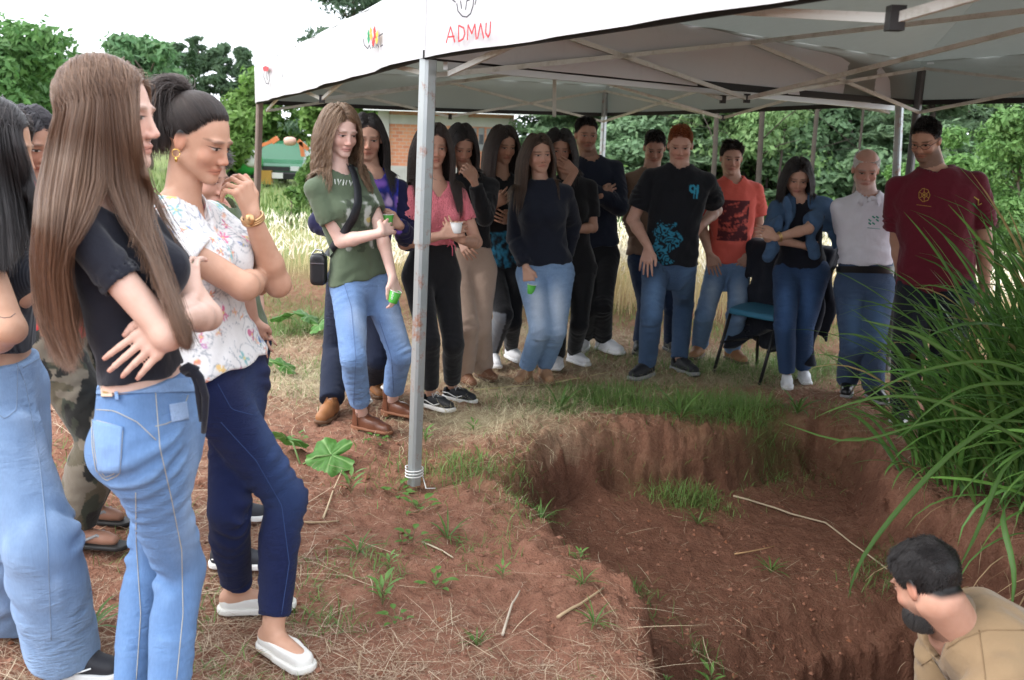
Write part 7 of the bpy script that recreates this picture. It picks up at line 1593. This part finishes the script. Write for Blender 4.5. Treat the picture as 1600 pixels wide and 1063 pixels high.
def blueprint(V, t, u, v, s):
    c = base(BLK, len(V)); m = (t > .02) & (t < .42) & (v > 0); a = np.abs(vnoise(V, 7, 3, 7.)); return lerp(c, (.03, .22, .36), m * np.clip(1 - a * 2.2, 0, 1) * .9)
p = person('P10', label='tall girl with very long dark hair and black shirt with a blue print', feet=[(768, 568, 15), (798, 560, 25)], hip=(785, 420), neck=(782, 276), head=(787, 226), yaw=18, hyaw=28, pitch=14, knees=((786, 495), (800, 492)), H=1.7, armR=dict(e=(744, 352, -.1), w=(770, 322, -.22), h=(796, 303, -.24), n=(-.2, -.9, -.3), curl=.5, thumb=.6), armL=dict(e=(828, 350, .05), w=(800, 345, -.15)), skin=(.44, .25, .17),
    hair=dict(n=3000, len=.52, r=.0016, c=(.014, .009, .008), c2=(.04, .025, .02), vol=.022, back=.15), top=dict(name='black_shirt', c=blueprint, sleeve=1.9, off=.018, hem=.02), pants=dict(name='leggings', m=M['knit'], c=lambda V, t, s: lerp(base(BLK, len(V)), (.14, .15, .17), ((V[:, 2] < s.e.location[2] + .42) & ((V - s.legs[0][1]) @ s.l < -.005)) * 1.), waist=.2, lw=.95, wr=.002), shoe=SNK)
mb = MB(); th = np.linspace(0, 6.283, 20); a = p.arms[0]; dw = nrm(a['w'] - a['e']); x_ = nrm(np.cross(dw, [0, 0.3, 1])); y_ = np.cross(dw, x_); mb.tube(a['w'] - dw * .01 + .030 * (np.cos(th)[:, None] * x_ + np.sin(th)[:, None] * y_), .005, 6); mb.build('bracelet', solid((.4, .05, .03)), p.e, True)
p = person('P11', label='girl in navy sweater and light blue jeans with tan ankle boots in the middle', feet=[(822, 594, -20), (850, 592, 12)], hip=(852, 428), neck=(846, 289), head=(842, 240), yaw=2, hyaw=18, pitch=4, roll=-4, H=1.63, w=1.06, knees=((846, 510), (868, 508)), armR=dict(e=(806, 372, 0), w=(822, 418, -.12), h=(829, 448, -.13), n=(-.3, -.9, .1), curl=.55, thumb=.7), armL=dict(e=(893, 352, .1), w=(884, 405, .2)), skin=(.52, .32, .24), lids=.6,
    hair=dict(n=2600, len=.44, r=.0015, c=(.025, .014, .010), c2=(.10, .055, .035), vol=.016, back=.3), top=dict(name='navy_sweater', c=NAVY, sleeve=1.95, off=.018, hem=.12, neck='high', bust=1.15), pants=dict(name='jeans', c=(.18, .29, .48), waist=.2, lw=1.05, fade=(.50, .58, .70), wr=.005, wl=.05, cut=-.02), shoe=dict(kind='tan_boot', c=(.36, .20, .11), sole=(.25, .15, .09)))
cup(at(830, 452, p.Y - .16), (.1, 0, 1), 'green paper cup held low by the navy sweater girl', (.08, .42, .05), .028, .06)
p = person('P12', label='girl in black covering her face with one hand behind the navy sweater girl', feet=[(872, 572, -10), (896, 566, 35)], hip=(892, 424), neck=(888, 280), head=(874, 232), yaw=-2, hyaw=5, pitch=12, H=1.62, w=1.04, armR=dict(e=(862, 320, -.2), w=(899, 268, -.2), h=(874, 250, -.21), n=(0, -1, .3), curl=(.3, .4, .3), thumb=.3), armL=dict(e=(925, 342, -.05), w=(894, 360, -.22), h=(880, 362, -.24)), skin=(.38, .21, .145),
    hair=dict(n=2600, len=.36, r=.0016, c=BLKH, vol=.035, wave=.004), top=dict(name='black_top', c=BLK, sleeve=.75, off=.014, hem=-.15), pants=dict(name='black_trousers', m=M['knit'], c=BLK, waist=.2, lw=.95), shoe=SNK)
p = person('P13', label='tall boy in dark navy sweatshirt with crossed arms beside the tent leg', fem=False, feet=[(912, 545, -15), (942, 548, 40)], hip=(930, 402), neck=(923, 252), head=(916, 210), yaw=2, hyaw=10, pitch=6, H=1.78, shw=.97, knees=((920, 475), (940, 475)), armR=dict(e=(890, 318, -.1), w=(938, 306, -.22), h=(955, 300, -.18)), armL=dict(e=(964, 318, -.1), w=(922, 296, -.2), h=(905, 290, -.2), n=(0, -1, .2)), skin=(.36, .20, .14), stubble=.1,
    hair=dict(style='short', n=2200, len=.022, c=BLKH, r=.0016), top=dict(name='sweatshirt', c=(.010, .014, .028), sleeve=1.93, off=.022, hem=.12), pants=dict(name='black_trousers', m=M['knit'], c=BLK, waist=.2, lw=1.0, wide=.012, wr=.006, cut=-.03), shoe=SNK)
p = person('P14', label='boy in a light brown long sleeved shirt standing behind the redhead', fem=False, feet=[(998, 548, -10), (1046, 548, 20)], hip=(1016, 408), neck=(1017, 268), head=(1023, 230), yaw=4, hyaw=-4, pitch=24, H=1.68, shw=.92, armR=dict(e=(982, 345, .05), w=(1004, 390, -.05)), armL=dict(e=(1056, 345, 0), w=(1048, 400, 0)), skin=(.40, .22, .16),
    hair=dict(style='short', n=1800, len=.025, c=BLKH, r=.0016), top=dict(name='brown_shirt', c=(.22, .135, .095), sleeve=1.9, off=.02, hem=.08, wr=.008), pants=dict(name='dark_jeans', c=(.02, .035, .08), waist=.2), shoe=dict(kind='sneaker', c=(.02, .02, .02), lace=(.1, .1, .1), sole=(.1, .1, .1)))
def dragon(V, t, u, v, s):
    c = base((.008, .009, .013), len(V)); x = (u + .055) / .085; z = (t - .26) * s.Lt / .14; q = np.hypot(x, z); ring = np.abs(np.sin(q * 6.5 + 1.0 * np.arctan2(z, x) + 3.2 * vnoise(V, 17, 2, 9.))); m = (q < 1. + .3 * vnoise(V, 19, 1, 8.)) & (v > 0); c = lerp(c, (.03, .22, .34), m * np.clip((ring - .55) * 3, 0, 1) * .9)
    x = (u - .10) / .035; z = (t - .80) * s.Lt / .045; m = (np.abs(x) < 1) & (np.abs(z) < 1) & (v > 0); w = (np.abs(np.hypot((x + .4) / .6, (z - .4) / .55) - .8) < .35) | (np.abs(x - .6) < .2) | (np.abs(x + .0) < .15) * (z < 0); return lerp(c, (.04, .32, .48), m * w * .9)
p = person('P15', label='red haired boy in black t-shirt with a blue dragon print, one hand on his hip', fem=False, feet=[(1010, 588, -38), (1060, 579, 28)], hip=(1046, 415), neck=(1062, 266), head=(1063, 226), yaw=-4, hyaw=-8, pitch=16, H=1.78, knees=((1018, 492), (1068, 486)), shw=1.02, armR=dict(e=(987, 345, .05), w=(1013, 386, -.16), h=(1009, 420, -.18), n=(-.4, -.9, .1), curl=(.15, .2, .15), thumb=.1, spread=1.4), armL=dict(e=(1119, 320, .1), w=(1096, 352, -.02), h=(1084, 362, -.05), n=(.3, -.9, .4), curl=.4), skin=(.52, .31, .24), brow=(.20, .08, .04), lids=.7,
    hair=dict(style='short', n=2600, len=.024, c=(.17, .045, .016), r=.0015), top=dict(name='black_tshirt', c=dragon, sleeve=.72, off=.024, soff=.034, hem=.02, wr=.007, h=.006), pants=dict(name='jeans', c=(.05, .09, .17), waist=.2, lw=1.02, wide=.006, fade=(.12, .22, .40), wr=.006, wl=.055), shoe=dict(kind='sneaker', c=(.015, .015, .018), lace=(.05, .05, .05), sole=(.25, .25, .25)))
def coral(V, t, u, v, s):
    c = base((.68, .12, .09), len(V)); n = vnoise(V, 6, 3, 14.); m = (v > 0) & (u > -.115) & (u < .105) & (t > .34) & (t < .80); e = np.abs(np.sin((t) * s.Lt * 120)) ; return lerp(c, (.045, .012, .02), m * np.clip(.92 - .75 * np.clip(n * 2 - .6, 0, 1) - .35 * ((np.abs(t - .57) < .12) & (n > 0.1)), 0, 1))
p = person('P16', label='boy in a coral red t-shirt with a dark printed panel and light jeans', fem=False, feet=[(1092, 556, -25), (1142, 562, 20)], hip=(1138, 420), neck=(1146, 284), head=(1143, 246), yaw=0, hyaw=-3, pitch=10, H=1.68, shw=.96, w=.95, knees=((1102, 492), (1152, 490)), armR=dict(e=(1096, 358, .05), w=(1108, 396, -.12), h=(1116, 424, -.14), n=(-.3, -.9, .1), curl=(.15, .2, .15), thumb=.2), armL=dict(e=(1186, 362, .08), w=(1172, 398, -.08), h=(1156, 414, -.1), n=(.3, -.9, .2), curl=.5), skin=(.46, .27, .20),
    hair=dict(style='short', n=2400, len=.035, c=(.018, .013, .012), r=.0015), top=dict(name='coral_tshirt', c=coral, sleeve=.66, off=.02, soff=.03, hem=.08, wr=.008, h=.006), pants=dict(name='light_jeans', c=(.13, .22, .38), waist=.2, lw=1.02, wide=.012, fade=(.30, .38, .50), wr=.007, wl=.06), shoe=dict(kind='chukka', c=(.32, .15, .07), sole=(.10, .06, .04), lace=(.3, .15, .08)))
# woman with the denim jacket
p = person('P17', label='woman with denim jacket over her shoulders and crossed arms by the blue chair', feet=[(1228, 602, -12), (1254, 594, -5)], hip=(1252, 428), neck=(1250, 312), head=(1246, 277), yaw=-16, hyaw=-8, pitch=20, H=1.6, w=1.08, knees=((1226, 505), (1256, 505)), armR=dict(e=(1202, 372, -.1), w=(1256, 384, -.16), h=(1273, 386, -.12)), armL=dict(e=(1284, 358, -.15), w=(1212, 372, -.28), h=(1196, 364, -.27), n=(0, -1, .3), curl=.4), skin=(.52, .31, .23), lips=(.40, .10, .09), lids=.75,
    hair=dict(n=2200, len=.24, r=.0016, c=BLKH, vol=.02, back=.35), top=dict(name='black_top', c=(.008, .009, .016), sleeve=.7, off=.012, hem=.08, bust=1.15), pants=dict(name='jeans', c=(.026, .055, .125), waist=.2, lw=1.06, butt=.6, fade=(.06, .13, .30), wr=.004, wl=.03, cut=-.02), shoe=SNK)
def dj(P, s=p):
    d = smin(s.loft(P, .026)[0], np.minimum(cone(P, s.shL, s.neck, .060, .058), cone(P, s.shR, s.neck, .060, .058)), .04)
    for a in (s.arms[0], s.arms[1]): m_ = a['s'] + (a['e'] - a['s']) * .75; d = smin(d, cone(P, a['s'], m_, .064, .062), .03)
    d = d + .010 * vnoise(P, 9, 2, 3.5); q = P - f32(s.C); t = q @ f32(s.up) / s.Lt; u = q @ f32(s.l); v = q @ f32(s.f)
    d = smax(d, .60 + .05 * np.sin(u * 30) - .18 * np.clip(v * 8, -1, 1) * 0 - t * 1., .02) if False else smax(d, (.58 - t - .9 * np.clip(-v, 0, .1)) * s.Lt, .01)
    gap = np.abs(u - .01) - .035 - np.clip(.9 - t, 0, 1) * .07; d = smax(d, -np.maximum(gap, -v - .02), .012)
    d = smax(d, -cone(P, s.neck - s.up * .02, s.neck + s.up * .12, .058, .07), .006)
    for a, b, c_, r0, r1 in ((at(1283, 330, s.Y - .10), at(1302, 365, s.Y - .06), at(1305, 385, s.Y - .04), .045, .02), (at(1262, 345, s.Y - .16), at(1270, 385, s.Y - .2), at(1272, 398, s.Y - .2), .028, .036), (at(1215, 345, s.Y - .16), at(1207, 385, s.Y - .15), at(1200, 402, s.Y - .14), .038, .040), (at(1228, 310, s.Y - .13), at(1233, 340, s.Y - .16), at(1226, 365, s.Y - .15), .02, .02)):
        w_ = .004 * vnoise(P, 14, 1, 8.); d = smin(d, cone(P, a, b, r0, (r0 + r1) / 2) + w_ * 2, .045); d = smin(d, cone(P, b, c_, (r0 + r1) / 2, r1) + w_, .03)
    return d
lo, hi = p.bounds(.12); V, Fc = surface_nets(dj, lo, hi, .008); child('denim_jacket', V, Fc, M['denim'], p.e, attrs=dict(col=base((.055, .11, .21), len(V)), wr=vnoise(V, 5, 2, 6.)))
mb = MB(); th = np.linspace(0, 6.283, 20); a = p.arms[1]; dw = nrm(a['w'] - a['e']); x_ = nrm(np.cross(dw, [0, 0.3, 1])); y_ = np.cross(dw, x_); mb.tube(a['w'] - dw * .03 + .031 * (np.cos(th)[:, None] * x_ + np.sin(th)[:, None] * y_), .004, 6); mb.tube(a['w'] - dw * .018 + .030 * (np.cos(th)[:, None] * x_ + np.sin(th)[:, None] * y_), .003, 6); mb.build('gold_bracelet', simple('gold2', (.7, .5, .2), .3, metal=.9), p.e, True)
# collar helper
def collar(p, c, name='collar', wdt=.035, open_=.5, h=.045):
    mb = MB(); S = p.s; V = []; n = 26; cen = p.neck + p.up * .006
    ang = np.linspace(open_, 2 * math.pi - open_, n); r = .066 * S
    for i, a in enumerate(ang):
        d = p.f * math.cos(a) * 1.15 + p.l * math.sin(a); base_ = cen + d * r - p.up * (.050 * max(0, math.cos(a)) ** 2); fl = max(0, math.cos(a)) ** 3
        V += [base_, base_ + p.up * h * .8 + d * .004, base_ + p.up * h * .75 + d * .012, base_ + d * (.030 + .02 * fl) - p.up * (.006 + .03 * fl) + p.up * h * .1]
    V = np.array(V); F = [[4 * i + j, 4 * i + j + 1, 4 * i + j + 5, 4 * i + j + 4] for i in range(n - 1) for j in range(3)] + [[4 * i + 3, 4 * i, 4 * i + 4, 4 * i + 7] for i in range(n - 1)]
    child(name, V, np.array(F), M['knit'], p.e, attrs=dict(col=base(c, len(V))))
def ringpx(cx, cy, rx, ry, n=20): return [(cx + rx * math.cos(t), cy + ry * math.sin(t)) for t in np.linspace(0, 6.283, n)]
p = person('P18', label='older balding man with white hair in a white polo shirt and belted jeans', fem=False, feet=[(1322, 613, -20), (1362, 622, 5)], hip=(1350, 448), neck=(1356, 308), head=(1353, 264), hs=1.04, yaw=-10, hyaw=-12, pitch=18, H=1.68, w=1.05, armR=dict(e=(1318, 392, .12), w=(1342, 425, .22)), armL=dict(e=(1394, 388, .12), w=(1372, 425, .22)), skin=(.46, .26, .20), stubble=.05, brow=(.25, .22, .2), lids=.75, shape=[(.38, 2, .035), (.2, 2, .02)], knees=((1335, 530), (1362, 532)),
    hair=dict(style='short', n=4500, len=.020, c=(.60, .58, .56), c2=(.8, .79, .77), bald=1, scalp=.85, r=.0015), top=dict(name='white_polo', c=(.66, .65, .72), sleeve=.7, off=.018, hem=.27, neck='polo', wr=.007), pants=dict(name='jeans', c=(.045, .075, .14), off=.014, waist=.29, lw=1.05, wide=.01, fade=(.08, .15, .28), wr=.006), shoe=dict(kind='dress', c=(.012, .012, .012), sole=(.3, .3, .3), lace=(.02, .02, .02), rough=.3))
collar(p, (.68, .67, .74)); patch(p, 'pants', [(1306, 416), (1398, 416), (1398, 428), (1306, 426)], (.012, .012, .014), 'belt', .008, solid((.012, .012, .014), .4), 20)
for i in range(9): seam(p, 'top', [(1357 + (i % 3) * 6, 338 + (i // 3) * 5), (1361 + (i % 3) * 6, 341 + (i // 3) * 5)], (.02, .28, .20), .0045, 'emblem') if i in (1, 2, 3, 5, 6, 7) else None
seam(p, 'top', [(1355, 356), (1375, 358)], (.1, .3, .3), .002, 'lettering')
p = person('P19', label='tall man in glasses and a maroon polo shirt looking down beside the grass clump', fem=False, feet=[(1408, 652, -30), (1462, 655, -25)], hip=(1462, 448), neck=(1462, 272), head=(1446, 218), hs=1.0, yaw=-24, hyaw=-42, pitch=24, H=1.83, w=1.16, shw=1.12, armR=dict(e=(1402, 372, .12), w=(1412, 445, .16)), armL=dict(e=(1546, 372, .05), w=(1538, 448, -.05)), skin=(.47, .27, .19), stubble=.3, lids=.8, armr=1.1, shape=[(.35, 2, .02)],
    hair=dict(style='short', n=2600, len=.028, c=BLKH, r=.0015), top=dict(name='maroon_polo', c=(.13, .012, .025), sleeve=.78, off=.026, soff=.034, hem=-.02, neck='polo', wr=.008), pants=dict(name='dark_trousers', m=M['knit'], c=(.012, .014, .022), waist=.2, lw=1.1, wide=.012), shoe=dict(kind='dress', c=(.012, .012, .012), lace=(.02, .02, .02)))
collar(p, (.14, .013, .027)); mb_ = [ringpx(1444, 305, 9, 11), ringpx(1444, 305, 5, 6, 8), [(1444, 294), (1444, 316)], [(1436, 300), (1452, 310)], [(1436, 310), (1452, 300)]]
for pts in mb_: seam(p, 'top', pts, (.50, .30, .06), .0018, 'emblem')
seam(p, 'top', [(1432, 320), (1455, 323)], (.4, .24, .05), .0016, 'lettering'); seam(p, 'top', [(1522, 308), (1530, 314), (1528, 322), (1534, 318)], (.55, .40, .10), .004, 'emblem'); seam(p, 'top', [(1520, 318), (1527, 326)], (.1, .35, .12), .004, 'emblem')
mb = MB(); g = lambda x, y, z: p.head + (np.array([x, y, z]) * p.hs) @ p.HM
for sg in (-1, 1):
    mb.tube([g(sg * (.033 + .024 * math.cos(t)), .094 - .012 * abs(math.cos(t)) * (1 if math.cos(t) > 0 else 0), -.006 + .015 * math.sin(t)) for t in np.linspace(0, 6.283, 18)], .0015, 5); mb.tube([g(sg * .057, .086, -.002), g(sg * .078, .02, .0), g(sg * .080, -.012, .004)], .0016, 5)
mb.tube([g(-.01, .098, -.002), g(0, .100, .0), g(.01, .098, -.002)], .0014, 5); mb.build('spectacles', solid((.02, .02, .02), .3), p.e, True)
# man down in the pit
fz = [at(1690, 1330, 2.42), at(1790, 1290, 2.62)]
p = person('P20', label='dark haired bearded man in a beige shirt bending down inside the soil pit', fem=False, feet=[(1690, 1380, -80, 2.30), (1790, 1340, -80, 2.62)], Y=2.32, hip=(1735, 1105), neck=(1486, 990, .02), head=(1447, 908, 0), hs=.93, yaw=-92, hyaw=-150, pitch=30, H=1.76, w=1.08, armR=dict(e=(1560, 1230, .1), w=(1440, 1250, .15)), armL=dict(e=(1440, 1190, -.1), w=(1370, 1290, -.1)), skin=(.50, .28, .20), stubble=.2, h=.0048, hc=.0075,
    hair=dict(style='short', lift=.16, minlen=.55, n=20000, len=.030, c=(.005, .004, .004), c2=(.022, .018, .018), r=.0005, front=.062), top=dict(name='beige_shirt', c=(.27, .185, .105), sleeve=1.9, off=.022, hem=.0, neck='crew', wr=.008), pants=dict(name='trousers', m=M['knit'], c=(.05, .045, .04), waist=.2))
rg = np.random.default_rng(4); n = 2600; D = rg.normal(size=(n * 3, 3)); q = np.array([0, .03, -.075]) + D / np.linalg.norm(D, axis=1)[:, None] * [.050, .050, .042]; q = q[(q[:, 2] < -.052 + .9 * np.clip(.04 - q[:, 1], 0, .1)) & (q[:, 1] > -.0)][:n]; r0 = p.head + (q * p.hs) @ p.HM; dn = ((q - [0, .02, -.05]) / np.linalg.norm(q - [0, .02, -.05], axis=1)[:, None]) @ p.HM
pts = np.stack([r0 + dn * .013 * t + np.array([0, 0, -.012 * t * t]) for t in (0, .33, .66, 1)], 1); add_strands('beard', pts - np.array(p.e.location), .0008, rg.random(len(pts)), hair_material('beard_hair', (.010, .008, .008), (.03, .025, .022)), p.e)
collar(p, (.29, .20, .12), h=.05, open_=.3)
seam(p, 'top', [(1530, 985), (1540, 1062)], (.20, .13, .07), .0018); seam(p, 'top', [(1440, 1040), (1500, 1000), (1540, 985), (1600, 985)], (.20, .13, .07), .0018)
print('polys', sum(len(o.data.polygons) for o in SC.objects if o.type == 'MESH'), 'objects', len(SC.objects))
